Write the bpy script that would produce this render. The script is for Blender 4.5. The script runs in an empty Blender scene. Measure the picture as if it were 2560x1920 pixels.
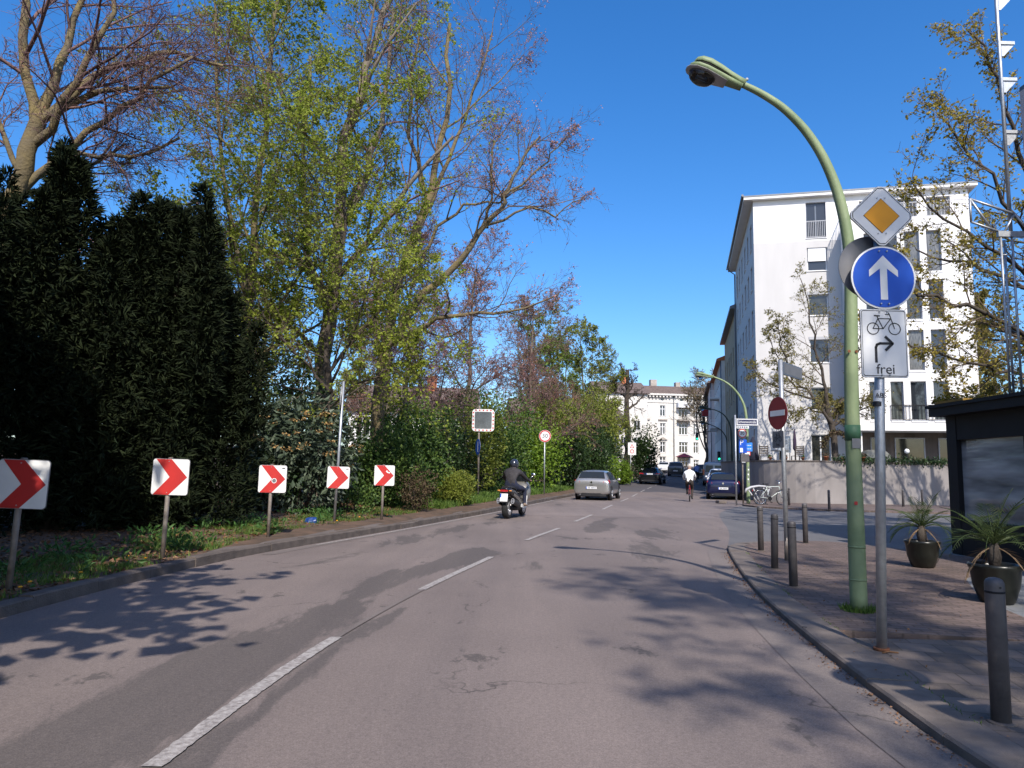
import bpy, math, random
import numpy as np
from mathutils import Vector, Matrix

# ---------------------------------------------------------------- camera, sky, sun, exposure
sc = bpy.context.scene
CAM_H, PITCH, ROLL = 1.40, math.atan(214 / 1800), 0.02
cam = bpy.data.cameras.new('camera')
cam.sensor_width = 36.0
cam.lens = 36.0 * 1800 / 2560
cam.clip_start, cam.clip_end = 0.05, 3000
cam_ob = bpy.data.objects.new('camera', cam)
sc.collection.objects.link(cam_ob)
cam_ob.matrix_world = (Matrix.Translation((0, 0, CAM_H)) @ Matrix.Rotation(math.pi / 2 + PITCH, 4, 'X')
                       @ Matrix.Rotation(ROLL, 4, 'Z'))
sc.camera = cam_ob

SUN_EL, SUN_AZ = math.radians(43.5), math.radians(9.7)      # the sun stands behind the camera, a little to the right
sun_dir = Vector((math.sin(SUN_AZ) * math.cos(SUN_EL), -math.cos(SUN_AZ) * math.cos(SUN_EL), math.sin(SUN_EL)))
sun = bpy.data.lights.new('sun', 'SUN')
sun.energy, sun.angle, sun.color = 4.7, math.radians(0.53), (1.0, 0.93, 0.84)
sun_ob = bpy.data.objects.new('sun', sun)
sc.collection.objects.link(sun_ob)
sun_ob.rotation_euler = sun_dir.to_track_quat('Z', 'Y').to_euler()

world = bpy.data.worlds.new('World')
sc.world = world
world.use_nodes = True
wn = world.node_tree
sky = wn.nodes.new('ShaderNodeTexSky')
sky.sky_type = 'NISHITA'
sky.sun_disc = False
sky.sun_elevation = SUN_EL
sky.sun_rotation = math.pi - SUN_AZ
sky.altitude = 100
sky.air_density, sky.dust_density, sky.ozone_density = 1.0, 1.4, 4.5
wn.nodes['Background'].inputs['Strength'].default_value = 0.15
hs = wn.nodes.new('ShaderNodeHueSaturation')          # the deep blue of this clear spring sky
hs.inputs['Hue'].default_value = 0.505
hs.inputs['Saturation'].default_value = 1.30
hs.inputs['Value'].default_value = 1.22
wn.links.new(sky.outputs[0], hs.inputs['Color'])
wn.links.new(hs.outputs[0], wn.nodes['Background'].inputs['Color'])

sc.view_settings.view_transform = 'Standard'
sc.view_settings.look = 'None'
sc.view_settings.gamma = 1.0
sc.view_settings.use_curve_mapping = False
sc.view_settings.exposure = 0.30
sc.cycles.use_denoising = True
sc.cycles.max_bounces = 6
sc.cycles.diffuse_bounces = 2
sc.cycles.glossy_bounces = 3
sc.cycles.transmission_bounces = 4
sc.cycles.transparent_max_bounces = 6
sc.cycles.caustics_reflective = False
sc.cycles.caustics_refractive = False

# ---------------------------------------------------------------- helpers
COL = sc.collection
PI = math.pi
R = math.radians


def lerp(a, b, t):
    return a + (b - a) * t


def gz(y):
    """height of the street: level, then climbing gently away from the camera"""
    if y < 36:
        return 0.0
    if y < 60:
        return 0.028 * (y - 36) ** 2 / 48
    return 0.336 + 0.028 * (y - 60)


def curve1d(pts):
    xs = [p[0] for p in pts]
    ys = [p[1] for p in pts]

    def f(x):
        return float(np.interp(x, xs, ys))
    return f


def tag(o, label=None, cat=None, group=None, kind=None):
    if label:
        o['label'] = label
    if cat:
        o['category'] = cat
    if group:
        o['group'] = group
    if kind:
        o['kind'] = kind
    return o


def thing(name, label, cat, loc=(0, 0, 0), rz=0.0, group=None):
    o = bpy.data.objects.new(name, None)
    o.empty_display_size = 0.2
    COL.objects.link(o)
    o.location = loc
    o.rotation_euler = (0, 0, rz)
    return tag(o, label, cat, group)


def copy_tree(o, parent=None):
    c = o.copy()
    COL.objects.link(c)
    c.parent = parent
    for ch in list(o.children):
        copy_tree(ch, c)
    return c


def mesh_np(name, verts, faces_flat, counts, mats=(), mi=None, smooth=False):
    """mesh from numpy arrays; faces_flat = corner indices, counts = corners per face"""
    me = bpy.data.meshes.new(name)
    me.vertices.add(len(verts))
    me.vertices.foreach_set('co', np.asarray(verts, dtype=np.float32).ravel())
    me.loops.add(len(faces_flat))
    me.loops.foreach_set('vertex_index', np.asarray(faces_flat, dtype=np.int32))
    counts = np.asarray(counts, dtype=np.int32)
    me.polygons.add(len(counts))
    starts = np.zeros(len(counts), dtype=np.int32)
    starts[1:] = np.cumsum(counts)[:-1]
    me.polygons.foreach_set('loop_start', starts)
    for m in mats:
        me.materials.append(m)
    if mi is not None:
        me.polygons.foreach_set('material_index', np.asarray(mi, dtype=np.int32))
    sm = np.full(len(counts), bool(smooth)) if not hasattr(smooth, '__len__') else np.asarray(smooth, dtype=bool)
    me.polygons.foreach_set('use_smooth', sm)
    me.update(calc_edges=True)
    return me


def link_mesh(name, me, parent=None, loc=None, rot=None):
    o = bpy.data.objects.new(name, me)
    COL.objects.link(o)
    o.parent = parent
    if loc is not None:
        o.location = loc
    if rot is not None:
        o.rotation_euler = rot
    return o


class MB:
    """collects simple shapes; build() links them as one mesh object"""

    def __init__(self, T=None):
        self.v, self.f, self.m, self.s, self.T = [], [], [], [], T

    def add(self, vs, fs, mi=0, smooth=False, T=None):
        n = len(self.v)
        T = T or self.T
        for p in vs:
            p = Vector(p)
            self.v.append(T @ p if T else p)
        for f in fs:
            self.f.append([i + n for i in f])
            self.m.append(mi)
            self.s.append(smooth)
        return self

    def box(self, x0, x1, y0, y1, z0, z1, mi=0, T=None, ch=0.0):
        if ch > 0:
            return self.loft([[(x0 + a, y0 + a, z), (x1 - a, y0 + a, z), (x1 - a, y1 - a, z), (x0 + a, y1 - a, z)]
                              for a, z in ((ch, z0), (0, z0 + ch), (0, z1 - ch), (ch, z1))], mi, T=T)
        vs = [(x0, y0, z0), (x1, y0, z0), (x1, y1, z0), (x0, y1, z0), (x0, y0, z1), (x1, y0, z1), (x1, y1, z1), (x0, y1, z1)]
        fs = [(0, 3, 2, 1), (4, 5, 6, 7), (0, 1, 5, 4), (1, 2, 6, 5), (2, 3, 7, 6), (3, 0, 4, 7)]
        return self.add(vs, fs, mi, False, T)

    def loft(self, rings, mi=0, smooth=False, caps=(True, True), T=None, closed=True):
        vs, fs = [], []
        k = len(rings[0])
        for r in rings:
            vs += list(r)
        for i in range(len(rings) - 1):
            for j in range(k if closed else k - 1):
                a, b = i * k + j, i * k + (j + 1) % k
                fs.append((a, b, b + k, a + k))
        n0 = len(self.v)
        self.add(vs, fs, mi, smooth, T)
        T = T or self.T
        if caps[0]:
            self.f.append([n0 + j for j in range(k)][::-1]); self.m.append(mi); self.s.append(False)
        if caps[1]:
            self.f.append([n0 + (len(rings) - 1) * k + j for j in range(k)]); self.m.append(mi); self.s.append(False)
        return self

    def tube(self, pts, rad, n=8, mi=0, smooth=True, caps=True, T=None):
        pts = [Vector(p) for p in pts]
        if not hasattr(rad, '__len__'):
            rad = [rad] * len(pts)
        rings = []
        t0 = (pts[1] - pts[0]).normalized()
        ref = Vector((0, 0, 1)) if abs(t0.z) < 0.9 else Vector((1, 0, 0))
        u = t0.cross(ref).normalized()
        for i, p in enumerate(pts):
            t = (pts[min(i + 1, len(pts) - 1)] - pts[max(i - 1, 0)]).normalized()
            u = (u - t * u.dot(t)).normalized()
            w = t.cross(u)
            rings.append([p + (u * math.cos(a) + w * math.sin(a)) * rad[i] for a in [2 * PI * j / n for j in range(n)]])
        return self.loft(rings, mi, smooth, (caps, caps), T)

    def cyl(self, p0, p1, r0, r1=None, n=12, mi=0, T=None, smooth=True):
        return self.tube([p0, p1], [r0, r0 if r1 is None else r1], n, mi, smooth, True, T)

    def lathe(self, prof, n=16, c=(0, 0, 0), mi=0, smooth=True, caps=(True, True), T=None):
        rings = [[(c[0] + r * math.cos(2 * PI * j / n), c[1] + r * math.sin(2 * PI * j / n), c[2] + z) for j in range(n)] for r, z in prof]
        return self.loft(rings, mi, smooth, caps, T)

    def prism(self, poly, y0, y1, mi=0, T=None, smooth=False):
        """polygon given in x, z (counter-clockwise seen from -y) extruded from y0 to y1 (y0 < y1)"""
        k = len(poly)
        vs = [(x, y0, z) for x, z in poly] + [(x, y1, z) for x, z in poly]
        fs = [tuple(range(k)), tuple(range(2 * k - 1, k - 1, -1))]
        self.add(vs, fs, mi, False, T)
        self.add(vs, [(j, j + k, (j + 1) % k + k, (j + 1) % k) for j in range(k)], mi, smooth, T)
        return self

    def sphere(self, c, r, n=12, m=8, mi=0, T=None):
        if not hasattr(r, '__len__'):
            r = (r, r, r)
        rings = []
        for i in range(m + 1):
            a = -PI / 2 + PI * i / m
            q = max(math.cos(a), 0.02)
            rings.append([(c[0] + r[0] * q * math.cos(2 * PI * j / n), c[1] + r[1] * q * math.sin(2 * PI * j / n), c[2] + r[2] * math.sin(a)) for j in range(n)])
        return self.loft(rings, mi, True, (True, True), T)

    def mesh(self, name, mats):
        if not isinstance(mats, (list, tuple)):
            mats = [mats]
        flat = [i for f in self.f for i in f]
        return mesh_np(name, [tuple(p) for p in self.v], flat, [len(f) for f in self.f], mats, self.m, self.s)

    def build(self, name, mats, parent=None, loc=None, rot=None, bevel=0.0):
        o = link_mesh(name, self.mesh(name, mats), parent, loc, rot)
        if bevel:
            b = o.modifiers.new('bevel', 'BEVEL')
            b.width, b.segments, b.limit_method = bevel, 2, 'ANGLE'
            b.harden_normals = False
        return o


def circ(r, n=28, cx=0, cz=0):
    return [(cx + r * math.cos(2 * PI * i / n), cz + r * math.sin(2 * PI * i / n)) for i in range(n)]


def rrect(w, h, r, n=4, cx=0, cz=0):
    out = []
    for sx, sz, a0 in ((1, 1, 0), (-1, 1, 90), (-1, -1, 180), (1, -1, 270)):
        for i in range(n + 1):
            a = R(a0 + 90 * i / n)
            out.append((cx + sx * (w / 2 - r) + r * math.cos(a), cz + sz * (h / 2 - r) + r * math.sin(a)))
    return out


_tm = {}


def text_obj(name, body, size, mat, parent, loc, rot=(PI / 2, 0, 0), depth=0.0012, width=None, align='CENTER'):
    """lettering as a thin mesh; stands in the x-z plane of its parent, read from -y"""
    cu = bpy.data.curves.new(name, 'FONT')
    cu.body, cu.size, cu.extrude = body, size, depth
    cu.align_x, cu.align_y = align, 'CENTER'
    cu.resolution_u = 3
    tmp = bpy.data.objects.new('tmp_text', cu)
    COL.objects.link(tmp)
    dg = bpy.context.evaluated_depsgraph_get()
    me = bpy.data.meshes.new_from_object(tmp.evaluated_get(dg))
    bpy.data.objects.remove(tmp)
    me.materials.clear()
    me.materials.append(mat)
    o = link_mesh(name, me, parent, loc, rot)
    if width:
        xs = [v.co.x for v in me.vertices]
        o.scale.x = width / max(max(xs) - min(xs), 1e-6)
    return o


# ---------------------------------------------------------------- materials
def nt(m):
    m.use_nodes = True
    t = m.node_tree
    return t, t.nodes['Principled BSDF']


def C4(c):
    return (c[0], c[1], c[2], 1)


def mat(name, col, rough=0.7, metal=0.0, var=0.15, scale=6.0, bump=0.0, bscale=60.0, spec=0.5, coat=0.0, detail=4.0, col2=None, aniso=None, trans=0.0, ior=1.45):
    m = bpy.data.materials.new(name)
    t, b = nt(m)
    n, l = t.nodes, t.links
    tc = n.new('ShaderNodeTexCoord')
    co = tc.outputs['Object']
    if aniso:
        mp = n.new('ShaderNodeMapping')
        mp.inputs['Scale'].default_value = aniso
        l.new(co, mp.inputs[0])
        co = mp.outputs[0]
    if var > 0 or col2:
        ns = n.new('ShaderNodeTexNoise')
        ns.inputs['Scale'].default_value = scale
        ns.inputs['Detail'].default_value = detail
        l.new(co, ns.inputs['Vector'])
        rp = n.new('ShaderNodeValToRGB')
        rp.color_ramp.elements[0].position, rp.color_ramp.elements[1].position = 0.3, 0.7
        a = col2 or tuple(min(1, x * (1 - var)) for x in col)
        c = col if col2 else tuple(min(1, x * (1 + var)) for x in col)
        rp.color_ramp.elements[0].color, rp.color_ramp.elements[1].color = C4(a), C4(c)
        l.new(ns.outputs['Fac'], rp.inputs[0])
        l.new(rp.outputs[0], b.inputs['Base Color'])
    else:
        b.inputs['Base Color'].default_value = C4(col)
    if bump > 0:
        nb = n.new('ShaderNodeTexNoise')
        nb.inputs['Scale'].default_value = bscale
        nb.inputs['Detail'].default_value = 3
        l.new(co, nb.inputs['Vector'])
        bp = n.new('ShaderNodeBump')
        bp.inputs['Strength'].default_value = bump
        bp.inputs['Distance'].default_value = 0.02
        l.new(nb.outputs['Fac'], bp.inputs['Height'])
        l.new(bp.outputs[0], b.inputs['Normal'])
    b.inputs['Roughness'].default_value = rough
    b.inputs['Metallic'].default_value = metal
    b.inputs['Specular IOR Level'].default_value = spec
    b.inputs['IOR'].default_value = ior
    b.inputs['Coat Weight'].default_value = coat
    b.inputs['Coat Roughness'].default_value = 0.05
    b.inputs['Transmission Weight'].default_value = trans
    return m


def leaf_mat(name, cols, transl=0.35, rough=0.55):
    m = bpy.data.materials.new(name)
    t, b = nt(m)
    n, l = t.nodes, t.links
    g = n.new('ShaderNodeNewGeometry')
    rp = n.new('ShaderNodeValToRGB')
    el = rp.color_ramp.elements
    while len(el) < len(cols):
        el.new(0.5)
    for i, c in enumerate(cols):
        el[i].position = i / max(1, len(cols) - 1)
        el[i].color = C4(c)
    l.new(g.outputs['Random Per Island'], rp.inputs[0])
    l.new(rp.outputs[0], b.inputs['Base Color'])
    b.inputs['Roughness'].default_value = rough
    b.inputs['Specular IOR Level'].default_value = 0.3
    if transl > 0:
        tr = n.new('ShaderNodeBsdfTranslucent')
        mx = n.new('ShaderNodeMixShader')
        mx.inputs[0].default_value = transl
        l.new(rp.outputs[0], tr.inputs['Color'])
        l.new(b.outputs[0], mx.inputs[1])
        l.new(tr.outputs[0], mx.inputs[2])
        l.new(mx.outputs[0], n['Material Output'].inputs['Surface'])
    return m


def add_bricks(m, w, h, mortar=0.012, dark=0.62, var=0.22):
    """lay a paver pattern (colour, joints and relief) over a plain material"""
    t = m.node_tree
    n, l = t.nodes, t.links
    b = n['Principled BSDF']
    tc = n.new('ShaderNodeTexCoord')
    mp = n.new('ShaderNodeMapping')
    mp.inputs['Rotation'].default_value = (0, 0, 0.21)
    l.new(tc.outputs['Object'], mp.inputs[0])
    br = n.new('ShaderNodeTexBrick')
    br.inputs['Scale'].default_value = 1.0
    br.inputs['Brick Width'].default_value = w
    br.inputs['Row Height'].default_value = h
    br.inputs['Mortar Size'].default_value = mortar
    br.inputs['Mortar Smooth'].default_value = 0.3
    br.inputs['Color1'].default_value = (1 - var, 1 - var, 1 - var, 1)
    br.inputs['Color2'].default_value = (1 + var * 0.6, 1 + var * 0.6, 1 + var * 0.6, 1)
    br.inputs['Mortar'].default_value = (dark, dark, dark * 0.95, 1)
    l.new(mp.outputs[0], br.inputs['Vector'])
    src = b.inputs['Base Color'].links[0].from_socket
    mx = n.new('ShaderNodeMix')
    mx.data_type, mx.blend_type = 'RGBA', 'MULTIPLY'
    mx.inputs[0].default_value = 1.0
    l.new(src, mx.inputs[6])
    l.new(br.outputs['Color'], mx.inputs[7])
    l.new(mx.outputs[2], b.inputs['Base Color'])
    bp = n.new('ShaderNodeBump')
    bp.inputs['Strength'].default_value = 0.5
    bp.inputs['Distance'].default_value = 0.004
    bp.invert = True
    l.new(br.outputs['Fac'], bp.inputs['Height'])
    if b.inputs['Normal'].links:
        l.new(b.inputs['Normal'].links[0].from_socket, bp.inputs['Normal'])
    l.new(bp.outputs[0], b.inputs['Normal'])


def emit_mat(name, col, strength):
    m = bpy.data.materials.new(name)
    t, b = nt(m)
    b.inputs['Base Color'].default_value = C4(col)
    b.inputs['Emission Color'].default_value = C4(col)
    b.inputs['Emission Strength'].default_value = strength
    return m


def asphalt_mat(name, base, dark, patch=0.5, tint=(1, 1, 1), streak=(0.5, 0.16, 1), worn=0.56):
    """old asphalt: fine grain, streaky darker worn-through patches, small stains and cracks"""
    m = bpy.data.materials.new(name)
    t, b = nt(m)
    n, l = t.nodes, t.links
    tc = n.new('ShaderNodeTexCoord')

    def noise(scale, detail, sc3=None, rough=0.55, dist=0.0, loc=None):
        src = tc.outputs['Object']
        mp = n.new('ShaderNodeMapping')
        if sc3:
            mp.inputs['Scale'].default_value = sc3
        if loc:
            mp.inputs['Location'].default_value = loc
        l.new(src, mp.inputs[0])
        x = n.new('ShaderNodeTexNoise')
        x.inputs['Scale'].default_value = scale
        x.inputs['Detail'].default_value = detail
        x.inputs['Roughness'].default_value = rough
        x.inputs['Distortion'].default_value = dist
        l.new(mp.outputs[0], x.inputs['Vector'])
        return x.outputs['Fac']

    def ramp(src, p0, p1, c0=(0, 0, 0), c1=(1, 1, 1)):
        r = n.new('ShaderNodeValToRGB')
        r.color_ramp.elements[0].position, r.color_ramp.elements[1].position = p0, p1
        r.color_ramp.elements[0].color, r.color_ramp.elements[1].color = C4(c0), C4(c1)
        l.new(src, r.inputs[0])
        return r.outputs[0]

    def mix(fac, a, c, mode='MIX'):
        x = n.new('ShaderNodeMix')
        x.data_type = 'RGBA'
        x.blend_type = mode
        if isinstance(fac, (int, float)):
            x.inputs[0].default_value = fac
        else:
            l.new(fac, x.inputs[0])
        for i, s in ((6, a), (7, c)):
            if isinstance(s, tuple):
                x.inputs[i].default_value = C4(s)
            else:
                l.new(s, x.inputs[i])
        return x.outputs[2]
    big = ramp(noise(0.35, 3), 0.3, 0.7, tuple(x * 0.88 for x in base), tuple(x * 1.1 for x in base))
    wa = n.new('ShaderNodeAttribute')
    wa.attribute_name = 'wear'
    ws = n.new('ShaderNodeMath')
    ws.operation = 'MULTIPLY_ADD'
    ws.inputs[1].default_value = 0.27
    l.new(wa.outputs['Fac'], ws.inputs[0])
    l.new(noise(1.1, 7, streak, 0.68, 0.5), ws.inputs[2])
    w = ramp(ws.outputs[0], worn + 0.075, worn + 0.115)
    c = mix(w, big, dark)
    sp = ramp(noise(1.7, 5, (1.0, 0.55, 1), 0.7, 0.0, (7, 3, 0)), 0.63, 0.67)
    c = mix(sp, c, tuple(x * 0.9 for x in dark))
    gr = ramp(noise(150, 2), 0.3, 0.72, (0.66, 0.66, 0.66), (1.28, 1.28, 1.28))
    c = mix(0.9, c, gr, 'MULTIPLY')
    gr2 = ramp(noise(38, 3, None, 0.7), 0.3, 0.7, (0.84, 0.84, 0.85), (1.14, 1.13, 1.12))
    c = mix(0.9, c, gr2, 'MULTIPLY')
    tr = ramp(noise(0.55, 4, (1.9, 0.16, 1), 0.6, 0.2, (2, 5, 0)), 0.42, 0.62, (0.90, 0.90, 0.91), (1.07, 1.06, 1.05))
    c = mix(0.9, c, tr, 'MULTIPLY')
    vo = n.new('ShaderNodeTexVoronoi')
    vo.feature = 'DISTANCE_TO_EDGE'
    vo.inputs['Scale'].default_value = 0.33
    mp = n.new('ShaderNodeMapping')
    wob = n.new('ShaderNodeVectorMath')
    wob.operation = 'ADD'
    nz = n.new('ShaderNodeTexNoise')
    nz.inputs['Scale'].default_value = 2.2
    nz.inputs['Detail'].default_value = 4
    l.new(tc.outputs['Object'], nz.inputs['Vector'])
    l.new(tc.outputs['Object'], wob.inputs[0])
    l.new(nz.outputs['Color'], wob.inputs[1])
    l.new(wob.outputs[0], vo.inputs['Vector'])
    ck = ramp(vo.outputs['Distance'], 0.0, 0.006, (1, 1, 1), (0, 0, 0))
    ckm = n.new('ShaderNodeMath')
    ckm.operation = 'MULTIPLY'
    l.new(ck, ckm.inputs[0])
    l.new(ramp(noise(0.5, 2, None, 0.5, 0, (3, 9, 1)), 0.52, 0.6), ckm.inputs[1])
    c = mix(ckm.outputs[0], c, tuple(x * 0.55 for x in dark))
    l.new(c, b.inputs['Base Color'])
    b.inputs['Roughness'].default_value = 0.86
    b.inputs['Specular IOR Level'].default_value = 0.35
    bp = n.new('ShaderNodeBump')
    bp.inputs['Strength'].default_value = 0.35
    bp.inputs['Distance'].default_value = 0.006
    l.new(noise(120, 3), bp.inputs['Height'])
    l.new(bp.outputs[0], b.inputs['Normal'])
    return m


K = {}
K['road'] = asphalt_mat('asphalt_old', (0.190, 0.155, 0.140), (0.116, 0.098, 0.090))
K['road_far'] = asphalt_mat('asphalt_new', (0.092, 0.084, 0.088), (0.066, 0.062, 0.066))
K['road_band'] = asphalt_mat('asphalt_band', (0.205, 0.168, 0.152), (0.13, 0.115, 0.11), worn=0.66)
K['side_street'] = asphalt_mat('asphalt_side', (0.135, 0.130, 0.130), (0.105, 0.102, 0.104))
K['strip'] = asphalt_mat('asphalt_strip', (0.145, 0.122, 0.108), (0.10, 0.084, 0.075))
K['lip'] = asphalt_mat('gutter_strip', (0.180, 0.152, 0.138), (0.13, 0.112, 0.102), worn=0.62)
K['band'] = asphalt_mat('asphalt_dark_band', (0.082, 0.072, 0.072), (0.13, 0.11, 0.105), worn=0.60)
K['soil'] = mat('soil', (0.14, 0.085, 0.055), 0.95, var=0.4, scale=3, bump=0.6, bscale=25, col2=(0.06, 0.042, 0.028))
K['pave_red'] = mat('paving_red', (0.185, 0.132, 0.112), 0.9, scale=2.2, bump=0.4, bscale=90, col2=(0.115, 0.086, 0.074), detail=12)
K['pave_grey'] = mat('paving_grey', (0.185, 0.143, 0.118), 0.9, scale=2.5, bump=0.4, bscale=90, col2=(0.112, 0.093, 0.078), detail=12)
K['granite'] = mat('granite_kerb', (0.185, 0.152, 0.130), 0.88, scale=6, bump=0.35, bscale=120, col2=(0.115, 0.095, 0.082), detail=12)
K['granite_dark'] = mat('kerb_weathered', (0.140, 0.114, 0.098), 0.9, scale=5, bump=0.5, bscale=60, col2=(0.078, 0.063, 0.055), detail=10)
K['slab'] = mat('slab_bluegrey', (0.21, 0.215, 0.22), 0.85, scale=2, bump=0.2, bscale=70, col2=(0.15, 0.155, 0.16), detail=6)
K['paint'] = mat('road_paint', (0.43, 0.40, 0.375), 0.8, scale=34, bump=0.3, bscale=120, col2=(0.19, 0.165, 0.155), detail=10)
K['grass'] = leaf_mat('grass_blades', [(0.055, 0.11, 0.018), (0.10, 0.175, 0.028), (0.15, 0.215, 0.045)], 0.35)
K['weed'] = leaf_mat('weed_leaves', [(0.03, 0.09, 0.02), (0.06, 0.14, 0.03), (0.10, 0.18, 0.05)], 0.3)
K['litter'] = leaf_mat('dry_leaves', [(0.10, 0.05, 0.02), (0.20, 0.10, 0.045), (0.30, 0.17, 0.10)], 0.15, 0.8)
add_bricks(K['pave_red'], 0.2, 0.1)
add_bricks(K['pave_grey'], 0.3, 0.3, 0.008)
add_bricks(K['slab'], 0.5, 0.5, 0.008)
K['steel'] = mat('galvanised_steel', (0.48, 0.50, 0.52), 0.48, 0.75, scale=18, bump=0.1, bscale=70, col2=(0.36, 0.375, 0.39), detail=6)
K['post'] = mat('post_weathered', (0.30, 0.27, 0.24), 0.7, 0.3, scale=7, bump=0.1, col2=(0.17, 0.13, 0.10), detail=6)
K['bollard'] = mat('bollard_grey', (0.115, 0.105, 0.105), 0.55, 0.2, scale=9, bump=0.15, col2=(0.075, 0.07, 0.072), detail=6)
K['white'] = mat('sign_white', (0.74, 0.74, 0.73), 0.4, var=0.06, scale=5)
K['red'] = mat('sign_red', (0.55, 0.035, 0.03), 0.45, scale=4, col2=(0.42, 0.03, 0.03))
K['red_dark'] = mat('sign_red_dark', (0.30, 0.022, 0.025), 0.45, scale=4, col2=(0.22, 0.018, 0.02))
K['blue'] = mat('sign_blue', (0.008, 0.085, 0.50), 0.4, scale=3, col2=(0.006, 0.065, 0.40))
K['yellow'] = mat('sign_yellow', (0.80, 0.33, 0.01), 0.4, var=0.08, scale=4)
K['black'] = mat('black_print', (0.015, 0.015, 0.018), 0.5, var=0)
K['sign_back'] = mat('sign_back', (0.20, 0.20, 0.21), 0.5, 0.4, var=0.12, scale=5)
K['lamp_green'] = mat('lamp_green_paint', (0.27, 0.33, 0.18), 0.55, scale=3.2, bump=0.15, bscale=40, col2=(0.155, 0.215, 0.105), detail=9, aniso=(1, 1, 0.6))
K['rust'] = mat('rust', (0.16, 0.06, 0.025), 0.85, var=0.4, scale=20)
K['dark_metal'] = mat('dark_metal', (0.012, 0.012, 0.014), 0.6, 0.0, var=0.15, spec=0.3)
K['chrome'] = mat('chrome', (0.72, 0.73, 0.75), 0.15, 1.0, var=0)
K['rubber'] = mat('tyre_rubber', (0.018, 0.018, 0.018), 0.85, var=0.2, scale=20)
K['plastic'] = mat('black_plastic', (0.02, 0.02, 0.022), 0.45, var=0.1)
K['glass_pale'] = mat('window_glass_curtain', (0.20, 0.20, 0.19), 0.08, scale=7, spec=0.7, col2=(0.05, 0.055, 0.06), detail=2, aniso=(6, 6, 0.5))
K['glass_green'] = mat('window_glass_painted_reflection', (0.055, 0.055, 0.04), 0.05, scale=3, spec=0.9, col2=(0.015, 0.018, 0.02), detail=5)  # mottled olive base colour paints a reflection into the pane
K['glass_dark'] = mat('window_glass', (0.022, 0.026, 0.032), 0.04, var=0.0, spec=0.9)
K['car_glass'] = mat('car_glass', (0.02, 0.024, 0.028), 0.08, var=0.0, spec=0.45)
K['clear'] = mat('clear_glass', (0.95, 0.97, 0.98), 0.02, var=0.0, trans=1.0, ior=1.33)
K['render_white'] = mat('render_white', (0.76, 0.745, 0.725), 0.85, var=0.04, scale=0.9, bump=0.1, bscale=80, detail=8, aniso=(1.6, 1.6, 0.35))
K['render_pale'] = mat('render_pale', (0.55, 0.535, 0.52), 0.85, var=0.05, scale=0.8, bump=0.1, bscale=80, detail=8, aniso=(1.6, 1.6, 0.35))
K['frame_white'] = mat('frame_white', (0.75, 0.75, 0.75), 0.45, var=0.03)
K['frame_grey'] = mat('frame_grey', (0.42, 0.42, 0.43), 0.45, var=0.05)
K['frame_blue'] = mat('frame_bluegrey', (0.10, 0.125, 0.17), 0.45, var=0.05)
K['zinc'] = mat('zinc', (0.16, 0.17, 0.185), 0.5, 0.5, var=0.15, scale=3)
K['wall_conc'] = mat('retaining_wall', (0.285, 0.26, 0.245), 0.88, scale=1.2, bump=0.15, bscale=60, col2=(0.20, 0.18, 0.168), detail=10, aniso=(1, 1, 0.5))
K['beige'] = mat('render_beige', (0.36, 0.28, 0.18), 0.9, var=0.08, scale=0.6, bump=0.1)
K['pink'] = mat('render_pink', (0.66, 0.56, 0.52), 0.88, var=0.05, scale=0.8, bump=0.1)
K['stone'] = mat('stone_cream', (0.62, 0.59, 0.54), 0.88, var=0.1, scale=1.2, bump=0.15, bscale=30)
K['stone_dark'] = mat('stone_trim', (0.36, 0.32, 0.28), 0.88, var=0.15, scale=2)
K['roof_brown'] = mat('roof_tiles', (0.13, 0.095, 0.08), 0.85, var=0.25, scale=2.5, bump=0.4, bscale=20)
K['roof_red'] = mat('roof_red', (0.42, 0.14, 0.06), 0.85, var=0.2, scale=2.5)
K['bark_grey'] = mat('bark_grey', (0.22, 0.18, 0.13), 0.92, scale=5, bump=0.9, bscale=14, col2=(0.085, 0.068, 0.05), detail=7, aniso=(1, 1, 0.45))
K['bark_lichen'] = mat('bark_lichen', (0.215, 0.165, 0.070), 0.95, scale=1.9, bump=1.0, bscale=18, col2=(0.105, 0.088, 0.068), detail=10)
K['bark_mott'] = mat('bark_mottled', (0.26, 0.22, 0.17), 0.92, scale=3.2, bump=0.8, bscale=12, col2=(0.12, 0.095, 0.075), detail=8)
K['bark_dark'] = mat('bark_dark', (0.060, 0.048, 0.038), 0.95, var=0.35, scale=6, bump=0.9, bscale=16)
K['twig_purple'] = mat('twig_purple', (0.165, 0.098, 0.090), 0.9, var=0.25, scale=2)
K['twig_brown'] = mat('twig_brown', (0.125, 0.092, 0.062), 0.9, var=0.25, scale=2)

# ---------------------------------------------------------------- vegetation toolkit (numpy)
def unit_np(a):
    return a / np.maximum(np.linalg.norm(a, axis=-1, keepdims=True), 1e-9)


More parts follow.
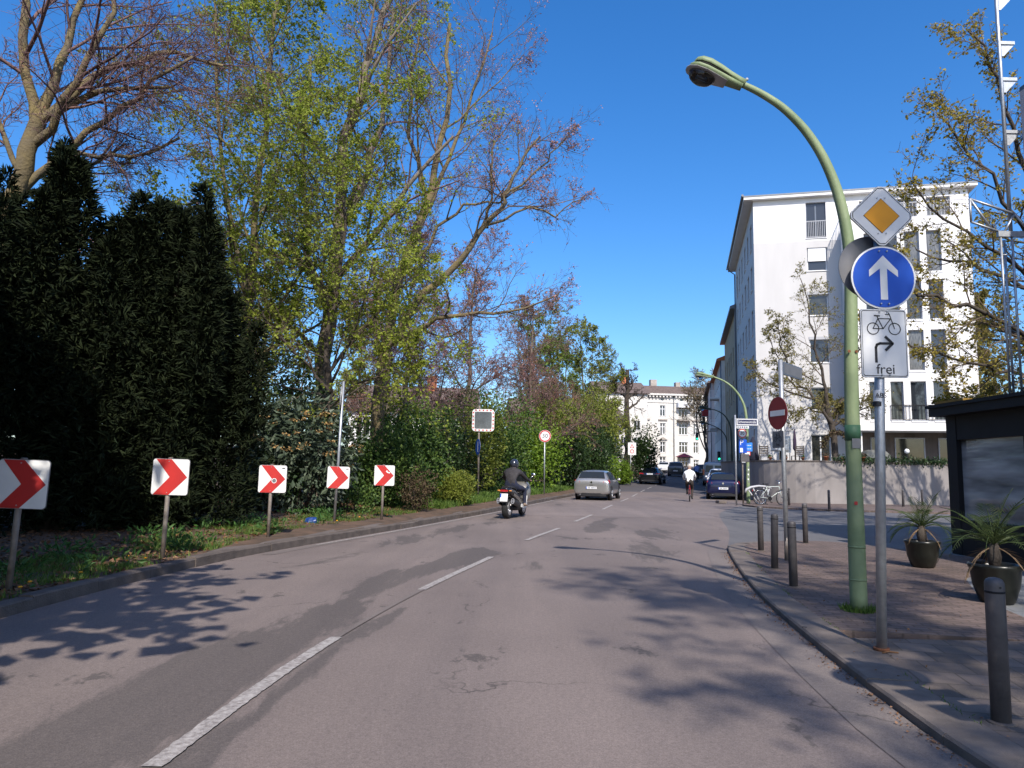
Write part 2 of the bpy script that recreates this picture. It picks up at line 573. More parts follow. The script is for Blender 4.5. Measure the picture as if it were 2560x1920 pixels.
def leaf_cards(rng, P, size, droop=0.0, flat=0.0, width=0.45, D=None, spread=1.0, fold=0.18):
    """one folded diamond per point; returns verts, corner indices, counts"""
    n = len(P)
    d = rng.normal(size=(n, 3))
    d[:, 2] *= (1 - flat)
    d[:, 2] -= droop
    if D is not None:
        d = unit_np(d) * spread + D
    d = unit_np(d)
    q = rng.normal(size=(n, 3))
    if flat > 0:
        q[:, :2] *= (1 - flat)
        q[:, 2] += flat
    s = unit_np(np.cross(d, q))
    nn = np.cross(s, d)
    sz = (np.asarray(size) * rng.uniform(0.6, 1.25, n))[:, None]
    a = P
    t = P + d * sz
    m = P + d * sz * 0.5
    b = m + s * sz * width + nn * sz * fold
    c = m - s * sz * width + nn * sz * fold
    V = np.stack([a, b, t, c], axis=1).reshape(-1, 3)
    base = np.arange(n)[:, None] * 4
    Fc = (base + np.array([[0, 1, 2, 0, 2, 3]])).reshape(-1)
    return V, Fc, np.full(2 * n, 3)


def blades(rng, P, h, lean=0.35, w=0.012):
    n = len(P)
    a = rng.uniform(0, 2 * PI, n)
    d = np.stack([np.cos(a), np.sin(a), np.zeros(n)], 1)
    hh = (np.asarray(h) * rng.uniform(0.5, 1.3, n))[:, None]
    l = rng.normal(size=(n, 3)) * lean
    l[:, 2] = 1
    tip = P + unit_np(l) * hh
    V = np.stack([P - d * w, P + d * w, tip], 1).reshape(-1, 3)
    return V, np.arange(3 * n), np.full(n, 3)


def tubes_np(paths, sides):
    """paths: list of (pts, radii) -> one tube mesh; grouped by length for speed"""
    groups = {}
    for pts, rad in paths:
        groups.setdefault(len(pts), []).append((pts, rad))
    Vs, Fs, off = [], [], 0
    for n, g in groups.items():
        Pn = np.array([p for p, _ in g], dtype=np.float64)
        Rn = np.array([r for _, r in g], dtype=np.float64)
        T = np.empty_like(Pn)
        T[:, 1:-1] = Pn[:, 2:] - Pn[:, :-2]
        T[:, 0] = Pn[:, 1] - Pn[:, 0]
        T[:, -1] = Pn[:, -1] - Pn[:, -2]
        T = unit_np(T)
        ref = np.where(np.abs(T[:, :1, 2:3]) < 0.8, np.array([0, 0, 1.0]), np.array([1.0, 0, 0]))
        U = unit_np(np.cross(T, np.broadcast_to(ref, T.shape)))
        W = np.cross(T, U)
        a = 2 * PI * np.arange(sides) / sides
        V = Pn[:, :, None, :] + (U[:, :, None, :] * np.cos(a)[None, None, :, None] + W[:, :, None, :] * np.sin(a)[None, None, :, None]) * Rn[:, :, None, None]
        N = len(g)
        idx = off + np.arange(N * n * sides).reshape(N, n, sides)
        A = idx[:, :-1, :]
        B = np.roll(A, -1, axis=2)
        Cc = idx[:, 1:, :]
        Dd = np.roll(Cc, -1, axis=2)
        Fs.append(np.stack([A, B, Dd, Cc], -1).reshape(-1, 4))
        Vs.append(V.reshape(-1, 3))
        off += N * n * sides
    V = np.concatenate(Vs)
    Fq = np.concatenate(Fs)
    return V, Fq.reshape(-1), np.full(len(Fq), 4)


def join_np(parts):
    V, F, Cn, off = [], [], [], 0
    for v, f, c in parts:
        V.append(v)
        F.append(np.asarray(f) + off)
        Cn.append(c)
        off += len(v)
    return np.concatenate(V), np.concatenate(F), np.concatenate(Cn)


class Grower:
    """recursive branching skeleton; paths are kept per level"""

    def __init__(self, seed, wig, up, n, ang, lr, t0, segs, taper=0.4, rr=0.55, maxlevel=4, rmin=0.004):
        self.r = random.Random(seed)
        self.wig, self.up, self.n, self.ang, self.lr, self.t0, self.segs = wig, up, n, ang, lr, t0, segs
        self.taper, self.rr, self.maxlevel, self.rmin = taper, rr, maxlevel, rmin
        self.paths = {}
        self.tips = []

    def add_path(self, pts, rad, lev):
        self.paths.setdefault(lev, []).append((pts, rad))

    def children(self, pts, rad, length, lev, nmul=1.0, t0=None):
        r = self.r
        k = len(pts) - 1
        nn = self.n[lev] * nmul
        nn = int(nn) + (1 if r.random() < nn - int(nn) else 0)
        t00 = self.t0[lev] if t0 is None else t0
        az0 = r.uniform(0, 2 * PI)
        for i in range(nn):
            t = lerp(t00, 1.0, (i + r.random()) / nn)
            x = min(t * k, k - 1e-4)
            j = int(x)
            f = x - j
            p = tuple(lerp(pts[j][q], pts[j + 1][q], f) for q in range(3))
            d = Vector([pts[j + 1][q] - pts[j][q] for q in range(3)]).normalized()
            a = self.ang[lev] * r.uniform(0.65, 1.3)
            az = az0 + 2.4 * i + r.uniform(-0.5, 0.5)
            ref = Vector((0, 0, 1)) if abs(d.z) < 0.9 else Vector((1, 0, 0))
            u = d.cross(ref).normalized()
            w = d.cross(u)
            dd = d * math.cos(a) + (u * math.cos(az) + w * math.sin(az)) * math.sin(a)
            rl = lerp(rad[j], rad[j + 1], f)
            ln = length * self.lr[lev] * r.uniform(0.6, 1.25) * (1.15 - 0.5 * t)
            self.grow(p, dd, ln, max(rl * self.rr * r.uniform(0.7, 1.1), self.rmin), lev + 1)

    def grow(self, p, d, length, r0, lev):
        r = self.r
        sg = self.segs[lev]
        pts = [tuple(p)]
        rad = [r0]
        d = Vector(d)
        p = Vector(p)
        st = length / sg
        for i in range(sg):
            d = (d + Vector((r.gauss(0, 1), r.gauss(0, 1), r.gauss(0, 1))) * self.wig[lev] + Vector((0, 0, self.up[lev]))).normalized()
            p = p + d * st
            pts.append(tuple(p))
            rad.append(max(r0 * lerp(1, self.taper, (i + 1) / sg), self.rmin * 0.6))
        self.add_path(pts, rad, lev)
        if lev < self.maxlevel:
            self.children(pts, rad, length, lev)
        else:
            self.tips.append(pts)


def tree_objects(name, label, cat, gr, bark, twig, leafmat, leaf_n, leaf_size, loc, group=None, split=1, leaf_kw=None, seed=1, trunk_sides=11, leaf_prob=1.0, leafname='crown', rz=0.0, tip_rand=0.03):
    t = thing(name, label, cat, loc, rz, group)
    lo = [gr.paths[k] for k in sorted(gr.paths) if k <= split]
    tr = []
    for i, g in enumerate(lo):
        tr.append(tubes_np(g, max(6, trunk_sides - 3 * i)))
    V, Fc, Cn = join_np(tr)
    link_mesh('trunk', mesh_np('trunk', V, Fc, Cn, [bark], None, True), t)
    hi = [(k, gr.paths[k]) for k in sorted(gr.paths) if k > split]
    if hi:
        V, Fc, Cn = join_np([tubes_np(g, 5 if k == split + 1 else 3) for k, g in hi])
        link_mesh('branches', mesh_np('branches', V, Fc, Cn, [twig], None, True), t)
    if leafmat is not None and leaf_n > 0:
        rng = np.random.default_rng(seed)
        tips = [q for q in gr.tips if gr.r.random() < leaf_prob]
        A = np.array([q[-2] for q in tips])
        B = np.array([q[-1] for q in tips])
        k = rng.integers(0, len(A), leaf_n)
        f = rng.uniform(0.1, 1.08, leaf_n)[:, None]
        P = A[k] * (1 - f) + B[k] * f + rng.normal(size=(leaf_n, 3)) * tip_rand
        V, Fc, Cn = leaf_cards(rng, P, np.full(leaf_n, leaf_size), **(leaf_kw or {}))
        tag(link_mesh(leafname, mesh_np(leafname, V, Fc, Cn, [leafmat]), t), kind='stuff')
    return t


# ---------------------------------------------------------------- ground, road, kerbs
def interp_path(pts, step):
    out = []
    for (a, b) in zip(pts[:-1], pts[1:]):
        L = math.hypot(b[0] - a[0], b[1] - a[1])
        n = max(1, int(round(L / step)))
        for i in range(n):
            out.append((lerp(a[0], b[0], i / n), lerp(a[1], b[1], i / n)))
    out.append(pts[-1])
    return out


def smooth_curve(pts):
    """Catmull-Rom through (y, x) pairs, sampled and returned as x(y)"""
    ys, xs = [], []
    P = [pts[0]] + pts + [pts[-1]]
    for i in range(1, len(P) - 2):
        for k in range(8):
            t = k / 8
            o = []
            for c in range(2):
                p0, p1, p2, p3 = P[i - 1][c], P[i][c], P[i + 1][c], P[i + 2][c]
                o.append(0.5 * (2 * p1 + (p2 - p0) * t + (2 * p0 - 5 * p1 + 4 * p2 - p3) * t * t + (3 * p1 - p0 - 3 * p2 + p3) * t ** 3))
            ys.append(o[0]); xs.append(o[1])
    ys.append(pts[-1][0]); xs.append(pts[-1][1])
    return lambda y: float(np.interp(y, ys, xs))


XL = smooth_curve([(-30, -2.5), (-10, -3.8), (0, -4.3), (5, -4.5), (8, -4.42), (10.3, -4.2), (12, -3.85), (13.5, -3.42), (15.2, -2.92), (17.9, -2.15), (21, -1.32), (24.9, -0.3), (29.8, 0.85), (38.7, 3.1), (57.6, 8.3), (75, 13.4), (94, 19.2), (150, 37)])
XC = smooth_curve([(-30, 1.0), (-10, -0.9), (0, -1.72), (3.5, -1.62), (5.85, -1.43), (8.6, -0.97), (11.6, -0.31), (14.8, 0.40), (17.6, 1.16), (20.3, 1.84), (23.3, 2.6), (27.7, 3.62), (30.4, 4.26), (35, 5.39), (38, 6.15), (45.2, 7.9), (51.5, 9.53), (57, 11.1), (75, 16.4), (94, 22.3), (150, 40)])
XR = smooth_curve([(-30, 4.5), (-10, 3.0), (0, 2.3), (3.7, 2.3), (4.77, 2.37), (6.26, 2.55), (8.2, 2.84), (10.4, 3.28), (12.7, 3.82), (13.6, 4.05), (18, 5.4), (26, 7.5), (31.5, 9.9), (34, 11.2), (39, 12.7), (57, 17.9), (75, 23.2), (94, 29), (150, 46)])


def strip(name, m, y0, y1, fl, fr, dz, step=1.0, kind='structure', parent=None, nx=1):
    n = max(1, int(math.ceil((y1 - y0) / step)))
    V, Fc = [], []
    for i in range(n + 1):
        y = lerp(y0, y1, i / n)
        for k in range(nx + 1):
            V.append((lerp(fl(y), fr(y), k / nx), y, gz(y) + dz))
    for i in range(n):
        for k in range(nx):
            a = i * (nx + 1) + k
            Fc += [a, a + 1, a + nx + 2, a + nx + 1]
    o = link_mesh(name, mesh_np(name, V, Fc, [4] * (n * nx), [m]), parent)
    if parent is None:
        tag(o, kind=kind)
    return o


strip('ground', K['soil'], -60, 900, lambda y: -600, lambda y: 900, -0.05, step=4)
road = strip('road', K['road'], -24, 48.5, XL, XR, 0.004, step=0.22, nx=44)
wear = []
for v in road.data.vertices:
    x, y = v.co.x, v.co.y
    d = x - XC(y)
    w = 0.0
    if y < 15.5:      # the band left of the centre line, where the top coat has gone
        w = max(w, math.exp(-((d + 0.52 + 0.12 * math.sin(y * 0.9)) / 0.42) ** 2) * min(1, (15.5 - y) / 3))
        w = max(w, 0.75 * math.exp(-((d - 0.16) / 0.16) ** 2) * (1 if 3 < y < 7.5 else 0.2))
    if 8.5 < y < 24:  # wheel track right of the line
        w = max(w, 0.62 * math.exp(-((d - 0.85) / 0.38) ** 2) * min(1, (y - 8.5) / 2, (24 - y) / 2))
    if y > 10:
        w = max(w, 0.55 * math.exp(-((d + 2.2) / 0.5) ** 2))
    if 9 < y < 22:
        w = max(w, 0.45 * math.exp(-((d - 2.5) / 0.7) ** 2))
    wear.append(w)
at_ = road.data.attributes.new('wear', 'FLOAT', 'POINT')
at_.data.foreach_set('value', wear)
strip('road_climbing', K['road_far'], 48.5, 220, XL, XR, 0.004, step=2, nx=2)
strip('side_street', K['side_street'], 12.5, 33, lambda y: XR(y) - 0.15, lambda y: 70, 0.0, step=0.6)
strip('asphalt_band', K['road_band'], 22.6, 28.2, lambda y: XL(y) + 0.5, lambda y: XR(y) - 0.2, 0.008, parent=road)
gut = lambda y: XR(y) - 0.36
strip('gutter_strip', K['lip'], -20, 13.6, gut, XR, 0.008, step=0.5, parent=road)


for yy in ((3.5, 6.1), (8.5, 11.75), (14.6, 17.8), (20.2, 23.5), (26.9, 30.6), (34.4, 38.4), (41.2, 45.4), (48.4, 51.6), (53.8, 57.2), (60, 63.5), (66, 70), (72.5, 76.5)):
    rd = random.Random(int(yy[0] * 10))
    o = strip('lane_dash', K['paint'], yy[0], yy[1], lambda y: XC(y) - 0.050 + rd.gauss(0, 0.0028), lambda y: XC(y) + 0.050 + rd.gauss(0, 0.0028), 0.013, step=0.03 if yy[0] < 20 else 0.5, parent=road)
strip('lane_seam', K['lip'], 6.1, 8.5, lambda y: XC(y) - 0.03, lambda y: XC(y) + 0.03, 0.0125, step=0.5, parent=road)
strip('edge_line', K['lip'], 11.5, 50, lambda y: XL(y) + 0.10, lambda y: XL(y) + 0.30, 0.009, step=0.7, parent=road)
strip('edge_line', K['paint'], 13.0, 34, lambda y: XL(y) + 0.14, lambda y: XL(y) + 0.20, 0.013, step=0.7, parent=road)

KERB_L = 0.13


def verge_z(x, y):
    d = max(0.0, XL(y) - 0.15 - x)
    return gz(y) + 0.11 + 0.34 * (1 - math.exp(-d / 3.2)) * (0.25 + 0.75 * min(1, max(0, (y - 8) / 20)))


def grid_sheet(name, m, y0, y1, fl, fr, fz, ny, nx, bias=1.0, jitter=0.0, seed=0):
    rr = random.Random(seed)
    V, Fc = [], []
    for i in range(ny + 1):
        y = lerp(y0, y1, i / ny)
        for k in range(nx + 1):
            x = lerp(fl(y), fr(y), (k / nx) ** bias)
            V.append((x, y, fz(x, y) + rr.uniform(-1, 1) * jitter * (1 if 0 < k < nx else 0)))
    for i in range(ny):
        for k in range(nx):
            a = i * (nx + 1) + k
            Fc += [a, a + 1, a + nx + 2, a + nx + 1]
    return tag(link_mesh(name, mesh_np(name, V, Fc, [4] * (ny * nx), [m], None, True)), kind='structure')


grid_sheet('verge', K['soil'], -30, 160, lambda y: XL(y) - 0.15, lambda y: -70, verge_z, 240, 40, 2.6, 0.018)

# left kerb, stone by stone
kerb = None
y = -6.0
rr = random.Random(4)
stones = []
kerb = tag(strip('kerb', K['granite_dark'], 48.8, 160, lambda y: XL(y) - 0.15, XL, 0.12, step=2), kind='structure')
strip('kerb_face', K['granite_dark'], 48.8, 160, XL, lambda y: XL(y) + 0.004, 0.06, step=2, parent=kerb)


def kerb_stone(mb, p, q, w, h, side, ch=0.015):
    """a stone from p to q along the road edge; side=-1: body lies to the left of the edge"""
    a, b = Vector((p[0], p[1], 0)), Vector((q[0], q[1], 0))
    t = (b - a).normalized()
    nrm = Vector((-t.y, t.x, 0)) if side < 0 else Vector((t.y, -t.x, 0))
    g = 0.005
    a, b = a + t * g, b - t * g
    za, zb = gz(p[1]), gz(q[1])
    rings = []
    for e, (pt, z) in enumerate(((a, za), (b, zb))):
        rings.append([pt + Vector((0, 0, z - 0.1)), pt + Vector((0, 0, z + h - ch)), pt + nrm * ch + Vector((0, 0, z + h)), pt + nrm * w + Vector((0, 0, z + h)), pt + nrm * w + Vector((0, 0, z - 0.1))])
    if side > 0:
        rings = rings[::-1]
    mb.loft(rings)


while y < 48:
    L = 1.0
    dx = XL(y + L) - XL(y)
    L2 = L / math.hypot(1, dx)
    mb = MB()
    j = rr.uniform(-0.012, 0.012)
    kerb_stone(mb, (XL(y) + j, y), (XL(y + L2) + j, y + L2), 0.15, KERB_L + rr.uniform(-0.015, 0.012), -1)
    mb.build('kerb_stone', K['granite_dark'], kerb)
    y += L2
strip('footway', K['strip'], 10.2, 120, lambda y: XL(y) - 0.15 - min(0.75, (y - 10.2) * 0.2 + 0.02), lambda y: XL(y) - 0.155, 0.118, step=0.6)


def slab_poly(name, m, poly, z, h, parent=None):
    mb = MB()
    k = len(poly)
    mb.add([(x, y, gz(y) + z) for x, y in poly] + [(x, y, gz(y) + z - h) for x, y in poly],
           [tuple(range(k))] + [(j, j + k, (j + 1) % k + k, (j + 1) % k) for j in range(k)])
    o = mb.build(name, m, parent)
    return o if parent else tag(o, kind='structure')


# right-hand pavement: kerb stones, a band of grey, the red corner
PZ = 0.065
edge = [(XR(y), y) for y in np.arange(-14, 13.7, 0.5)]
edge2 = edge + [(4.22, 14.1), (4.55, 14.65), (5.1, 15.05), (5.8, 15.35), (6.5, 15.4), (7.05, 15.05), (7.4, 14.2), (8.0, 13.3), (9.2, 12.8), (14, 12.3)]
inner = [(x + 0.30, y) for x, y in edge]
pav = slab_poly('pavement', K['pave_red'], [(x + 0.305, y) for x, y in edge if y > 6.2] + [(4.5, 13.95), (4.8, 14.4), (5.2, 14.75), (5.8, 15.05), (6.45, 15.1), (6.85, 14.85), (7.15, 14.1), (7.8, 13.1), (8.1, 11.4), (6.2, 10.0), (5.3, 8.3), (5.0, 7.0), (4.6, 6.2)], PZ, 0.2)
slab_poly('pavement_grey', K['pave_grey'], [(x + 0.305, y) for x, y in edge if y <= 6.2] + [(XR(6.195) + 0.305, 6.195), (4.6, 6.195), (5.0, 5.2), (5.2, 3.5), (5.2, -14)], PZ, 0.2)
slab_poly('terrace_paving', K['slab'], [(5.205, -14), (5.205, 3.5), (5.005, 5.2), (4.605, 6.195), (5.005, 7.0), (5.305, 8.3), (6.205, 10.0), (8.105, 11.4), (16, 11.0), (30, 9), (30, -14)], PZ - 0.004, 0.2)
rk = tag(MB().box(2.75, 2.76, -13.9, -13.89, 0.0, 0.09).build('kerb_line', K['granite']), kind='structure')
y = -8.0
while y < 13.4:
    L2 = 1.0 / math.hypot(1, XR(y + 1) - XR(y))
    mb = MB()
    kerb_stone(mb, (XR(y), y), (XR(y + L2), y + L2), 0.30, 0.068 + rr.uniform(-0.005, 0.005), 1)
    mb.build('kerb_stone', K['granite'], rk)
    y += L2
corner = [(XR(y), y), (4.22, 14.1), (4.55, 14.65), (5.1, 15.05), (5.8, 15.35), (6.5, 15.4), (7.1, 15.1), (7.45, 14.2), (8.05, 13.3)]
for a, b in zip(corner[:-1], corner[1:]):
    mb = MB()
    kerb_stone(mb, a, b, 0.27, 0.04, 1)
    mb.build('kerb_stone', K['granite'], rk)

# far pavement across the side street
far_edge = [(10.55, 33.0), (10.35, 32.2), (10.5, 31.2), (11.1, 30.3), (12.0, 29.6), (13.2, 29.1), (16, 28.7), (26, 27.5)]
fp = [(XR(y) + 0.02 if y > 36 else lerp(10.55, XR(36), (y - 33) / 3), y) for y in np.arange(33, 60.1, 1.0)]
slab_poly('pavement_corner', K['pave_red'], far_edge[::-1] + fp[:4] + [(26, 36.0)], PZ, 0.2)
strip('pavement_along_houses', K['pave_red'], 36, 160, lambda y: XR(y) + 0.02, lambda y: XR(y) + 5.0, PZ, step=1.5)

# ---------------------------------------------------------------- buildings
def frame_T(o, u):
    """local frame: x along the facade (u), y into the building, z up"""
    u = Vector((u[0], u[1], 0)).normalized()
    n = Vector((-u.y, u.x, 0))
    return Matrix(((u.x, n.x, 0, o[0]), (u.y, n.y, 0, o[1]), (u.z, n.z, 1, o[2]), (0, 0, 0, 1)))


def wall_open(mb, W, z0, z1, ops, depth, T, mi=0, x0=0.0, split=None):
    """a wall in the plane y=0 with real openings and reveals; split = (height, material above)"""
    xs = sorted(set([x0, W] + [a for o in ops for a in (o[0], o[1])]))
    zs = sorted(set([z0, z1] + [a for o in ops for a in (o[2], o[3])] + ([split[0]] if split else [])))
    for i in range(len(xs) - 1):
        for j in range(len(zs) - 1):
            cx, cz = (xs[i] + xs[i + 1]) / 2, (zs[j] + zs[j + 1]) / 2
            if any(o[0] < cx < o[1] and o[2] < cz < o[3] for o in ops):
                continue
            m = split[1] if split and cz > split[0] else mi
            mb.add([(xs[i], 0, zs[j]), (xs[i + 1], 0, zs[j]), (xs[i + 1], 0, zs[j + 1]), (xs[i], 0, zs[j + 1])], [(0, 1, 2, 3)], m, False, T)
    for a, b, c, d in ops:
        m = split[1] if split and c > split[0] else mi
        mb.add([(a, 0, c), (b, 0, c), (b, 0, d), (a, 0, d), (a, depth, c), (b, depth, c), (b, depth, d), (a, depth, d)],
               [(0, 4, 5, 1), (1, 5, 6, 2), (2, 6, 7, 3), (3, 7, 4, 0)], m, False, T)


PANES = [K['glass_dark'], K['glass_green'], K['glass_dark'], K['glass_pale'], K['glass_green']]
PANE_N = [0]


def window(parent, T, a, b, c, d, frame, nx=2, nz=1, y=0.14, fw=0.06, sill=None, glass=None, name='window', transom=None):
    w = MB(T)
    for q in ((a, a + fw, c, d), (b - fw, b, c, d), (a + fw, b - fw, c, c + fw), (a + fw, b - fw, d - fw, d)):
        w.box(q[0], q[1], y, y + 0.07, q[2], q[3])
    xs = [lerp(a, b, i / nx) for i in range(nx + 1)]
    zs = [lerp(c, d, i / nz) for i in range(nz + 1)]
    if transom:
        zs = [c, lerp(c, d, transom), d]
        nz = 2
    for i in range(1, nx):
        w.box(xs[i] - fw * 0.6, xs[i] + fw * 0.6, y + 0.003, y + 0.067, c + fw, d - fw)
    for j in range(1, nz):
        w.box(a + fw, b - fw, y + 0.006, y + 0.064, zs[j] - fw * 0.5, zs[j] + fw * 0.5)
    wo = w.build(name, frame, parent)
    for i in range(nx):
        for j in range(nz):
            p = MB(T).box(xs[i] + fw * 0.4, xs[i + 1] - fw * 0.4, y + 0.03, y + 0.045, zs[j] + fw * 0.4, zs[j + 1] - fw * 0.4)
            p.build('pane', glass or PANES[(PANE_N[0] * 7 + PANE_N[0] // 3) % len(PANES)], wo)
    PANE_N[0] += 1
    if sill:
        MB(T).box(a - 0.05, b + 0.05, -0.05, y, c - 0.045, c - 0.003).build('sill', sill, wo)
    return wo


def railing(parent, T, a, b, z0, z1, y, m, n, name='railing'):
    r = MB(T)
    r.box(a, b, y - 0.02, y + 0.02, z1 - 0.04, z1)
    r.box(a, b, y - 0.015, y + 0.015, z0, z0 + 0.03)
    for i in range(n + 1):
        x = lerp(a + 0.015, b - 0.015, i / n)
        r.box(x - 0.012, x + 0.012, y - 0.012, y + 0.012, z0 + 0.03, z1 - 0.04)
    return r.build(name, m, parent)


# the white corner house
E1, E2 = Vector((0.972, -0.233, 0)).normalized(), Vector((0.233, 0.972, 0)).normalized()
C0 = Vector((15.06, 44.0, 0))
house = thing('apartment_house', 'tall white rendered apartment house with projecting bay behind the curved garden wall', 'building', (0, 0, 0))
TF = frame_T(C0, E1)
ops = [(3.12, 4.28, 16.02, 18.3), (3.12, 4.28, 13.93, 15.4), (3.12, 4.28, 11.12, 12.45), (3.12, 4.28, 8.2, 9.65), (3.10, 4.24, 5.3, 6.7), (3.05, 4.15, 2.0, 3.85)]
side_rows = [(15.9, 17.6), (13.2, 14.8), (10.3, 11.9), (7.4, 9.0), (4.5, 6.1), (1.9, 3.4)]
wl = MB()
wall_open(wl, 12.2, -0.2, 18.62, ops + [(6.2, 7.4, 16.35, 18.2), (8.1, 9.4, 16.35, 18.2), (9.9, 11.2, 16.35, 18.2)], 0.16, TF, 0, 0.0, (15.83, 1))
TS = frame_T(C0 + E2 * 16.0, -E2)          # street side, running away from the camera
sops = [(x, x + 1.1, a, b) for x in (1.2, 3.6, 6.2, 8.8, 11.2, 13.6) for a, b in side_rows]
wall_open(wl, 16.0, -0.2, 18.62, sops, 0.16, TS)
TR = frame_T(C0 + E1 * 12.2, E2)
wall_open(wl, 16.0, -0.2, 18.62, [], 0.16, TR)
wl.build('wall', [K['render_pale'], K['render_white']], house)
rf = MB(TF)
rf.box(-0.58, 12.6, -0.36, 16.6, 18.62, 18.77, 0)
rf.box(-0.60, 12.62, -0.38, 16.6, 18.773, 18.87, 1)
rf.box(0.6, 11.6, 1.6, 15.4, 18.872, 19.2, 1)
rf.build('roof', [K['render_white'], K['zinc']], house)
MB(TF).tube([(-0.66, x, 18.86) for x in (-0.5, 16.6)], 0.075, 8).build('gutter', K['zinc'], house)
MB(TF).tube([(-0.66, 15.6, 18.8), (-0.60, 15.6, 18.5), (-0.10, 15.6, 18.1), (-0.10, 15.6, 0.0)], 0.055, 8).build('downpipe', K['zinc'], house)
for i, q in enumerate(ops):
    if i == 0:
        window(house, TF, *q, K['frame_blue'], 2, 1, fw=0.07, sill=K['frame_white'])
        railing(house, TF, 3.12, 4.28, 16.06, 17.1, -0.04, K['frame_grey'], 11)
    elif i == 5:
        window(house, TF, *q, K['frame_white'], 2, 1)
    else:
        wo = window(house, TF, *q, K['frame_white'], 1, 1, fw=0.07, sill=K['render_white'])
        if i == 1:
            MB(TF).box(3.19, 4.21, 0.05, 0.09, q[2] + 0.62, q[3]).build('roller_blind', K['frame_white'], wo)
        if i in (2, 3):
            MB(TF).box(3.10, 4.30, -0.05, 0.10, q[3] - 0.02, q[3] + 0.16).build('shutter_box', K['frame_grey'], wo)
for a in ((6.2, 7.4), (8.1, 9.4), (9.9, 11.2)):
    window(house, TF, a[0], a[1], 16.35, 18.2, K['frame_grey'], 2)
for k, q in enumerate(sops):
    window(house, TS, *q, K['frame_white'], 1, sill=K['render_white'])
# projecting bay
TB = frame_T(C0 + E1 * 5.06 - E2 * 2.0, E1)
bay_cols = [(0.85, 1.55), (1.95, 2.62), (2.98, 3.78), (4.14, 4.90)]
bay_rows = [(13.1, 15.5), (10.33, 12.62), (7.4, 9.72), (4.6, 6.78)]
bops = [(a, b, c, d) for a, b in bay_cols for c, d in bay_rows]
by = MB()
wall_open(by, 6.34, 4.05, 16.3, bops, 0.2, TB)
by.add([(0, 0, 4.05), (0, 2.0, 4.05), (0, 2.0, 16.3), (0, 0, 16.3)], [(0, 3, 2, 1)], 0, False, TB)
by.add([(6.34, 0, 4.05), (6.34, 2.0, 4.05), (6.34, 2.0, 16.3), (6.34, 0, 16.3)], [(0, 1, 2, 3)], 0, False, TB)
by.box(0, 6.34, 0.001, 1.999, 4.0, 4.049, 0, TB)
by.box(0.0, 6.34, 0.001, 1.999, 16.301, 16.34, 0, TB)
by.box(0.15, 0.45, 0.3, 0.6, -0.2, 4.0, 0, TB)
by.box(5.9, 6.2, 0.3, 0.6, -0.2, 4.0, 0, TB)
by.build('bay', K['render_white'], house)
for q in bops:
    wo = window(house, TB, *q, K['frame_grey'], 1, 1, fw=0.055, y=0.15)
for a, b in bay_cols:
    for c, d in bay_rows:
        MB(TB).box(a - 0.02, b + 0.02, -0.03, 0.0, c - 0.12, c - 0.005).build('sill', K['frame_white'], house)
railing(house, TB, 0.05, 6.3, 16.36, 17.25, 0.05, K['frame_grey'], 34)
TBs = frame_T(C0 + E1 * 5.06, -E2)
railing(house, TBs, 0.1, 1.95, 16.36, 17.25, 0.04, K['frame_grey'], 9)
railing(house, TB, 1.9, 5.0, 4.62, 5.45, -0.07, K['dark_metal'], 16)
# dark recessed ground floor under the bay
gf = MB(TF)
gf.box(5.1, 12.0, -0.06, -0.02, -0.2, 3.99)
gf.build('ground_floor_front', K['pave_grey'], house)
for a, b in ((6.3, 7.1), (7.6, 9.2), (9.9, 10.9)):
    window(house, frame_T(C0 - E2 * 0.26, E1), a, b, 2.05, 3.7, K['frame_grey'], 1)

# terraced row along the street beyond
def row_house(name, label, p0, L, H, m, roofm, rows, ncol, eave=0.5, base=0.0, trim=None, depth=12.0, pitch=2.5):
    t = thing(name, label, 'building', (0, 0, 0))
    T = frame_T(p0 + E2 * L, -E2)
    w = MB()
    opsx = []
    for i in range(ncol):
        x = (i + 0.5) * L / ncol - 0.55
        for a, b in rows:
            opsx.append((x, x + 1.1, base + a, base + b))
    wall_open(w, L, base - 1, base + H, opsx, 0.18, T)
    wall_open(w, depth, base - 1, base + H, [], 0.1, frame_T(p0, E1))
    w.build('wall', m, t)
    for q in opsx:
        window(t, T, *q, K['frame_white'], 2, 1, sill=trim or K['stone_dark'])
    r = MB(T)
    r.loft([[(-0.01, -eave, base + H), (-0.01, depth, base + H), (-0.01, depth, base + H + 0.25), (-0.01, depth * 0.45, base + H + pitch), (-0.01, -eave, base + H + 0.22)],
            [(L - 0.01, -eave, base + H), (L - 0.01, depth, base + H), (L - 0.01, depth, base + H + 0.25), (L - 0.01, depth * 0.45, base + H + pitch), (L - 0.01, -eave, base + H + 0.22)]])
    ro = r.build('roof', roofm, t)
    MB(T).box(L * 0.3, L * 0.3 + 0.9, depth * 0.4, depth * 0.4 + 0.6, base + H + 1.2, base + H + pitch + 1.1).build('chimney', K['roof_brown'], ro)
    MB(T).tube([(L - 0.15, -0.08, base + H), (L - 0.15, -0.08, base - 0.3)], 0.06, 8).build('downpipe', K['zinc'], t)
    return t


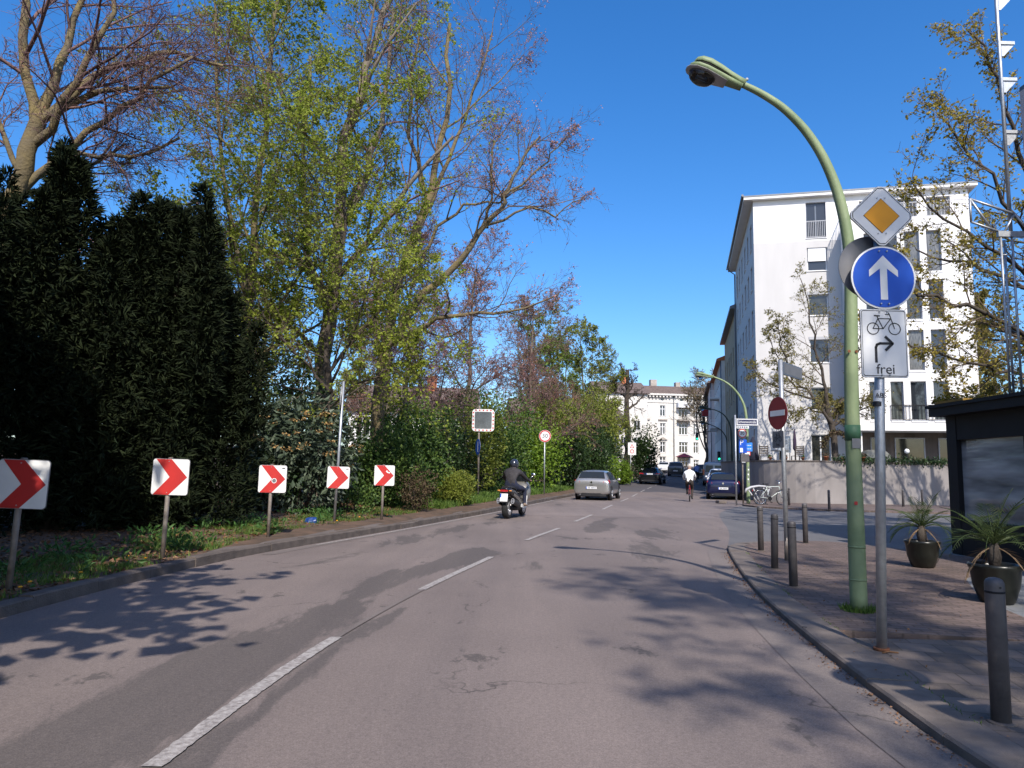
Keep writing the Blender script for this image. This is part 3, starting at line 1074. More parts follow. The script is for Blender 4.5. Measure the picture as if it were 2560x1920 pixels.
rows4 = [(1.2, 2.9), (4.3, 6.2), (7.5, 9.3), (10.6, 12.3)]
row_house('row_house', 'ochre rendered row house adjoining the tall white house', C0 + E2 * 16.05, 18.0, 14.9, K['beige'], K['zinc'], rows4, 6, base=0.4)
row_house('row_house', 'pale row house with red roof edge beyond the ochre house', C0 + E2 * 34.1 - E1 * 0.35, 20.0, 12.6, K['stone'], K['roof_red'], rows4[:4], 7, base=1.0)
rb = row_house('row_house', 'farthest pale row house before the street bends', C0 + E2 * 54.2 - E1 * 0.7, 22.0, 12.0, K['pink'], K['roof_brown'], rows4[:3], 7, base=1.6)
for k, (yy, zz) in enumerate(((40.0, 5.6), (40.0, 9.0), (44.5, 5.6))):
    p = C0 + E2 * yy - E1 * 1.35
    T = frame_T(p, E1)
    b = MB(T)
    b.box(0, 1.0, 0, 2.6, zz + 1.0, zz + 1.15)
    bo = b.build('balcony', K['stone'], rb if k == 2 else None)
    if k < 2:
        bo.parent = bpy.data.objects['row_house.001']
    railing(bo, T, 0.0, 1.0, zz + 1.16, zz + 2.0, 0.03, K['frame_white'], 9)

# white corner house that closes the street, far off
far = thing('corner_house', 'cream white nineteenth century corner house closing the street', 'building', (0, 0, 0))
FB = 2.5
TA = frame_T((20.0, 144.0, FB), (13.0, 1.2))
TC = frame_T((33.0, 145.2, FB), (14.0, 2.6))
frows = [(10.2, 12.4), (6.55, 8.8), (2.9, 5.1)]
fo = [(x, x + 1.15, a, b) for x in (1.0, 3.7, 6.4, 10.0) for a, b in frows] + [(9.9, 11.2, -0.2, 2.1)]
fo2 = [(x, x + w, a, b) for x, w in ((0.9, 1.9), (4.0, 1.1), (6.6, 1.9), (9.6, 1.1)) for a, b in frows] + [(0.8, 2.9, -0.3, 1.9), (4.0, 5.1, -0.3, 1.6), (6.6, 8.6, -0.3, 1.6)]
att = [(x + 0.1, x + 0.95, 13.35, 13.95) for x in (1.0, 3.7, 6.4, 10.0)]
att2 = [(x + 0.1, x + 0.95, 13.35, 13.95) for x in (1.0, 4.0, 7.0, 9.6)]
w = MB()
wall_open(w, 13.05, -1.5, 14.4, fo + att, 0.3, TA)
wall_open(w, 14.3, -1.5, 14.4, fo2 + att2, 0.3, TC)
w.box(0, 13.03, -0.12, -0.001, 12.95, 13.15, 0, TA)
w.box(0.05, 14.3, -0.12, -0.001, 12.95, 13.15, 0, TC)
w.build('wall', K['stone'], far)
for T, lst in ((TA, fo), (TC, fo2)):
    for q in lst:
        wide = q[1] - q[0] > 1.5
        wo = window(far, T, *q, K['frame_white'], 3 if wide else 2, 1, fw=0.11, y=0.18, transom=0.68, sill=K['stone_dark'])
        if abs(q[2] - 6.55) < 0.01:
            MB(T).box(q[0] - 0.35, q[1] + 0.35, -0.25, -0.002, q[3] + 0.55, q[3] + 0.85).build('hood', K['stone_dark'], wo)
        if abs(q[2] - 2.9) < 0.01 and T is TA:
            MB(T).prism([(q[0] - 0.35, q[3] + 0.35), (q[1] + 0.35, q[3] + 0.35), ((q[0] + q[1]) / 2, q[3] + 0.95)], -0.25, -0.002).build('pediment', K['stone_dark'], wo)
    for q in (att if T is TA else att2):
        window(far, T, *q, K['frame_white'], 1, 1, fw=0.08, y=0.18)
co = MB()
for T, W in ((TA, 13.2), (TC, 14.4)):
    co.box(-0.3, W, -0.7, 0.4, 14.4, 14.75, 0, T)
    for i in range(int(W / 0.7)):
        co.box(i * 0.7, i * 0.7 + 0.3, -0.55, -0.001, 14.0, 14.39, 0, T)
co.build('cornice', K['stone'], far)
r = MB()
for T, W in ((TA, 13.3), (TC, 14.6)):
    r.loft([[(-0.2, -0.7, 14.76), (-0.2, 9, 14.76), (-0.2, 5.5, 17.0), (-0.2, 2.2, 16.6)], [(W, -0.7, 14.76), (W, 9, 14.76), (W, 5.5, 17.0), (W, 2.2, 16.6)]], 0, False, (True, True), T)
ro = r.build('roof', K['roof_brown'], far)
MB(TA).box(9.0, 10.3, 3.0, 4.2, 16.0, 18.0).build('chimney', K['stone_dark'], ro)
MB(TC).box(1.6, 2.6, 3.0, 4.0, 16.0, 17.6).build('chimney', K['stone_dark'], ro)
MB(TA).tube([(12.85, -0.1, 14.3), (12.85, -0.1, 0)], 0.10, 8).build('downpipe', K['zinc'], far)
bal = MB(TC)
bal.box(0.4, 3.3, -1.1, -0.002, 9.3, 9.5)
bo = bal.build('balcony', K['stone_dark'], far)
railing(bo, TC, 0.4, 3.3, 9.52, 10.4, -1.05, K['dark_metal'], 20)
MB(TC).box(0.3, 3.4, -1.3, -0.002, 12.0, 13.0, 0).build('awning', K['frame_white'], far)
MB(TC).box(0.5, 3.3, -1.2, -0.002, 1.95, 2.15).build('canopy', K['dark_metal'], far)

# houses half hidden behind the park, on the far side
def park_house(name, label, x, y, W, D, Hh, m, roofm, cols, rows):
    t = thing(name, label, 'building', (0, 0, 0))
    T = frame_T((x, y, gz(y) - 0.3), (1, 0.12))
    o = [(c, c + 1.2, a, b) for c in cols for a, b in rows]
    w = MB()
    wall_open(w, W, -1, Hh, o, 0.2, T)
    w.box(0.001, W - 0.001, 0.21, D, -1, Hh - 0.01, 0, T)
    w.build('wall', m, t)
    for q in o:
        window(t, T, *q, K['frame_white'], 2, 1, y=0.1, sill=K['stone_dark'])
    r = MB(T)
    r.loft([[(-0.4, -0.5, Hh), (-0.4, D + 0.5, Hh), (-0.4, D * 0.5, Hh + 2.6)], [(W + 0.4, -0.5, Hh), (W + 0.4, D + 0.5, Hh), (W + 0.4, D * 0.5, Hh + 2.6)]])
    ro = r.build('roof', roofm, t)
    MB(T).box(W * 0.6, W * 0.6 + 0.9, D * 0.4, D * 0.4 + 0.7, Hh + 1.0, Hh + 3.6).build('chimney', K['roof_red'], ro)
    return t


rws = [(0.9, 2.6), (3.9, 5.6), (6.9, 8.6)]
park_house('villa', 'white villa glimpsed between trunks behind the shrubs', -14.0, 62.0, 11.0, 8.0, 6.2, K['render_white'], K['roof_brown'], (1.2, 4.0, 6.8, 9.6), rws[:2])
park_house('villa', 'pale house with brown roof behind the traffic mirror', 0.5, 80.0, 12.0, 9.0, 6.6, K['render_pale'], K['roof_brown'], (1.2, 4.0, 6.8, 9.6), rws[:2])
park_house('villa', 'brown roofed house with orange gable left of the corner house', 15.5, 128.0, 9.0, 10.0, 13.5, K['stone'], K['roof_brown'], (1.2, 4.0, 6.5), rws)

# curved garden wall with coping, and the raised terrace behind it
wall_t = thing('garden_wall', 'curved pale concrete garden wall in front of the white house', 'wall', (0, 0, 0))
wp = []
for i in range(9):
    a = R(180 + 80 * i / 8)
    wp.append((15.2 + 2.5 * math.cos(a), 37.6 + 2.5 * math.sin(a)))
wp = [(12.75 + 0.05, 44.0)] + wp + [(18.0, 35.55), (20.5, 36.35), (22.8, 37.2), (27, 38.8)]
# each stretch is one wall slab between joints
path = interp_path(wp, 0.5)
ring = []
for i, p in enumerate(path):
    a, b = path[max(i - 1, 0)], path[min(i + 1, len(path) - 1)]
    t = Vector((b[0] - a[0], b[1] - a[1], 0)).normalized()
    nn = Vector((-t.y, t.x, 0))
    q = Vector((p[0], p[1], 0))
    ring.append((q, nn))
MB().loft([[q + Vector((0, 0, -0.1)), q + Vector((0, 0, 2.08)), q + nn * 0.25 + Vector((0, 0, 2.08)), q + nn * 0.25 + Vector((0, 0, -0.1))] for q, nn in ring]).build('wall', K['wall_conc'], wall_t)
MB().loft([[q - nn * 0.04 + Vector((0, 0, 2.083)), q - nn * 0.04 + Vector((0, 0, 2.14)), q + nn * 0.29 + Vector((0, 0, 2.14)), q + nn * 0.29 + Vector((0, 0, 2.083))] for q, nn in ring]).build('coping', K['granite'], wall_t)
ter = [(p[0], p[1]) for p in path[10:]]
mb = MB()
tp = [(q + nn * 0.3) for q, nn in ring]
poly = [(p.x, p.y, 1.95) for p in tp] + [(29, 42.5, 1.95), (15.5, 43.7, 1.95)]
mb.add(poly, [tuple(range(len(poly)))])
tag(mb.build('terrace_ground', K['slab']), kind='structure')

# dark pavilion with see-through foil windows, right edge
kio = thing('pavilion', 'dark flat roofed restaurant pavilion with clear foil windows at the kerb', 'pavilion', (7.95, 13.15, PZ))
kb = MB()
for yy in (-0.28, -2.25, -4.2, -6.2, -8.0):
    kb.box(0, 0.22, yy, yy + 0.28, 0, 2.45)
kb.box(0.01, 0.2, -7.9, -0.281, 0.0, 0.62)
kb.box(0.01, 0.2, -7.9, -0.281, 2.02, 2.45)
kb.box(0.221, 4.2, -0.2, 0.0, 0, 2.45)
kb.build('frame', K['dark_metal'], kio)
fo_m = mat('foil_painted_reflections', (0.55, 0.54, 0.52), 0.12, scale=1.5, bump=1.0, bscale=1.5, spec=1.0, aniso=(1, 0.4, 2.2), col2=(0.03, 0.03, 0.032), detail=3)  # opaque foil; the pale streaks are reflections painted into its colour
for i in range(4):
    y1 = (-0.28, -2.25, -4.2, -6.2)[i]
    y0 = (-2.25, -4.2, -6.2, -8.0)[i] + 0.28
    MB().box(0.09, 0.10, y0, y1, 0.62, 2.02).build('foil_window', fo_m, kio)
kb = MB()
kb.box(-0.22, 4.4, -8.4, 0.15, 2.452, 2.60, 0)
kb.box(-0.26, 4.43, -8.43, 0.19, 2.603, 2.66, 0)
ko = kb.build('roof', K['dark_metal'], kio)
MB().box(-0.262, -0.10, -0.95, -0.15, 2.663, 2.70).build('yellow_board', mat('board_ochre', (0.22, 0.13, 0.02), 0.7), ko)
for i in range(6):
    MB().box(0.30, 0.34, -1.4 * i - 1.2, -1.4 * i - 0.15, 0.02, 2.4).build('inner_curtain', K['bollard'], kio)

# the house above the pavilion: one pale gable, its drainpipe and bracketed scaffold
hs = thing('side_street_house', 'pale pink house edge with scaffold brackets above the pavilion', 'building', (9.12, 12.35, 0))
MB().box(0, 9, -9.0, 0, -0.2, 8.4).build('wall', K['pink'], hs)
MB().box(0.0, 9.2, -9.0, 0.0, 8.403, 8.48).build('roof', K['zinc'], hs)
sct = thing('scaffold_mast', 'grey lattice scaffold mast with triangular bracket above the pavilion roof', 'scaffold', (8.52, 12.15, 2.66))
m = MB()
m.cyl((0.22, 0.12, 3.0), (0.24, 0.14, 9.5), 0.032, n=8)
m.build('upright', K['steel'], sct)
for (dx, dy) in ((0, 0), (0.20, 0.0), (0.20, 0.20)):
    MB().cyl((dx - 0.05, dy, 0), (dx - 0.05, dy, 2.95), 0.020, n=8).build('leg', K['steel'], sct)
for k in range(7):
    m = MB()
    z = 0.1 + 0.42 * k
    m.cyl((-0.05, 0, z), (0.15, 0, z), 0.010, n=6)
    m.build('brace', K['steel'], sct)
m = MB()
for a, b in (((-0.55, 0, 3.2), (-0.02, 0, 3.02)), ((-0.55, 0, 3.2), (-0.55, 0, 3.62)), ((-0.55, 0, 3.62), (0.22, 0, 3.36)), ((-0.55, 0, 3.62), (-0.18, 0, 3.05)), ((0.0, 0, 3.0), (0.22, 0, 3.36)), ((0.22, 0, 3.36), (0.5, 0, 3.0))):
    m.cyl(a, b, 0.020, n=6)
m.box(-0.1, 0.5, -0.03, 0.03, 2.94, 3.04)
m.build('bracket', K['steel'], sct)
for z in (4.9, 5.9, 6.6, 7.5):
    m = MB()
    m.box(0.22, 0.50, 0.10, 0.15, z, z + 0.06)
    m.prism([(0.26, z - 0.22), (0.30, z - 0.22), (0.5, z), (0.26, z)], 0.12, 0.14)
    m.build('arm', K['steel'], sct)

# ---------------------------------------------------------------- trees and shrubs
LEAF = {}
LEAF['fresh'] = leaf_mat('leaf_fresh', [(0.20, 0.26, 0.028), (0.31, 0.37, 0.045), (0.40, 0.44, 0.075)], 0.5)
LEAF['bud_pink'] = leaf_mat('buds_pink', [(0.22, 0.10, 0.09), (0.40, 0.20, 0.17), (0.50, 0.30, 0.26)], 0.3)
LEAF['bud_brown'] = leaf_mat('buds_brown', [(0.20, 0.10, 0.06), (0.30, 0.16, 0.10)], 0.3)
LEAF['olive'] = leaf_mat('leaf_olive', [(0.15, 0.14, 0.04), (0.23, 0.21, 0.06), (0.30, 0.25, 0.08)], 0.4)
LEAF['gold'] = leaf_mat('leaf_gold', [(0.25, 0.20, 0.035), (0.37, 0.31, 0.05), (0.42, 0.31, 0.08)], 0.45)
LEAF['yew'] = leaf_mat('needles_yew', [(0.008, 0.011, 0.006), (0.015, 0.023, 0.010), (0.026, 0.034, 0.014)], 0.05, 0.85)
LEAF['yew'].node_tree.nodes['Principled BSDF'].inputs['Specular IOR Level'].default_value = 0.1
LEAF['dark'] = leaf_mat('leaf_dark', [(0.018, 0.038, 0.012), (0.032, 0.062, 0.018), (0.05, 0.085, 0.025)], 0.2, 0.4)
LEAF['mid'] = leaf_mat('leaf_mid', [(0.022, 0.05, 0.012), (0.05, 0.10, 0.02), (0.085, 0.15, 0.03), (0.14, 0.20, 0.045)], 0.3, 0.5)
LEAF['bright'] = leaf_mat('leaf_bright', [(0.10, 0.19, 0.018), (0.16, 0.26, 0.025), (0.22, 0.31, 0.035)], 0.38)
LEAF['lime'] = leaf_mat('leaf_lime', [(0.15, 0.19, 0.025), (0.22, 0.26, 0.04), (0.28, 0.30, 0.06)], 0.4)
LEAF['vib'] = leaf_mat('leaf_viburnum', [(0.035, 0.055, 0.034), (0.065, 0.09, 0.055), (0.11, 0.14, 0.09)], 0.15, 0.5)
LEAF['flower'] = leaf_mat('flower_ochre', [(0.36, 0.22, 0.08), (0.46, 0.30, 0.13)], 0.2, 0.8)
LEAF['brownbush'] = leaf_mat('leaf_brown', [(0.07, 0.045, 0.03), (0.11, 0.075, 0.045), (0.09, 0.085, 0.03)], 0.2, 0.8)

BARE = dict(wig=[0.05, 0.13, 0.17, 0.22, 0.25], up=[0.05, 0.05, 0.03, 0.02, 0.0], n=[8, 9, 7, 6, 0], ang=[0.75, 0.75, 0.75, 0.7, 0.6],
            lr=[0.5, 0.55, 0.5, 0.5, 0.5], t0=[0.3, 0.2, 0.15, 0.12, 0.1], segs=[8, 6, 5, 3, 1], taper=0.35, rr=0.5, maxlevel=4, rmin=0.0045)


def preset(**kw):
    d = dict(BARE)
    d.update(kw)
    return d


def fill(path, k):
    """resample a hand-drawn limb with k points between each pair"""
    out = []
    for a, b in zip(path[:-1], path[1:]):
        for i in range(k):
            out.append(tuple(lerp(a[q], b[q], i / k) for q in range(3)))
    out.append(path[-1])
    return out


def limb(g, path, r0, r1, lev, nmul=1.0, t0=None, k=3, wob=0.05, lscale=1.0):
    p = fill(path, k)
    rr_ = g.r
    p = [p[0]] + [tuple(c + rr_.gauss(0, wob) for c in q) for q in p[1:]]
    n = len(p)
    rad = [lerp(r0, r1, (i / (n - 1)) ** 0.8) for i in range(n)]
    g.add_path(p, rad, lev)
    L = sum(math.dist(a, b) for a, b in zip(p[:-1], p[1:]))
    g.children(p, rad, L * lscale, lev, nmul, t0)
    return p


def rel(path, b):
    return [(x - b[0], y - b[1], z - b[2]) for x, y, z in path]


def tree_at(b):
    return (b[0], b[1], verge_z(b[0], b[1]) - 0.08)


# T1 tall bare beech behind the evergreens
b = tree_at((-11.0, 14.6))
g = Grower(11, **preset(n=[8, 10, 9, 8, 0], wig=[0.05, 0.12, 0.16, 0.2, 0.22], up=[0.05, 0.03, 0.0, -0.03, -0.06], lr=[0.5, 0.55, 0.55, 0.6, 0.5], rmin=0.0055))
limb(g, rel([(-11.0, 14.6, b[2]), (-10.9, 14.6, 3), (-10.8, 14.6, 5.8), (-10.35, 14.5, 7.4), (-10.1, 14.5, 8.5)], b), 0.22, 0.16, 0, 0.4, 0.55)
for pth, r0 in (([(-10.15, 14.5, 8.4), (-9.9, 14.6, 9.8), (-9.6, 14.8, 11.6), (-9.4, 15, 14)], 0.13),
                ([(-10.15, 14.5, 8.3), (-10.5, 14.3, 10.2), (-10.6, 14.2, 12.5), (-10.9, 14, 15)], 0.13),
                ([(-10.2, 14.5, 8.0), (-9.2, 14.2, 9.2), (-8.6, 14.0, 10.8), (-8.3, 14.0, 13)], 0.10),
                ([(-10.0, 14.5, 8.6), (-9.0, 15.2, 10.2), (-8.0, 15.6, 10.9), (-6.9, 15.8, 10.6)], 0.10),
                ([(-10.5, 14.6, 6.9), (-9.2, 14.6, 8.4), (-8.0, 14.4, 9.1), (-7.0, 14.2, 9.9)], 0.09),
                ([(-10.4, 14.6, 7.2), (-9.4, 14.8, 7.9), (-8.4, 15.0, 8.0), (-7.4, 15.0, 8.4)], 0.07),
                ([(-10.7, 14.6, 6.2), (-11.8, 14.6, 7.6), (-12.6, 14.8, 9)], 0.12)):
    limb(g, rel(pth, b), r0, 0.03, 1, 1.0, 0.15, 3, 0.06, 0.85)
T1 = tree_objects('beech_tree', 'tall bare beech with ochre lichen trunk behind the dark evergreens', 'tree', g, K['bark_lichen'], K['twig_purple'], LEAF['bud_brown'], 1500, 0.05, b, seed=3)

# T2 slender tree in fresh leaf
b = tree_at((-7.35, 20.0))
GREEN = preset(n=[8, 8, 8, 7, 0], ang=[0.85, 0.8, 0.8, 0.7, 0.6], up=[0.05, 0.03, 0.02, 0.0, 0.0], lr=[0.42, 0.55, 0.5, 0.45, 0.5])
g = Grower(21, **GREEN)
limb(g, rel([(-7.35, 20, b[2]), (-7.5, 20, 3.2), (-7.5, 20, 6.4), (-7.45, 20, 9.2), (-7.4, 20, 12.1), (-7.2, 20, 16)], b), 0.17, 0.05, 0, 2.0, 0.25, 3, 0.05, 0.7)
limb(g, rel([(-7.5, 20, 5.8), (-8.2, 19.8, 8.6), (-8.6, 19.6, 12), (-8.9, 19.5, 15.5)], b), 0.09, 0.03, 1, 1.6, 0.2, 3, 0.06, 0.6)
limb(g, rel([(-7.45, 20, 4.6), (-6.6, 19.8, 6.0), (-5.6, 19.6, 7.6), (-4.6, 19.4, 8.2)], b), 0.07, 0.02, 1, 1.5, 0.15, 3, 0.06, 0.8)
limb(g, rel([(-7.5, 20, 5.2), (-8.6, 19.8, 6.4), (-9.6, 19.6, 7.6), (-10.6, 19.4, 8.8)], b), 0.06, 0.02, 1, 1.5, 0.15, 3, 0.06, 0.8)
T2 = tree_objects('young_tree', 'slender tree in fresh yellow green leaf beside the evergreens', 'tree', g, K['bark_lichen'], K['twig_brown'], LEAF['fresh'], 32000, 0.085, b, seed=5, leaf_kw=dict(flat=0.3, droop=0.2))

# T2b second leafy tree filling the middle
b = tree_at((-4.9, 19.6))
g = Grower(22, **GREEN)
limb(g, rel([(-4.9, 19.6, b[2]), (-4.9, 19.6, 2.6), (-5.0, 19.5, 5.0), (-4.8, 19.4, 8), (-4.9, 19.4, 11.5)], b), 0.11, 0.03, 0, 2.4, 0.25, 3, 0.06, 0.75)
limb(g, rel([(-4.95, 19.5, 4.0), (-4.0, 19.3, 5.2), (-3.2, 19.2, 6.2), (-2.6, 19.2, 6.6)], b), 0.05, 0.015, 1, 1.6, 0.1, 3, 0.05, 0.8)
limb(g, rel([(-4.95, 19.5, 3.4), (-5.8, 19.2, 4.4), (-6.6, 19.0, 5.2), (-7.2, 18.8, 6.6)], b), 0.05, 0.015, 1, 1.6, 0.1, 3, 0.05, 0.8)
limb(g, rel([(-4.9, 19.5, 3.0), (-4.2, 19.0, 3.6), (-3.4, 18.8, 3.9), (-2.6, 18.8, 4.2)], b), 0.04, 0.012, 1, 1.8, 0.1, 3, 0.05, 0.8)
T2b = tree_objects('young_tree', 'bushy young tree in bright green leaf before the thick mottled trunk', 'tree', g, K['bark_dark'], K['twig_brown'], LEAF['fresh'], 30000, 0.085, b, seed=6, leaf_kw=dict(flat=0.3, droop=0.2))

# T3 thick mottled trunk
b = tree_at((-5.9, 22.0))
g = Grower(31, **preset(n=[7, 8, 8, 6, 0]))
limb(g, rel([(-5.9, 22, b[2]), (-5.85, 22, 2.9), (-5.8, 22, 5.8), (-5.55, 22, 9.0), (-5.5, 22, 11.8), (-4.95, 22, 14.2), (-4.1, 22, 17)], b), 0.33, 0.09, 0, 1.2, 0.3, 3, 0.05, 0.6)
limb(g, rel([(-5.75, 22, 6.2), (-6.6, 22.4, 8.2), (-7.0, 22.6, 11), (-7.0, 22.8, 15)], b), 0.15, 0.05, 1, 1.0, 0.2, 3, 0.06, 0.6)
limb(g, rel([(-5.55, 22, 8.8), (-4.7, 21.8, 10.6), (-4.2, 21.6, 13), (-4.0, 21.5, 16)], b), 0.14, 0.05, 1, 1.0, 0.2, 3, 0.06, 0.6)
limb(g, rel([(-5.8, 22, 4.8), (-6.8, 21.8, 5.6), (-7.7, 21.6, 5.5), (-8.5, 21.6, 6.6)], b), 0.09, 0.03, 1, 1.2, 0.2, 3, 0.06, 0.8)
T3 = tree_objects('plane_tree', 'thick trunked tree with grey mottled bark in the park', 'tree', g, K['bark_mott'], K['twig_purple'], LEAF['fresh'], 12000, 0.08, b, seed=7)

# T3b budding tree with long limb over the road
b = tree_at((-4.4, 23.0))
g = Grower(32, **preset(n=[6, 9, 8, 7, 0], ang=[0.7, 0.65, 0.7, 0.7, 0.6], up=[0.05, 0.06, 0.07, 0.05, 0.03], wig=[0.05, 0.13, 0.2, 0.25, 0.28]))
limb(g, rel([(-4.4, 23, b[2]), (-4.3, 23, 2.8), (-4.15, 23, 5.0), (-3.8, 23, 7.5), (-2.9, 23, 10.4), (-2.35, 23, 13.2), (-2.4, 23, 16.5)], b), 0.27, 0.06, 0, 0.7, 0.45, 3, 0.05, 0.55)
LB = [([(-4.1, 23, 5.3), (-2.9, 22.8, 6.9), (-1.7, 22.6, 8.1), (-0.8, 22.4, 9.4), (-0.35, 22.3, 10.2), (0.1, 22.3, 11.1), (0.7, 22.2, 12.2)], 0.16, 0.03, 1.3, 0.35),
      ([(-0.9, 22.4, 9.2), (0.4, 22.2, 9.7), (1.2, 22.0, 9.4), (2.1, 21.9, 9.9)], 0.05, 0.015, 1.0, 0.2),
      ([(-0.4, 22.3, 10.1), (0.5, 22.3, 10.8), (1.2, 22.2, 11.6), (1.6, 22.2, 12.2)], 0.05, 0.015, 1.2, 0.2),
      ([(-0.9, 22.4, 9.1), (-0.7, 22.6, 10.6), (-0.8, 22.6, 11.8), (-0.2, 22.6, 12.8)], 0.05, 0.015, 1.2, 0.2),
      ([(-4.15, 23, 5.2), (-2.8, 22.6, 5.9), (-1.6, 22.3, 6.3), (-0.1, 22.0, 6.2), (1.4, 21.8, 6.8)], 0.11, 0.02, 1.5, 0.2),
      ([(-3.8, 23, 7.4), (-2.5, 22.8, 9.3), (-1.6, 22.7, 9.9), (-0.5, 22.6, 10.1), (0.2, 22.6, 10.6)], 0.07, 0.02, 1.0, 0.3),
      ([(-3.4, 23, 8.6), (-2.6, 23.2, 11), (-1.8, 23.3, 13.2), (-0.9, 23.4, 16.4)], 0.11, 0.03, 1.4, 0.3),
      ([(-2.9, 23, 10.2), (-3.6, 23, 12.4), (-3.6, 23, 14.4), (-3.4, 23, 16.6)], 0.09, 0.03, 1.2, 0.3)]
for pth, r0, r1, nm, t0 in LB:
    limb(g, rel(pth, b), r0, r1, 1, nm, t0, 3, 0.06, 0.62)
T3b = tree_objects('budding_tree', 'budding tree with pinkish buds and one long limb reaching over the road', 'tree', g, K['bark_lichen'], K['twig_brown'], LEAF['bud_pink'], 9000, 0.055, b, seed=8, leaf_prob=0.7)

# brown and purple haze of bare trees further back
far_trees = [
    # x, y, height, seed, leaf, n, size, label, spread
    (-2.3, 38.0, 12.2, 41, 'bud_pink', 2500, 0.09, 'bare purple brown tree rising behind the traffic mirror', 0.55),
    (-7.5, 44.0, 13.0, 42, 'bud_brown', 2500, 0.10, 'bare brown tree behind the flowering shrub', 0.55),
    (-17.0, 40.0, 13.5, 43, 'bud_pink', 3000, 0.12, 'russet bare tree between the evergreens and the leafy tree', 0.6),
    (1.4, 50.0, 11.2, 44, 'bright', 3800, 0.13, 'airy light green tree behind the speed limit sign', 0.5),
    (4.2, 56.0, 10.0, 45, 'bright', 3600, 0.13, 'thin green tree leaning over the silver car', 0.5),
    (-25.0, 42.0, 14.0, 46, 'bud_brown', 2500, 0.12, 'bare tree far back behind the tallest evergreen', 0.6),
    (-4.6, 31.0, 11.5, 48, 'bud_pink', 2500, 0.08, 'bare purple tree left of the traffic mirror', 0.6),
    (1.2, 43.0, 11.0, 49, 'bud_brown', 2500, 0.10, 'bare brown tree right of the traffic mirror', 0.6),
    (-10.5, 50.0, 12.0, 57, 'lime', 5000, 0.14, 'yellow green tree before the white villa', 0.6),
    (6.4, 66.0, 12.5, 58, 'lime', 8000, 0.19, 'tall yellow green tree before the far rooftops', 0.55),
    (3.2, 60.0, 12.0, 59, 'lime', 7000, 0.18, 'broad yellow green tree behind the silver car', 0.6),
    (9.8, 72.0, 11.0, 56, 'lime', 6000, 0.2, 'yellow green tree beside the pollarded tree', 0.6),
    (-12.0, 34.0, 12.5, 47, 'fresh', 4000, 0.12, 'pale green tree glimpsed behind the slender tree', 0.55),
]
protos = {}
for kind, sd, lf, n, sz in (('bud_pink', 41, 'bud_pink', 3500, 0.09), ('bud_brown', 42, 'bud_brown', 3500, 0.10), ('bright', 44, 'bright', 6500, 0.125), ('lime', 58, 'lime', 9500, 0.15), ('fresh', 47, 'fresh', 7000, 0.11)):
    h = 12.0
    g = Grower(sd, **preset(n=[15, 9, 8, 7, 0], lr=[0.47, 0.55, 0.5, 0.5, 0.5], rmin=0.010, ang=[0.85, 0.75, 0.75, 0.7, 0.6], up=[0.04, 0.06, 0.04, 0.02, 0]))
    limb(g, [(0, 0, 0), (0.1, 0, h * 0.3), (0.0, 0.1, h * 0.6), (0.25, 0, h)], 0.018 * h, 0.03, 0, 1.0, 0.2, 3, 0.08, 0.62)
    protos[kind] = [g, lf, n, sz, sd, None]
for x, y, h, sd, lf, n, sz, lab, sp in far_trees:
    b = tree_at((x, y))
    pr = protos[lf]
    if pr[5] is None:
        pr[5] = tree_objects('park_tree', lab, 'tree', pr[0], K['bark_grey'], K['twig_purple'] if lf.startswith('bud') else K['twig_brown'], LEAF[pr[1]], pr[2], pr[3], b, seed=pr[4])
        o = pr[5]
    else:
        o = copy_tree(pr[5])
    o.location, o['label'] = b, lab
    o.rotation_euler = (0, 0, sd * 1.7)
    o.scale = (h / 12 * (0.9 + sp * 0.2),) * 2 + (h / 12,)

# pollarded dark tree before the corner house
b = tree_at((12.2, 76.0))
g = Grower(51, **preset(n=[9, 6, 5, 5, 0], lr=[0.28, 0.5, 0.5, 0.5, 0.5], up=[0.02, 0.12, 0.08, 0.05, 0], wig=[0.05, 0.3, 0.3, 0.3, 0.3], rmin=0.022))
limb(g, [(0, 0, 0), (0.1, 0, 4), (0.0, 0, 8.2), (0.15, 0, 11.2)], 0.42, 0.18, 0, 1.0, 0.55, 3, 0.05, 0.8)
tree_objects('pollard_tree', 'dark knobbly pollarded tree standing up before the far rooftops', 'tree', g, K['bark_dark'], K['bark_dark'], None, 0, 0, b, seed=51)

# street trees before the corner house
for i, (x, y, h, lab) in enumerate(((30.2, 112.0, 15.5, 'bare street tree with forked dark trunk before the corner house'), (35.0, 118.0, 13.5, 'thin bare street tree at the bend before the corner house'), (38.6, 124.0, 12.5, 'farthest bare street tree beside the row houses'))):
    b = (x, y, gz(y))
    g = Grower(60 + i, **preset(n=[9, 8, 6, 6, 0], lr=[0.62, 0.5, 0.5, 0.5, 0.5], ang=[0.45, 0.5, 0.6, 0.6, 0.6], up=[0.05, 0.08, 0.05, 0.03, 0.0], rmin=0.030))
    limb(g, [(0, 0, 0), (0.1, 0, h * 0.2), (-0.1, 0, h * 0.45), (0.1, 0, h * 0.75)], 0.30, 0.08, 0, 1.0, 0.25, 3, 0.1, 1.0)
    tree_objects('street_tree', lab, 'tree', g, K['bark_dark'], K['twig_brown'], LEAF['olive'], 2500, 0.14, b, seed=60 + i, group='bare street trees at the bend')

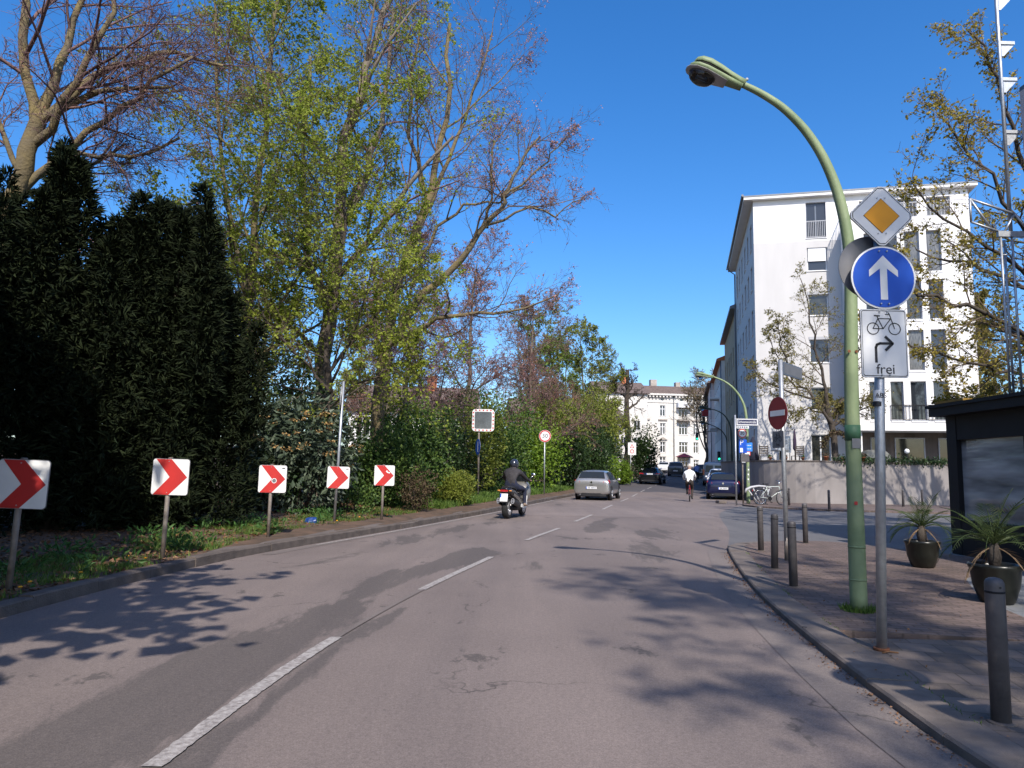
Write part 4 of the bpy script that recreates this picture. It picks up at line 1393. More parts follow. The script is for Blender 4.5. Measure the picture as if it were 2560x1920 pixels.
# T8 small tree on the terrace of the white house
b = (17.6, 39.0, 1.95)
g = Grower(71, **preset(n=[8, 10, 9, 7, 0], ang=[0.8, 0.8, 0.8, 0.7, 0.6], lr=[0.5, 0.55, 0.5, 0.45, 0.5], wig=[0.06, 0.15, 0.2, 0.25, 0.3], rmin=0.007))
limb(g, rel([(17.6, 39, 1.95), (17.5, 39, 3.6), (17.2, 39, 5.2)], b), 0.19, 0.15, 0, 0.2, 0.6)
for pth, r0 in (([(17.25, 39, 5.0), (16.9, 39, 6.6), (16.6, 38.9, 8.4), (16.2, 38.8, 10.4), (16.0, 38.8, 12.2)], 0.12),
                ([(17.4, 39, 4.2), (16.3, 38.8, 5.6), (15.0, 38.7, 6.6), (13.9, 38.6, 8.8)], 0.10),
                ([(16.5, 38.8, 5.5), (15.0, 38.5, 5.8), (13.8, 38.3, 6.2), (12.8, 38.2, 7.2)], 0.07),
                ([(17.3, 39, 4.6), (18.4, 38.8, 6.4), (18.9, 38.7, 8.2), (19.1, 38.6, 9.8)], 0.10),
                ([(17.4, 39, 4.0), (18.6, 38.4, 5.0), (19.6, 38.2, 5.4)], 0.06),
                ([(17.0, 39, 4.8), (15.8, 38.4, 4.9), (14.8, 38.2, 4.5), (14.2, 38.1, 4.6)], 0.06),
                ([(15.2, 38.7, 6.5), (14.6, 38.6, 8.4), (14.4, 38.6, 10.0)], 0.06)):
    limb(g, rel(pth, b), r0, 0.02, 1, 1.0, 0.15, 3, 0.08, 0.55)
T8 = tree_objects('garden_tree', 'small spreading tree with sparse olive leaves before the white house', 'tree', g, K['bark_dark'], K['twig_brown'], LEAF['olive'], 12000, 0.095, b, seed=9, leaf_kw=dict(flat=0.2))

# T9 large tree at the side street, limbs reaching in from the edge
b = (14.6, 18.5, 0.0)
g = Grower(81, **preset(n=[8, 11, 8, 7, 0], ang=[0.8, 0.6, 0.7, 0.7, 0.6], lr=[0.5, 0.5, 0.5, 0.5, 0.5], up=[0.03, 0.03, 0.03, 0.03, 0.0], rmin=0.006))
limb(g, rel([(14.6, 18.5, 0), (14.5, 18.5, 3), (14.3, 18.4, 6), (14.2, 18.3, 9), (14.1, 18.2, 13.5)], b), 0.36, 0.10, 0, 0.7, 0.3, 3, 0.06, 0.55)
for pth, r0 in (([(14.4, 18.5, 4.4), (13.0, 18.2, 5.2), (11.4, 17.8, 5.8), (10.0, 17.4, 6.0), (9.2, 17.2, 6.5)], 0.08),
                ([(14.3, 18.4, 5.6), (13.0, 18, 6.8), (11.4, 17.6, 7.6), (9.9, 17.3, 8.6)], 0.075),
                ([(14.3, 18.4, 6.6), (13.0, 17.8, 8.0), (11.6, 17.4, 9.6), (10.6, 17.2, 10.6)], 0.075),
                ([(14.2, 18.3, 8.0), (13.2, 17.8, 9.8), (12.2, 17.4, 11.6), (11.7, 17.2, 12.8)], 0.08),
                ([(14.4, 18.5, 3.6), (13.0, 18.0, 3.9), (11.6, 17.6, 4.2), (10.2, 17.2, 4.4), (9.0, 17.0, 4.9)], 0.06),
                ([(14.5, 18.5, 3.0), (13.2, 18.2, 3.0), (12.0, 17.8, 3.1), (10.6, 17.4, 3.3)], 0.07)):
    limb(g, rel(pth, b), r0, 0.02, 1, 1.25, 0.2, 3, 0.08, 0.5)
T9 = tree_objects('maple_tree', 'large tree with golden young leaves reaching in behind the scaffold mast', 'tree', g, K['bark_dark'], K['twig_brown'], LEAF['gold'], 15000, 0.085, b, seed=10, leaf_prob=1.0, leaf_kw=dict(flat=0.3))

# T10 wide tree over the side street, its limbs shading the garden wall
b = (23.5, 27.0, 0.0)
g = Grower(85, **preset(n=[8, 8, 6, 5, 0], ang=[0.8, 0.6, 0.7, 0.7, 0.6], rmin=0.009))
limb(g, rel([(23.5, 27, 0), (23.3, 27, 3.5), (23.2, 27, 7), (23.0, 27, 12)], b), 0.34, 0.12, 0, 0.6, 0.4, 3, 0.06, 0.5)
for pth, r0 in (([(23.3, 27, 5.0), (21.5, 27, 7.6), (19.6, 27, 9.0), (17.4, 27, 9.6), (15.6, 27, 10.2)], 0.16),
                ([(23.3, 27, 6.0), (22.0, 27.2, 8.6), (20.4, 27.3, 10.2), (18.8, 27.3, 11.2)], 0.15),
                ([(23.2, 27, 7.0), (22.4, 27, 9.4), (21.6, 27, 11.4), (21.0, 27, 13)], 0.13),
                ([(23.4, 27, 4.4), (21.8, 26.6, 5.6), (20.0, 26.2, 7.8), (19.0, 26.0, 9.6)], 0.12)):
    limb(g, rel(pth, b), r0, 0.03, 1, 1.0, 0.25, 3, 0.10, 0.45)
tree_objects('maple_tree', 'dark limbed tree beyond the pavilion reaching before the white house', 'tree', g, K['bark_dark'], K['bark_dark'], LEAF['olive'], 3500, 0.11, b, seed=12, leaf_kw=dict(flat=0.3))

# trees right of the white house, far
for i, (x, y, h, lab) in enumerate(((33.5, 52.0, 14.0, 'leafy olive tree filling the gap right of the white house'), (37.5, 60.0, 16.0, 'tall olive tree behind the gap right of the white house'))):
    g = Grower(90 + i, **preset(n=[14, 8, 6, 5, 0], lr=[0.42, 0.55, 0.5, 0.5, 0.5], rmin=0.008))
    limb(g, [(0, 0, 0), (0.1, 0, h * 0.3), (0.0, 0.1, h * 0.6), (0.2, 0, h)], 0.3, 0.04, 0, 1.0, 0.12, 3, 0.08, 0.62)
    tree_objects('leafy_tree', lab, 'tree', g, K['bark_dark'], K['twig_brown'], LEAF['olive'], 16000, 0.20, (x, y, 0.2), seed=90 + i, group='olive trees right of the white house')


# ---- evergreens
def flame_cloud(rng, plumes, n):
    """points and outward directions on a group of upright plumes (x, y, z0, height, radius)"""
    P, Dn = [], []
    wsum = sum(p[3] * p[4] for p in plumes)
    for (px, py, z0, h, r) in plumes:
        k = int(n * h * r / wsum)
        t = rng.uniform(0.0, 1.0, k) ** 0.9
        prof = r * (0.42 + 0.58 * np.sin(np.clip(t * 1.35 + 0.42, 0, PI))) * np.clip(1 - t ** 1.6, 0, 1) ** 0.8
        a = rng.uniform(0, 2 * PI, k)
        lump = 1 + 0.22 * np.sin(a * 3 + t * 9 + px * 5) + 0.16 * np.sin(a * 7 - t * 17)
        rho = np.sqrt(rng.uniform(0.25, 1.0, k)) * prof * lump
        P.append(np.stack([px + np.cos(a) * rho, py + np.sin(a) * rho, z0 + t * h], 1))
        Dn.append(np.stack([np.cos(a) * 0.75, np.sin(a) * 0.75, np.full(k, 0.55)], 1))
    return np.concatenate(P), np.concatenate(Dn)


def evergreen(name, label, loc, plumes, n, size, seed, m, cat='tree', width=0.2, group=None, stem=0.12, fan=5):
    """n sprays, each a fan of narrow needle-branchlets drooping at its end"""
    rng = np.random.default_rng(seed)
    t = thing(name, label, cat, loc, 0.0, group)
    tr = MB()
    for p in plumes[:3]:
        tr.tube([(p[0] * 0.3, p[1] * 0.3, 0), (p[0] * 0.7, p[1] * 0.7, p[2] + p[3] * 0.25), (p[0], p[1], p[2] + p[3] * 0.8)], [stem, stem * 0.7, 0.02], 7)
    tr.build('trunk', K['bark_dark'], t)
    P, Dn = flame_cloud(rng, plumes, n)
    Dn = unit_np(Dn + rng.normal(size=Dn.shape) * 0.55)
    kk = len(P)
    P = np.repeat(P, fan, axis=0)
    Dn = np.repeat(Dn, fan, axis=0)
    Dn = Dn + rng.normal(size=Dn.shape) * 0.38
    Dn[:, 2] -= 0.25
    P = P + unit_np(Dn) * rng.uniform(0, size * 0.5, (len(P), 1))
    V, Fc, Cn = leaf_cards(rng, P, np.full(len(P), size), D=Dn, spread=0.12, width=width, fold=0.12)
    tag(link_mesh('crown', mesh_np('crown', V, Fc, Cn, [m]), t), kind='stuff')
    return t


YW = [  # x, y, plumes, label
    ((-9.1, 11.8), [(0, 0, 0.2, 4.9, 1.3), (0.7, 0.3, 0.1, 4.4, 1.2), (-1.0, 0.2, 0.2, 4.6, 1.3)], 'dark evergreen cut off by the frame, left of the tallest one'),
    ((-8.0, 12.6), [(0, 0, 0.3, 6.35, 1.05), (-0.7, -0.1, 0.2, 5.4, 1.1), (0.7, 0.1, 0.1, 5.1, 1.1)], 'tallest dark evergreen with pointed top before the beech'),
    ((-7.3, 13.2), [(0, 0, 0.1, 4.9, 1.1), (-0.6, 0, 0.1, 4.2, 1.1), (0.6, 0.2, 0.1, 4.5, 1.0)], 'lower dark evergreen in the dip between two taller tops'),
    ((-6.8, 13.4), [(0, 0, 0.3, 5.9, 0.95), (0.45, -0.1, 0.2, 5.8, 0.85), (-0.6, 0.1, 0.2, 5.0, 1.0)], 'twin topped dark evergreen right of the dip'),
    ((-6.45, 14.2), [(0, 0, 0.1, 5.2, 1.0), (0.5, 0.1, 0.1, 4.9, 0.8), (-0.4, -0.2, 0.1, 4.8, 1.0), (0.8, 0.1, 0.1, 3.4, 0.8)], 'rightmost dark evergreen of the group beside the slender tree'),
]
for i, ((x, y), pl, lab) in enumerate(YW):
    z = verge_z(x, y) - 0.05
    ry = random.Random(i + 900)
    pl = pl + [(p[0] + ry.uniform(-0.75, 0.75), p[1] + ry.uniform(-0.5, 0.4), p[2] + p[3] * ry.uniform(0.35, 0.6), p[3] * ry.uniform(0.40, 0.62), ry.uniform(0.25, 0.42)) for p in pl for _ in range(4)]
    evergreen('yew_tree', lab, (x, y, z), pl, 9500, 0.17, 100 + i, LEAF['yew'], group='dark evergreens on the verge', width=0.11)


def shrub(name, label, x, y, lumps, n, size, m, seed, width=0.42, droop=0.1, flat=0.0, cat='shrub', z=None, inner=0.55, stems=6, group=None, D_up=0.35):
    """lumps: (dx, dy, dz, rx, ry, rz)"""
    rng = np.random.default_rng(seed)
    z = verge_z(x, y) if z is None else z
    t = thing(name, label, cat, (x, y, z), 0.0, group)
    P, Dn = [], []
    vol = [l[3] * l[5] for l in lumps]
    for l, v in zip(lumps, vol):
        k = int(n * v / sum(vol))
        d = unit_np(rng.normal(size=(k, 3)))
        rr_ = (rng.uniform(inner ** 3, 1.0, k) ** (1 / 3))
        wob = 1 + 0.16 * np.sin(d[:, 0] * 6 + seed) * np.cos(d[:, 2] * 7 + l[0]) + 0.1 * np.sin(d[:, 1] * 11 + l[1] * 3)
        q = d * (rr_ * wob)[:, None] * np.array(l[3:6]) + np.array(l[0:3])
        P.append(q)
        Dn.append(d + np.array([0, 0, D_up]))
    P = np.concatenate(P)
    Dn = np.concatenate(Dn)
    ok = P[:, 2] > 0.03
    P, Dn = P[ok], Dn[ok]
    V, Fc, Cn = leaf_cards(rng, P, np.full(len(P), size), D=Dn, spread=1.1, width=width, droop=droop, flat=flat)
    rs = random.Random(seed)
    st = MB()
    for k in range(stems):
        l = rs.choice(lumps)
        e = Vector((l[0] + rs.uniform(-0.5, 0.5) * l[3], l[1] + rs.uniform(-0.5, 0.5) * l[4], l[2] + 0.3 * l[5]))
        s = Vector((e.x * 0.25, e.y * 0.25, -0.05))
        mid = s.lerp(e, 0.5) + Vector((rs.uniform(-0.1, 0.1), 0, 0.1))
        st.tube([s, mid, e], [0.03, 0.02, 0.008], 5)
    st.build('stems', K['bark_dark'], t)
    tag(link_mesh('crown', mesh_np('crown', V, Fc, Cn, [m]), t), kind='stuff')
    return t


def lumps_for(w, h, d, k, seed, base=0.0):
    rs = random.Random(seed)
    out = []
    for i in range(k):
        r = rs.uniform(0.28, 0.42)
        out.append(((rs.random() - 0.5) * w * (1 - r), (rs.random() - 0.5) * d * 0.6, base + h * rs.uniform(0.25, 1 - r * 0.8), w * r, d * 0.4, h * r * 0.9))
    return out


# viburnum with ochre flower heads
vb = shrub('viburnum_shrub', 'drooping grey green shrub with ochre flower clusters behind the chevron signs', -5.35, 17.9,
           [(0.2, 0, 1.9, 1.0, 0.8, 1.0), (-0.7, 0.1, 1.6, 0.9, 0.8, 1.0), (0.9, 0, 1.5, 0.7, 0.7, 0.9), (0, 0, 0.9, 1.3, 0.8, 0.8), (-0.9, 0, 2.3, 0.6, 0.5, 0.6)], 3400, 0.20, LEAF['vib'], 201, width=0.24, droop=0.9)
rng = np.random.default_rng(202)
for k in range(46):
    a, e = rng.uniform(PI, 2 * PI), rng.uniform(-0.5, 1.0)
    c = np.array([0.1 + 1.5 * math.cos(a) * math.cos(e), 0.85 * math.sin(a) * math.cos(e), 1.6 + 1.05 * math.sin(e)])
    Pp = c + rng.normal(size=(14, 3)) * np.array([0.05, 0.04, 0.022])
    V, Fc, Cn = leaf_cards(rng, Pp, np.full(14, 0.055), flat=0.6, width=0.5)
    tag(link_mesh('flower_cluster', mesh_np('flower_cluster', V, Fc, Cn, [LEAF['flower']]), vb), kind='stuff')

SH = [  # name, label, x, y, w, h, d, lumps, n, leaf, mat, base
    ('dry_shrub', 'tall russet twiggy shrub between the evergreens and the slender tree', -8.6, 24.0, 3.4, 5.4, 2.0, 10, 5200, 0.10, 'brownbush', 0),
    ('evergreen_shrub', 'dark rounded evergreen behind the flowering shrub', -6.6, 21.0, 2.6, 3.6, 1.8, 8, 5200, 0.11, 'dark', 0),
    ('laurel_shrub', 'dark glossy shrub between the mid green ones', -2.7, 26.6, 1.6, 3.4, 1.5, 8, 4200, 0.12, 'dark', 0),
    ('hazel_shrub', 'pale yellow green shrub over the dark one left of the mirror', -1.4, 30.8, 2.0, 4.4, 1.8, 9, 3800, 0.12, 'lime', 0),
    ('evergreen_shrub', 'dark evergreen shrub under the flowering shrub', -6.2, 18.2, 2.4, 2.0, 1.6, 6, 3600, 0.10, 'dark', 0),
    ('privet_shrub', 'dense mid green shrub right behind the round sign post', -3.9, 21.4, 2.4, 2.6, 1.8, 8, 6500, 0.10, 'mid', 0),
    ('privet_shrub', 'taller mid green shrub between the round sign post and the mirror', -3.35, 23.6, 2.6, 3.5, 2.0, 9, 7000, 0.11, 'mid', 0),
    ('laurel_shrub', 'dark leaved shrub left of the traffic mirror', -2.4, 29.5, 2.4, 3.0, 2.0, 7, 5000, 0.12, 'dark', 0),
    ('dry_shrub', 'brown twiggy low shrub behind the last chevron sign', -2.65, 20.6, 1.0, 1.3, 0.9, 7, 1700, 0.06, 'brownbush', 0),
    ('dry_shrub', 'low thin green shrub behind the fourth chevron sign', -4.1, 18.9, 1.5, 0.95, 0.9, 7, 1500, 0.07, 'mid', 0),
    ('box_shrub', 'rounded yellow green box shrub beside the mirror post', -1.85, 24.2, 1.3, 1.2, 1.1, 7, 6500, 0.06, 'lime', 0.0),
    ('hedge_shrub', 'big green shrub behind the traffic mirror', -0.9, 33.4, 3.8, 4.8, 2.4, 12, 9000, 0.13, 'mid', 0),
    ('hazel_shrub', 'loose light green shrub between the mirror and the box shrub', -3.2, 27.5, 2.2, 3.8, 2.0, 10, 4200, 0.11, 'bright', 0),
    ('dry_shrub', 'reddish brown twiggy shrub left of the mirror head', -3.0, 33.0, 2.6, 5.2, 2.0, 10, 4200, 0.10, 'brownbush', 0),
    ('hazel_shrub', 'layered bright green shrub behind the speed limit sign', 1.4, 40.5, 3.8, 4.4, 2.6, 11, 6500, 0.15, 'bright', 0),
    ('hazel_shrub', 'tall yellow green shrub above the silver car', 2.6, 47.5, 4.6, 6.6, 3.0, 13, 7500, 0.17, 'lime', 0),
    ('laurel_shrub', 'very dark evergreen shrub right of the speed limit sign', 3.6, 46.0, 2.2, 4.2, 2.2, 8, 5500, 0.15, 'dark', 0),
    ('laurel_shrub', 'dark evergreen mound behind the silver car', 5.2, 49.0, 2.6, 4.0, 2.4, 8, 5200, 0.16, 'dark', 0),
    ('hazel_shrub', 'yellow green tree-like shrub before the far rooftops', 6.9, 61.0, 4.4, 8.8, 3.0, 14, 8000, 0.19, 'lime', 0),
    ('laurel_shrub', 'dark evergreen shrub left of the white warning board', 7.3, 57.0, 2.6, 5.0, 2.4, 8, 4600, 0.17, 'dark', 0),
    ('laurel_shrub', 'dark evergreen shrub behind the white warning board', 11.6, 64.0, 2.8, 5.2, 2.6, 8, 4600, 0.18, 'dark', 0),
    ('box_shrub', 'bright green rounded bush at the kerb beyond the silver car', 6.9, 53.0, 1.7, 2.2, 1.5, 6, 3200, 0.13, 'bright', 0),
    ('box_shrub', 'small bright bush under the white warning board', 9.2, 59.5, 1.2, 1.9, 1.2, 5, 2200, 0.13, 'bright', 0),
    ('hedge_shrub', 'green shrub beyond the flowering shrub under the leafy tree', -4.7, 24.0, 2.4, 3.0, 2.0, 8, 5000, 0.12, 'mid', 0),
]
for i, (nm, lab, x, y, w, h, d, k, n, lsz, m, bs) in enumerate(SH):
    shrub(nm, lab, x, y, lumps_for(w, h, d, k, 300 + i, bs) + [(0, 0, h * 0.3, w * 0.42, d * 0.4, h * 0.32)], n, lsz, LEAF[m], 300 + i, flat=0.15 if m in ('bright', 'lime') else 0.0)

# ---- trees behind the camera whose shade falls into the view
def off_tree(src, lab, loc, rz, s):
    c = copy_tree(src)
    c.location, c.rotation_euler = loc, (0, 0, rz)
    c.scale = (s, s, s)
    c['label'] = lab
    return c


for i, (x, y, h, r) in enumerate(((-9.5, 4.5, 12.5, 1.9), (-7.6, 1.0, 13.5, 1.9), (-12.0, 5.0, 13.0, 2.0), (-6.6, 4.2, 9.0, 1.3), (-9.8, -1.5, 15.0, 2.2))):
    evergreen('yew_tree', ('tall evergreen beside the camera shading the nearest signs', 'evergreen beside the camera next to the kerb', 'outermost evergreen beside the camera', 'lowest evergreen beside the camera', 'tallest evergreen behind the camera')[i], (x, y, 0.1), [(0, 0, 0.8, h, r), (r * 0.6, 0.3, 0.6, h * 0.85, r * 0.8), (-r * 0.6, -0.2, 0.6, h * 0.88, r * 0.8)], 2500, 0.7, 150 + i, LEAF['yew'], group='evergreens beside the camera', width=0.16)
b = (-6.2, -1.6, 0.1)
g = Grower(95, **preset(n=[8, 6, 4, 3, 0], lr=[0.5, 0.6, 0.6, 0.5, 0.5]))
limb(g, rel([(-6.2, -1.6, 0.1), (-5.9, -1.2, 3), (-5.4, -0.8, 5), (-5.2, -0.5, 8)], b), 0.25, 0.08, 0, 0.8, 0.4)
for pth in ([(-5.6, -0.9, 4.2), (-4.6, 0.0, 5.0), (-3.5, 0.8, 5.2), (-2.4, 1.2, 5.3)], [(-5.4, -0.8, 5.0), (-4.6, 0.6, 6.2), (-3.6, 1.5, 6.6), (-2.8, 2.0, 6.8)], [(-5.7, -1.0, 3.8), (-5.2, 0.6, 4.6), (-4.6, 1.8, 4.8), (-4.2, 2.4, 4.7)], [(-5.4, -0.8, 5.0), (-4.0, -0.4, 6.0), (-2.6, 0.4, 6.2)]):
    limb(g, rel(pth, b), 0.06, 0.02, 1, 1.7, 0.2, 3, 0.05, 0.46)
tree_objects('overhanging_tree', 'leafy tree beside the camera overhanging the lane', 'tree', g, K['bark_dark'], K['twig_brown'], LEAF['mid'], 1700, 0.32, b, seed=96, leaf_kw=dict(flat=0.6), tip_rand=0.33)
off_tree(T2b, 'leafy tree behind the camera over the right lane', (6.2, -7.4, 0.0), 1.1, 1.3)
off_tree(T9, 'bare street tree behind the camera on the pavement', (11.2, -2.5, 0.0), -0.25, 0.9)

# ---------------------------------------------------------------- ground cover on the verge
rng = np.random.default_rng(500)


def verge_pts(n, y0, y1, d0, d1, ybias=1.0, clump=0.0):
    y = y0 + (y1 - y0) * rng.uniform(0, 1, n) ** ybias
    d = rng.uniform(d0, d1, n)
    if clump > 0:
        keep = (np.sin(y * 2.3 + 1.1 * np.sin(d * 3)) + np.sin(y * 5.7 + d * 4.1) + rng.normal(0, 0.6, n)) > clump
        y, d = y[keep], d[keep]
    P = np.array([(XL(a) - 0.16 - b, a) for a, b in zip(y, d)])
    z = np.array([verge_z(p[0], p[1]) for p in P])
    off = np.array([0.86 * min(1, max(0, (a - 10.2) * 0.25)) if True else 0 for a in y])
    P[:, 0] -= off
    z = np.array([verge_z(p[0], p[1]) for p in P])
    return np.column_stack([P, z])


def stuff(name, label, cat, V, Fc, Cn, m):
    return tag(link_mesh(name, mesh_np(name, V, Fc, Cn, [m])), label, cat, None, 'stuff')


P = verge_pts(40000, 4.5, 24, 0.0, 1.5, 1.4, 0.2)
stuff('grass', 'short patchy grass along the verge beside the kerb', 'grass', *blades(rng, P, 0.085, 0.5, 0.007), K['grass'])
P = verge_pts(26000, 22, 62, 0.0, 2.6, 1.2)
V1 = blades(rng, P, 0.24, 0.45, 0.018)
P = verge_pts(9000, 24, 62, 0.2, 3.0, 1.2)
V2 = leaf_cards(rng, P + np.array([0, 0, 0.12]), np.full(len(P), 0.12), flat=0.4)
stuff('ground_cover', 'low green ground cover on the bank beyond the mirror post', 'ground cover', *join_np([V1, V2]), K['grass'])
P = verge_pts(16000, 5, 30, 0.02, 6.0, 1.6, -0.6)
stuff('leaf_litter', 'dry brown leaves scattered under the shrubs and evergreens', 'leaf litter', *leaf_cards(rng, P + np.array([0, 0, 0.012]), np.full(len(P), 0.075), flat=0.85), K['litter'])
# weeds in rosettes
parts = []
W0 = verge_pts(190, 5.2, 18.5, 0.12, 1.7, 1.2, 0.2)
for p in W0:
    k = rng.integers(10, 24)
    r = rng.uniform(0.08, 0.24)
    a = rng.uniform(0, 2 * PI, k)
    rho = np.sqrt(rng.uniform(0, 1, k)) * r
    q = np.column_stack([p[0] + np.cos(a) * rho, p[1] + np.sin(a) * rho, p[2] + rng.uniform(0.02, 0.16, k)])
    Dd = np.column_stack([np.cos(a), np.sin(a), np.full(k, 0.7)])
    parts.append(leaf_cards(rng, q, np.full(k, 0.10), D=Dd, spread=0.7, width=0.2))
stuff('weeds', 'leafy green weeds growing in clumps between the chevron posts', 'weeds', *join_np(parts), K['weed'])
# grass tuft at the lamp foot and crumbs along the right-hand kerb
a = rng.uniform(0, 2 * PI, 420)
rho = rng.uniform(0.085, 0.17, 420)
P = np.column_stack([3.52 + np.cos(a) * rho, 7.42 + np.sin(a) * rho, np.full(420, PZ)])
stuff('grass_tuft', 'ring of grass around the foot of the green lamp post', 'grass', *blades(rng, P, 0.075, 0.6, 0.006), K['grass'])
n = 700
yy = rng.uniform(2.5, 13, n)
P = np.column_stack([np.array([XR(q) for q in yy]) - np.abs(rng.normal(0, 0.05, n)) - 0.01, yy, np.full(n, 0.016)])
n2 = 260
y2 = rng.uniform(2.8, 13, n2)
P2 = np.column_stack([np.array([XR(q) for q in y2]) + rng.uniform(0.1, 2.6, n2), y2, np.full(n2, PZ + 0.012)])
P2 = P2[P2[:, 0] < 6.5]
stuff('kerb_crumbs', 'tiny dry crumbs and leaf scraps along the right kerb and paving', 'litter', *leaf_cards(rng, np.concatenate([P, P2]), np.full(len(P) + len(P2), 0.02), flat=0.8), K['litter'])
jy = rng.uniform(2.8, 12.6, 900)
keep = (np.sin(jy * 3.1) + np.sin(jy * 7.7) + rng.normal(0, 0.5, 900)) > 0.7
jy = jy[keep]
P = np.column_stack([np.array([XR(q) for q in jy]) + 0.303 + rng.normal(0, 0.012, len(jy)), jy, np.full(len(jy), PZ - 0.005)])
stuff('joint_moss', 'moss and tiny grass in the joint behind the kerb stones', 'moss', *blades(rng, P, 0.03, 0.7, 0.005), K['grass'])

DL = ['nearest dandelion on the verge at the kerb', 'dandelion just behind the nearest one', 'dandelion left of the second chevron post', 'dandelion at the foot of the second chevron post', 'dandelion set back behind the second chevron post', 'dandelion near the fourth chevron post', 'dandelion between the fourth and fifth chevron posts', 'dandelion just past the fifth chevron post', 'farthest dandelion, set back from the kerb', 'lone dandelion midway between the first two chevron posts']
for i, (dy, dd) in enumerate(((7.2, 0.1), (7.5, 0.22), (9.2, 0.25), (9.5, 0.2), (9.6, 0.5), (16.0, 0.3), (17.2, 0.4), (18.2, 0.2), (18.6, 0.6), (8.2, 0.16))):
    x = XL(dy) - 0.18 - dd - (0.6 if dy > 12 else 0)
    t = thing('dandelion', DL[i], 'flower', (x, dy, verge_z(x, dy) - 0.005), 0, 'dandelions on the verge')
    MB().cyl((0, 0, 0), (0.004, 0, 0.06), 0.003, n=5).build('stalk', K['weed'], t)
    MB().lathe([(0.004, 0.055), (0.022, 0.062), (0.019, 0.072), (0.004, 0.076)], 8).build('flower', K['yellow'], t)
    Pq = np.zeros((7, 3)) + np.array([0, 0, 0.006])
    V, Fc, Cn = leaf_cards(np.random.default_rng(600 + i), Pq, np.full(7, 0.10), flat=0.8, width=0.18)
    tag(link_mesh('leaf_rosette', mesh_np('leaf_rosette', V, Fc, Cn, [K['weed']]), t), kind='stuff')

bag = MB()
rs = random.Random(77)
rings = []
for i in range(6):
    f = i / 5
    rings.append([(0.13 * math.cos(2 * PI * j / 10) * (0.6 + 0.6 * math.sin(PI * f) + rs.uniform(-0.15, 0.15)), 0.09 * math.sin(2 * PI * j / 10) * (0.6 + 0.6 * math.sin(PI * f) + rs.uniform(-0.15, 0.15)), 0.16 * f + rs.uniform(-0.01, 0.01)) for j in range(10)])
tag(bag.loft(rings).build('plastic_bag', mat('bag_blue', (0.012, 0.05, 0.22), 0.4, var=0.3, scale=9), None, (-4.25, 15.75, verge_z(-4.25, 15.75) - 0.04)), 'crumpled blue plastic bag lying on the verge by the fourth chevron post', 'litter')

# ---------------------------------------------------------------- signs, lamps, posts
def plate(parent, name, poly, y, m, th=0.004, back=None, loc=None, rot=None):
    """thin sign plate whose face looks along -y"""
    o = MB().prism(poly, y, y + th, 0)
    ob = o.build(name, [m], parent, loc, rot)
    return ob


def clamps(parent, zs, r=0.04, y=0.0):
    for z in zs:
        m = MB()
        m.cyl((0, y, z - 0.012), (0, y, z + 0.012), r, n=10)
        m.build('clamp', K['sign_back'], parent)


def chevron(label, x, y, ztop, rz, tall=None, sticker=None, size=0.48, lean=0.0):
    z0 = verge_z(x, y)
    t = thing('chevron_sign', label, 'road sign', (x, y, z0 - 0.02), rz, 'red and white chevron signs along the curve')
    t.rotation_euler = (0, lean, rz)
    h = (tall or ztop + 0.03) - z0
    p = MB()
    p.cyl((0, 0, -0.1), (0, 0, h), 0.03, n=12)
    p.cyl((0, 0, h), (0, 0, h + 0.012), 0.033, 0.026, n=12)
    p.build('post', K['post'] if not tall else K['steel'], t)
    zc = ztop - z0 - size / 2 + 0.02
    pl = plate(t, 'panel', rrect(size, size, 0.035, 5, 0.03, zc), -0.038, K['white'])
    plate(t, 'panel_back', rrect(size + 0.012, size + 0.012, 0.04, 5, 0.03, zc), -0.033, K['sign_back'], 0.006)
    c = [(.08, .997), (.50, .997), (.965, .5), (.49, .003), (.05, .003), (.48, .5)]
    poly = [(0.03 - size / 2 + a * size, zc - size / 2 + b_ * size) for a, b_ in c]
    MB().prism(poly[::-1], -0.0405, -0.0385).build('chevron', K['red'], pl)
    if sticker == 'round':
        o = MB().prism(circ(0.045, 16, 0.06, zc - 0.03), -0.0425, -0.041).build('sticker', K['white'], pl)
        MB().prism(circ(0.034, 16, 0.06, zc - 0.03), -0.0435, -0.0428).build('sticker_print', K['sign_back'], o)
    if sticker == 'scratch':
        MB().prism([(0.06, zc + 0.10), (0.10, zc + 0.06), (0.16, zc + 0.05), (0.17, zc + 0.08), (0.11, zc + 0.09), (0.09, zc + 0.13)], -0.0425, -0.041).build('sticker', K['white'], pl)
    if sticker in ('round', 'bar'):
        MB().prism([(0.19, zc + 0.185), (0.24, zc + 0.185), (0.24, zc + 0.2), (0.19, zc + 0.2)], -0.0425, -0.041).build('maker_mark', K['black'], pl)
    m = MB()
    for dx in (-0.0, ):
        for dz in (0.21, -0.21):
            m.cyl((0.0, -0.039, zc + dz), (0.0, -0.046, zc + dz), 0.007, n=8)
    m.build('bolt', K['steel'], pl)
    return t


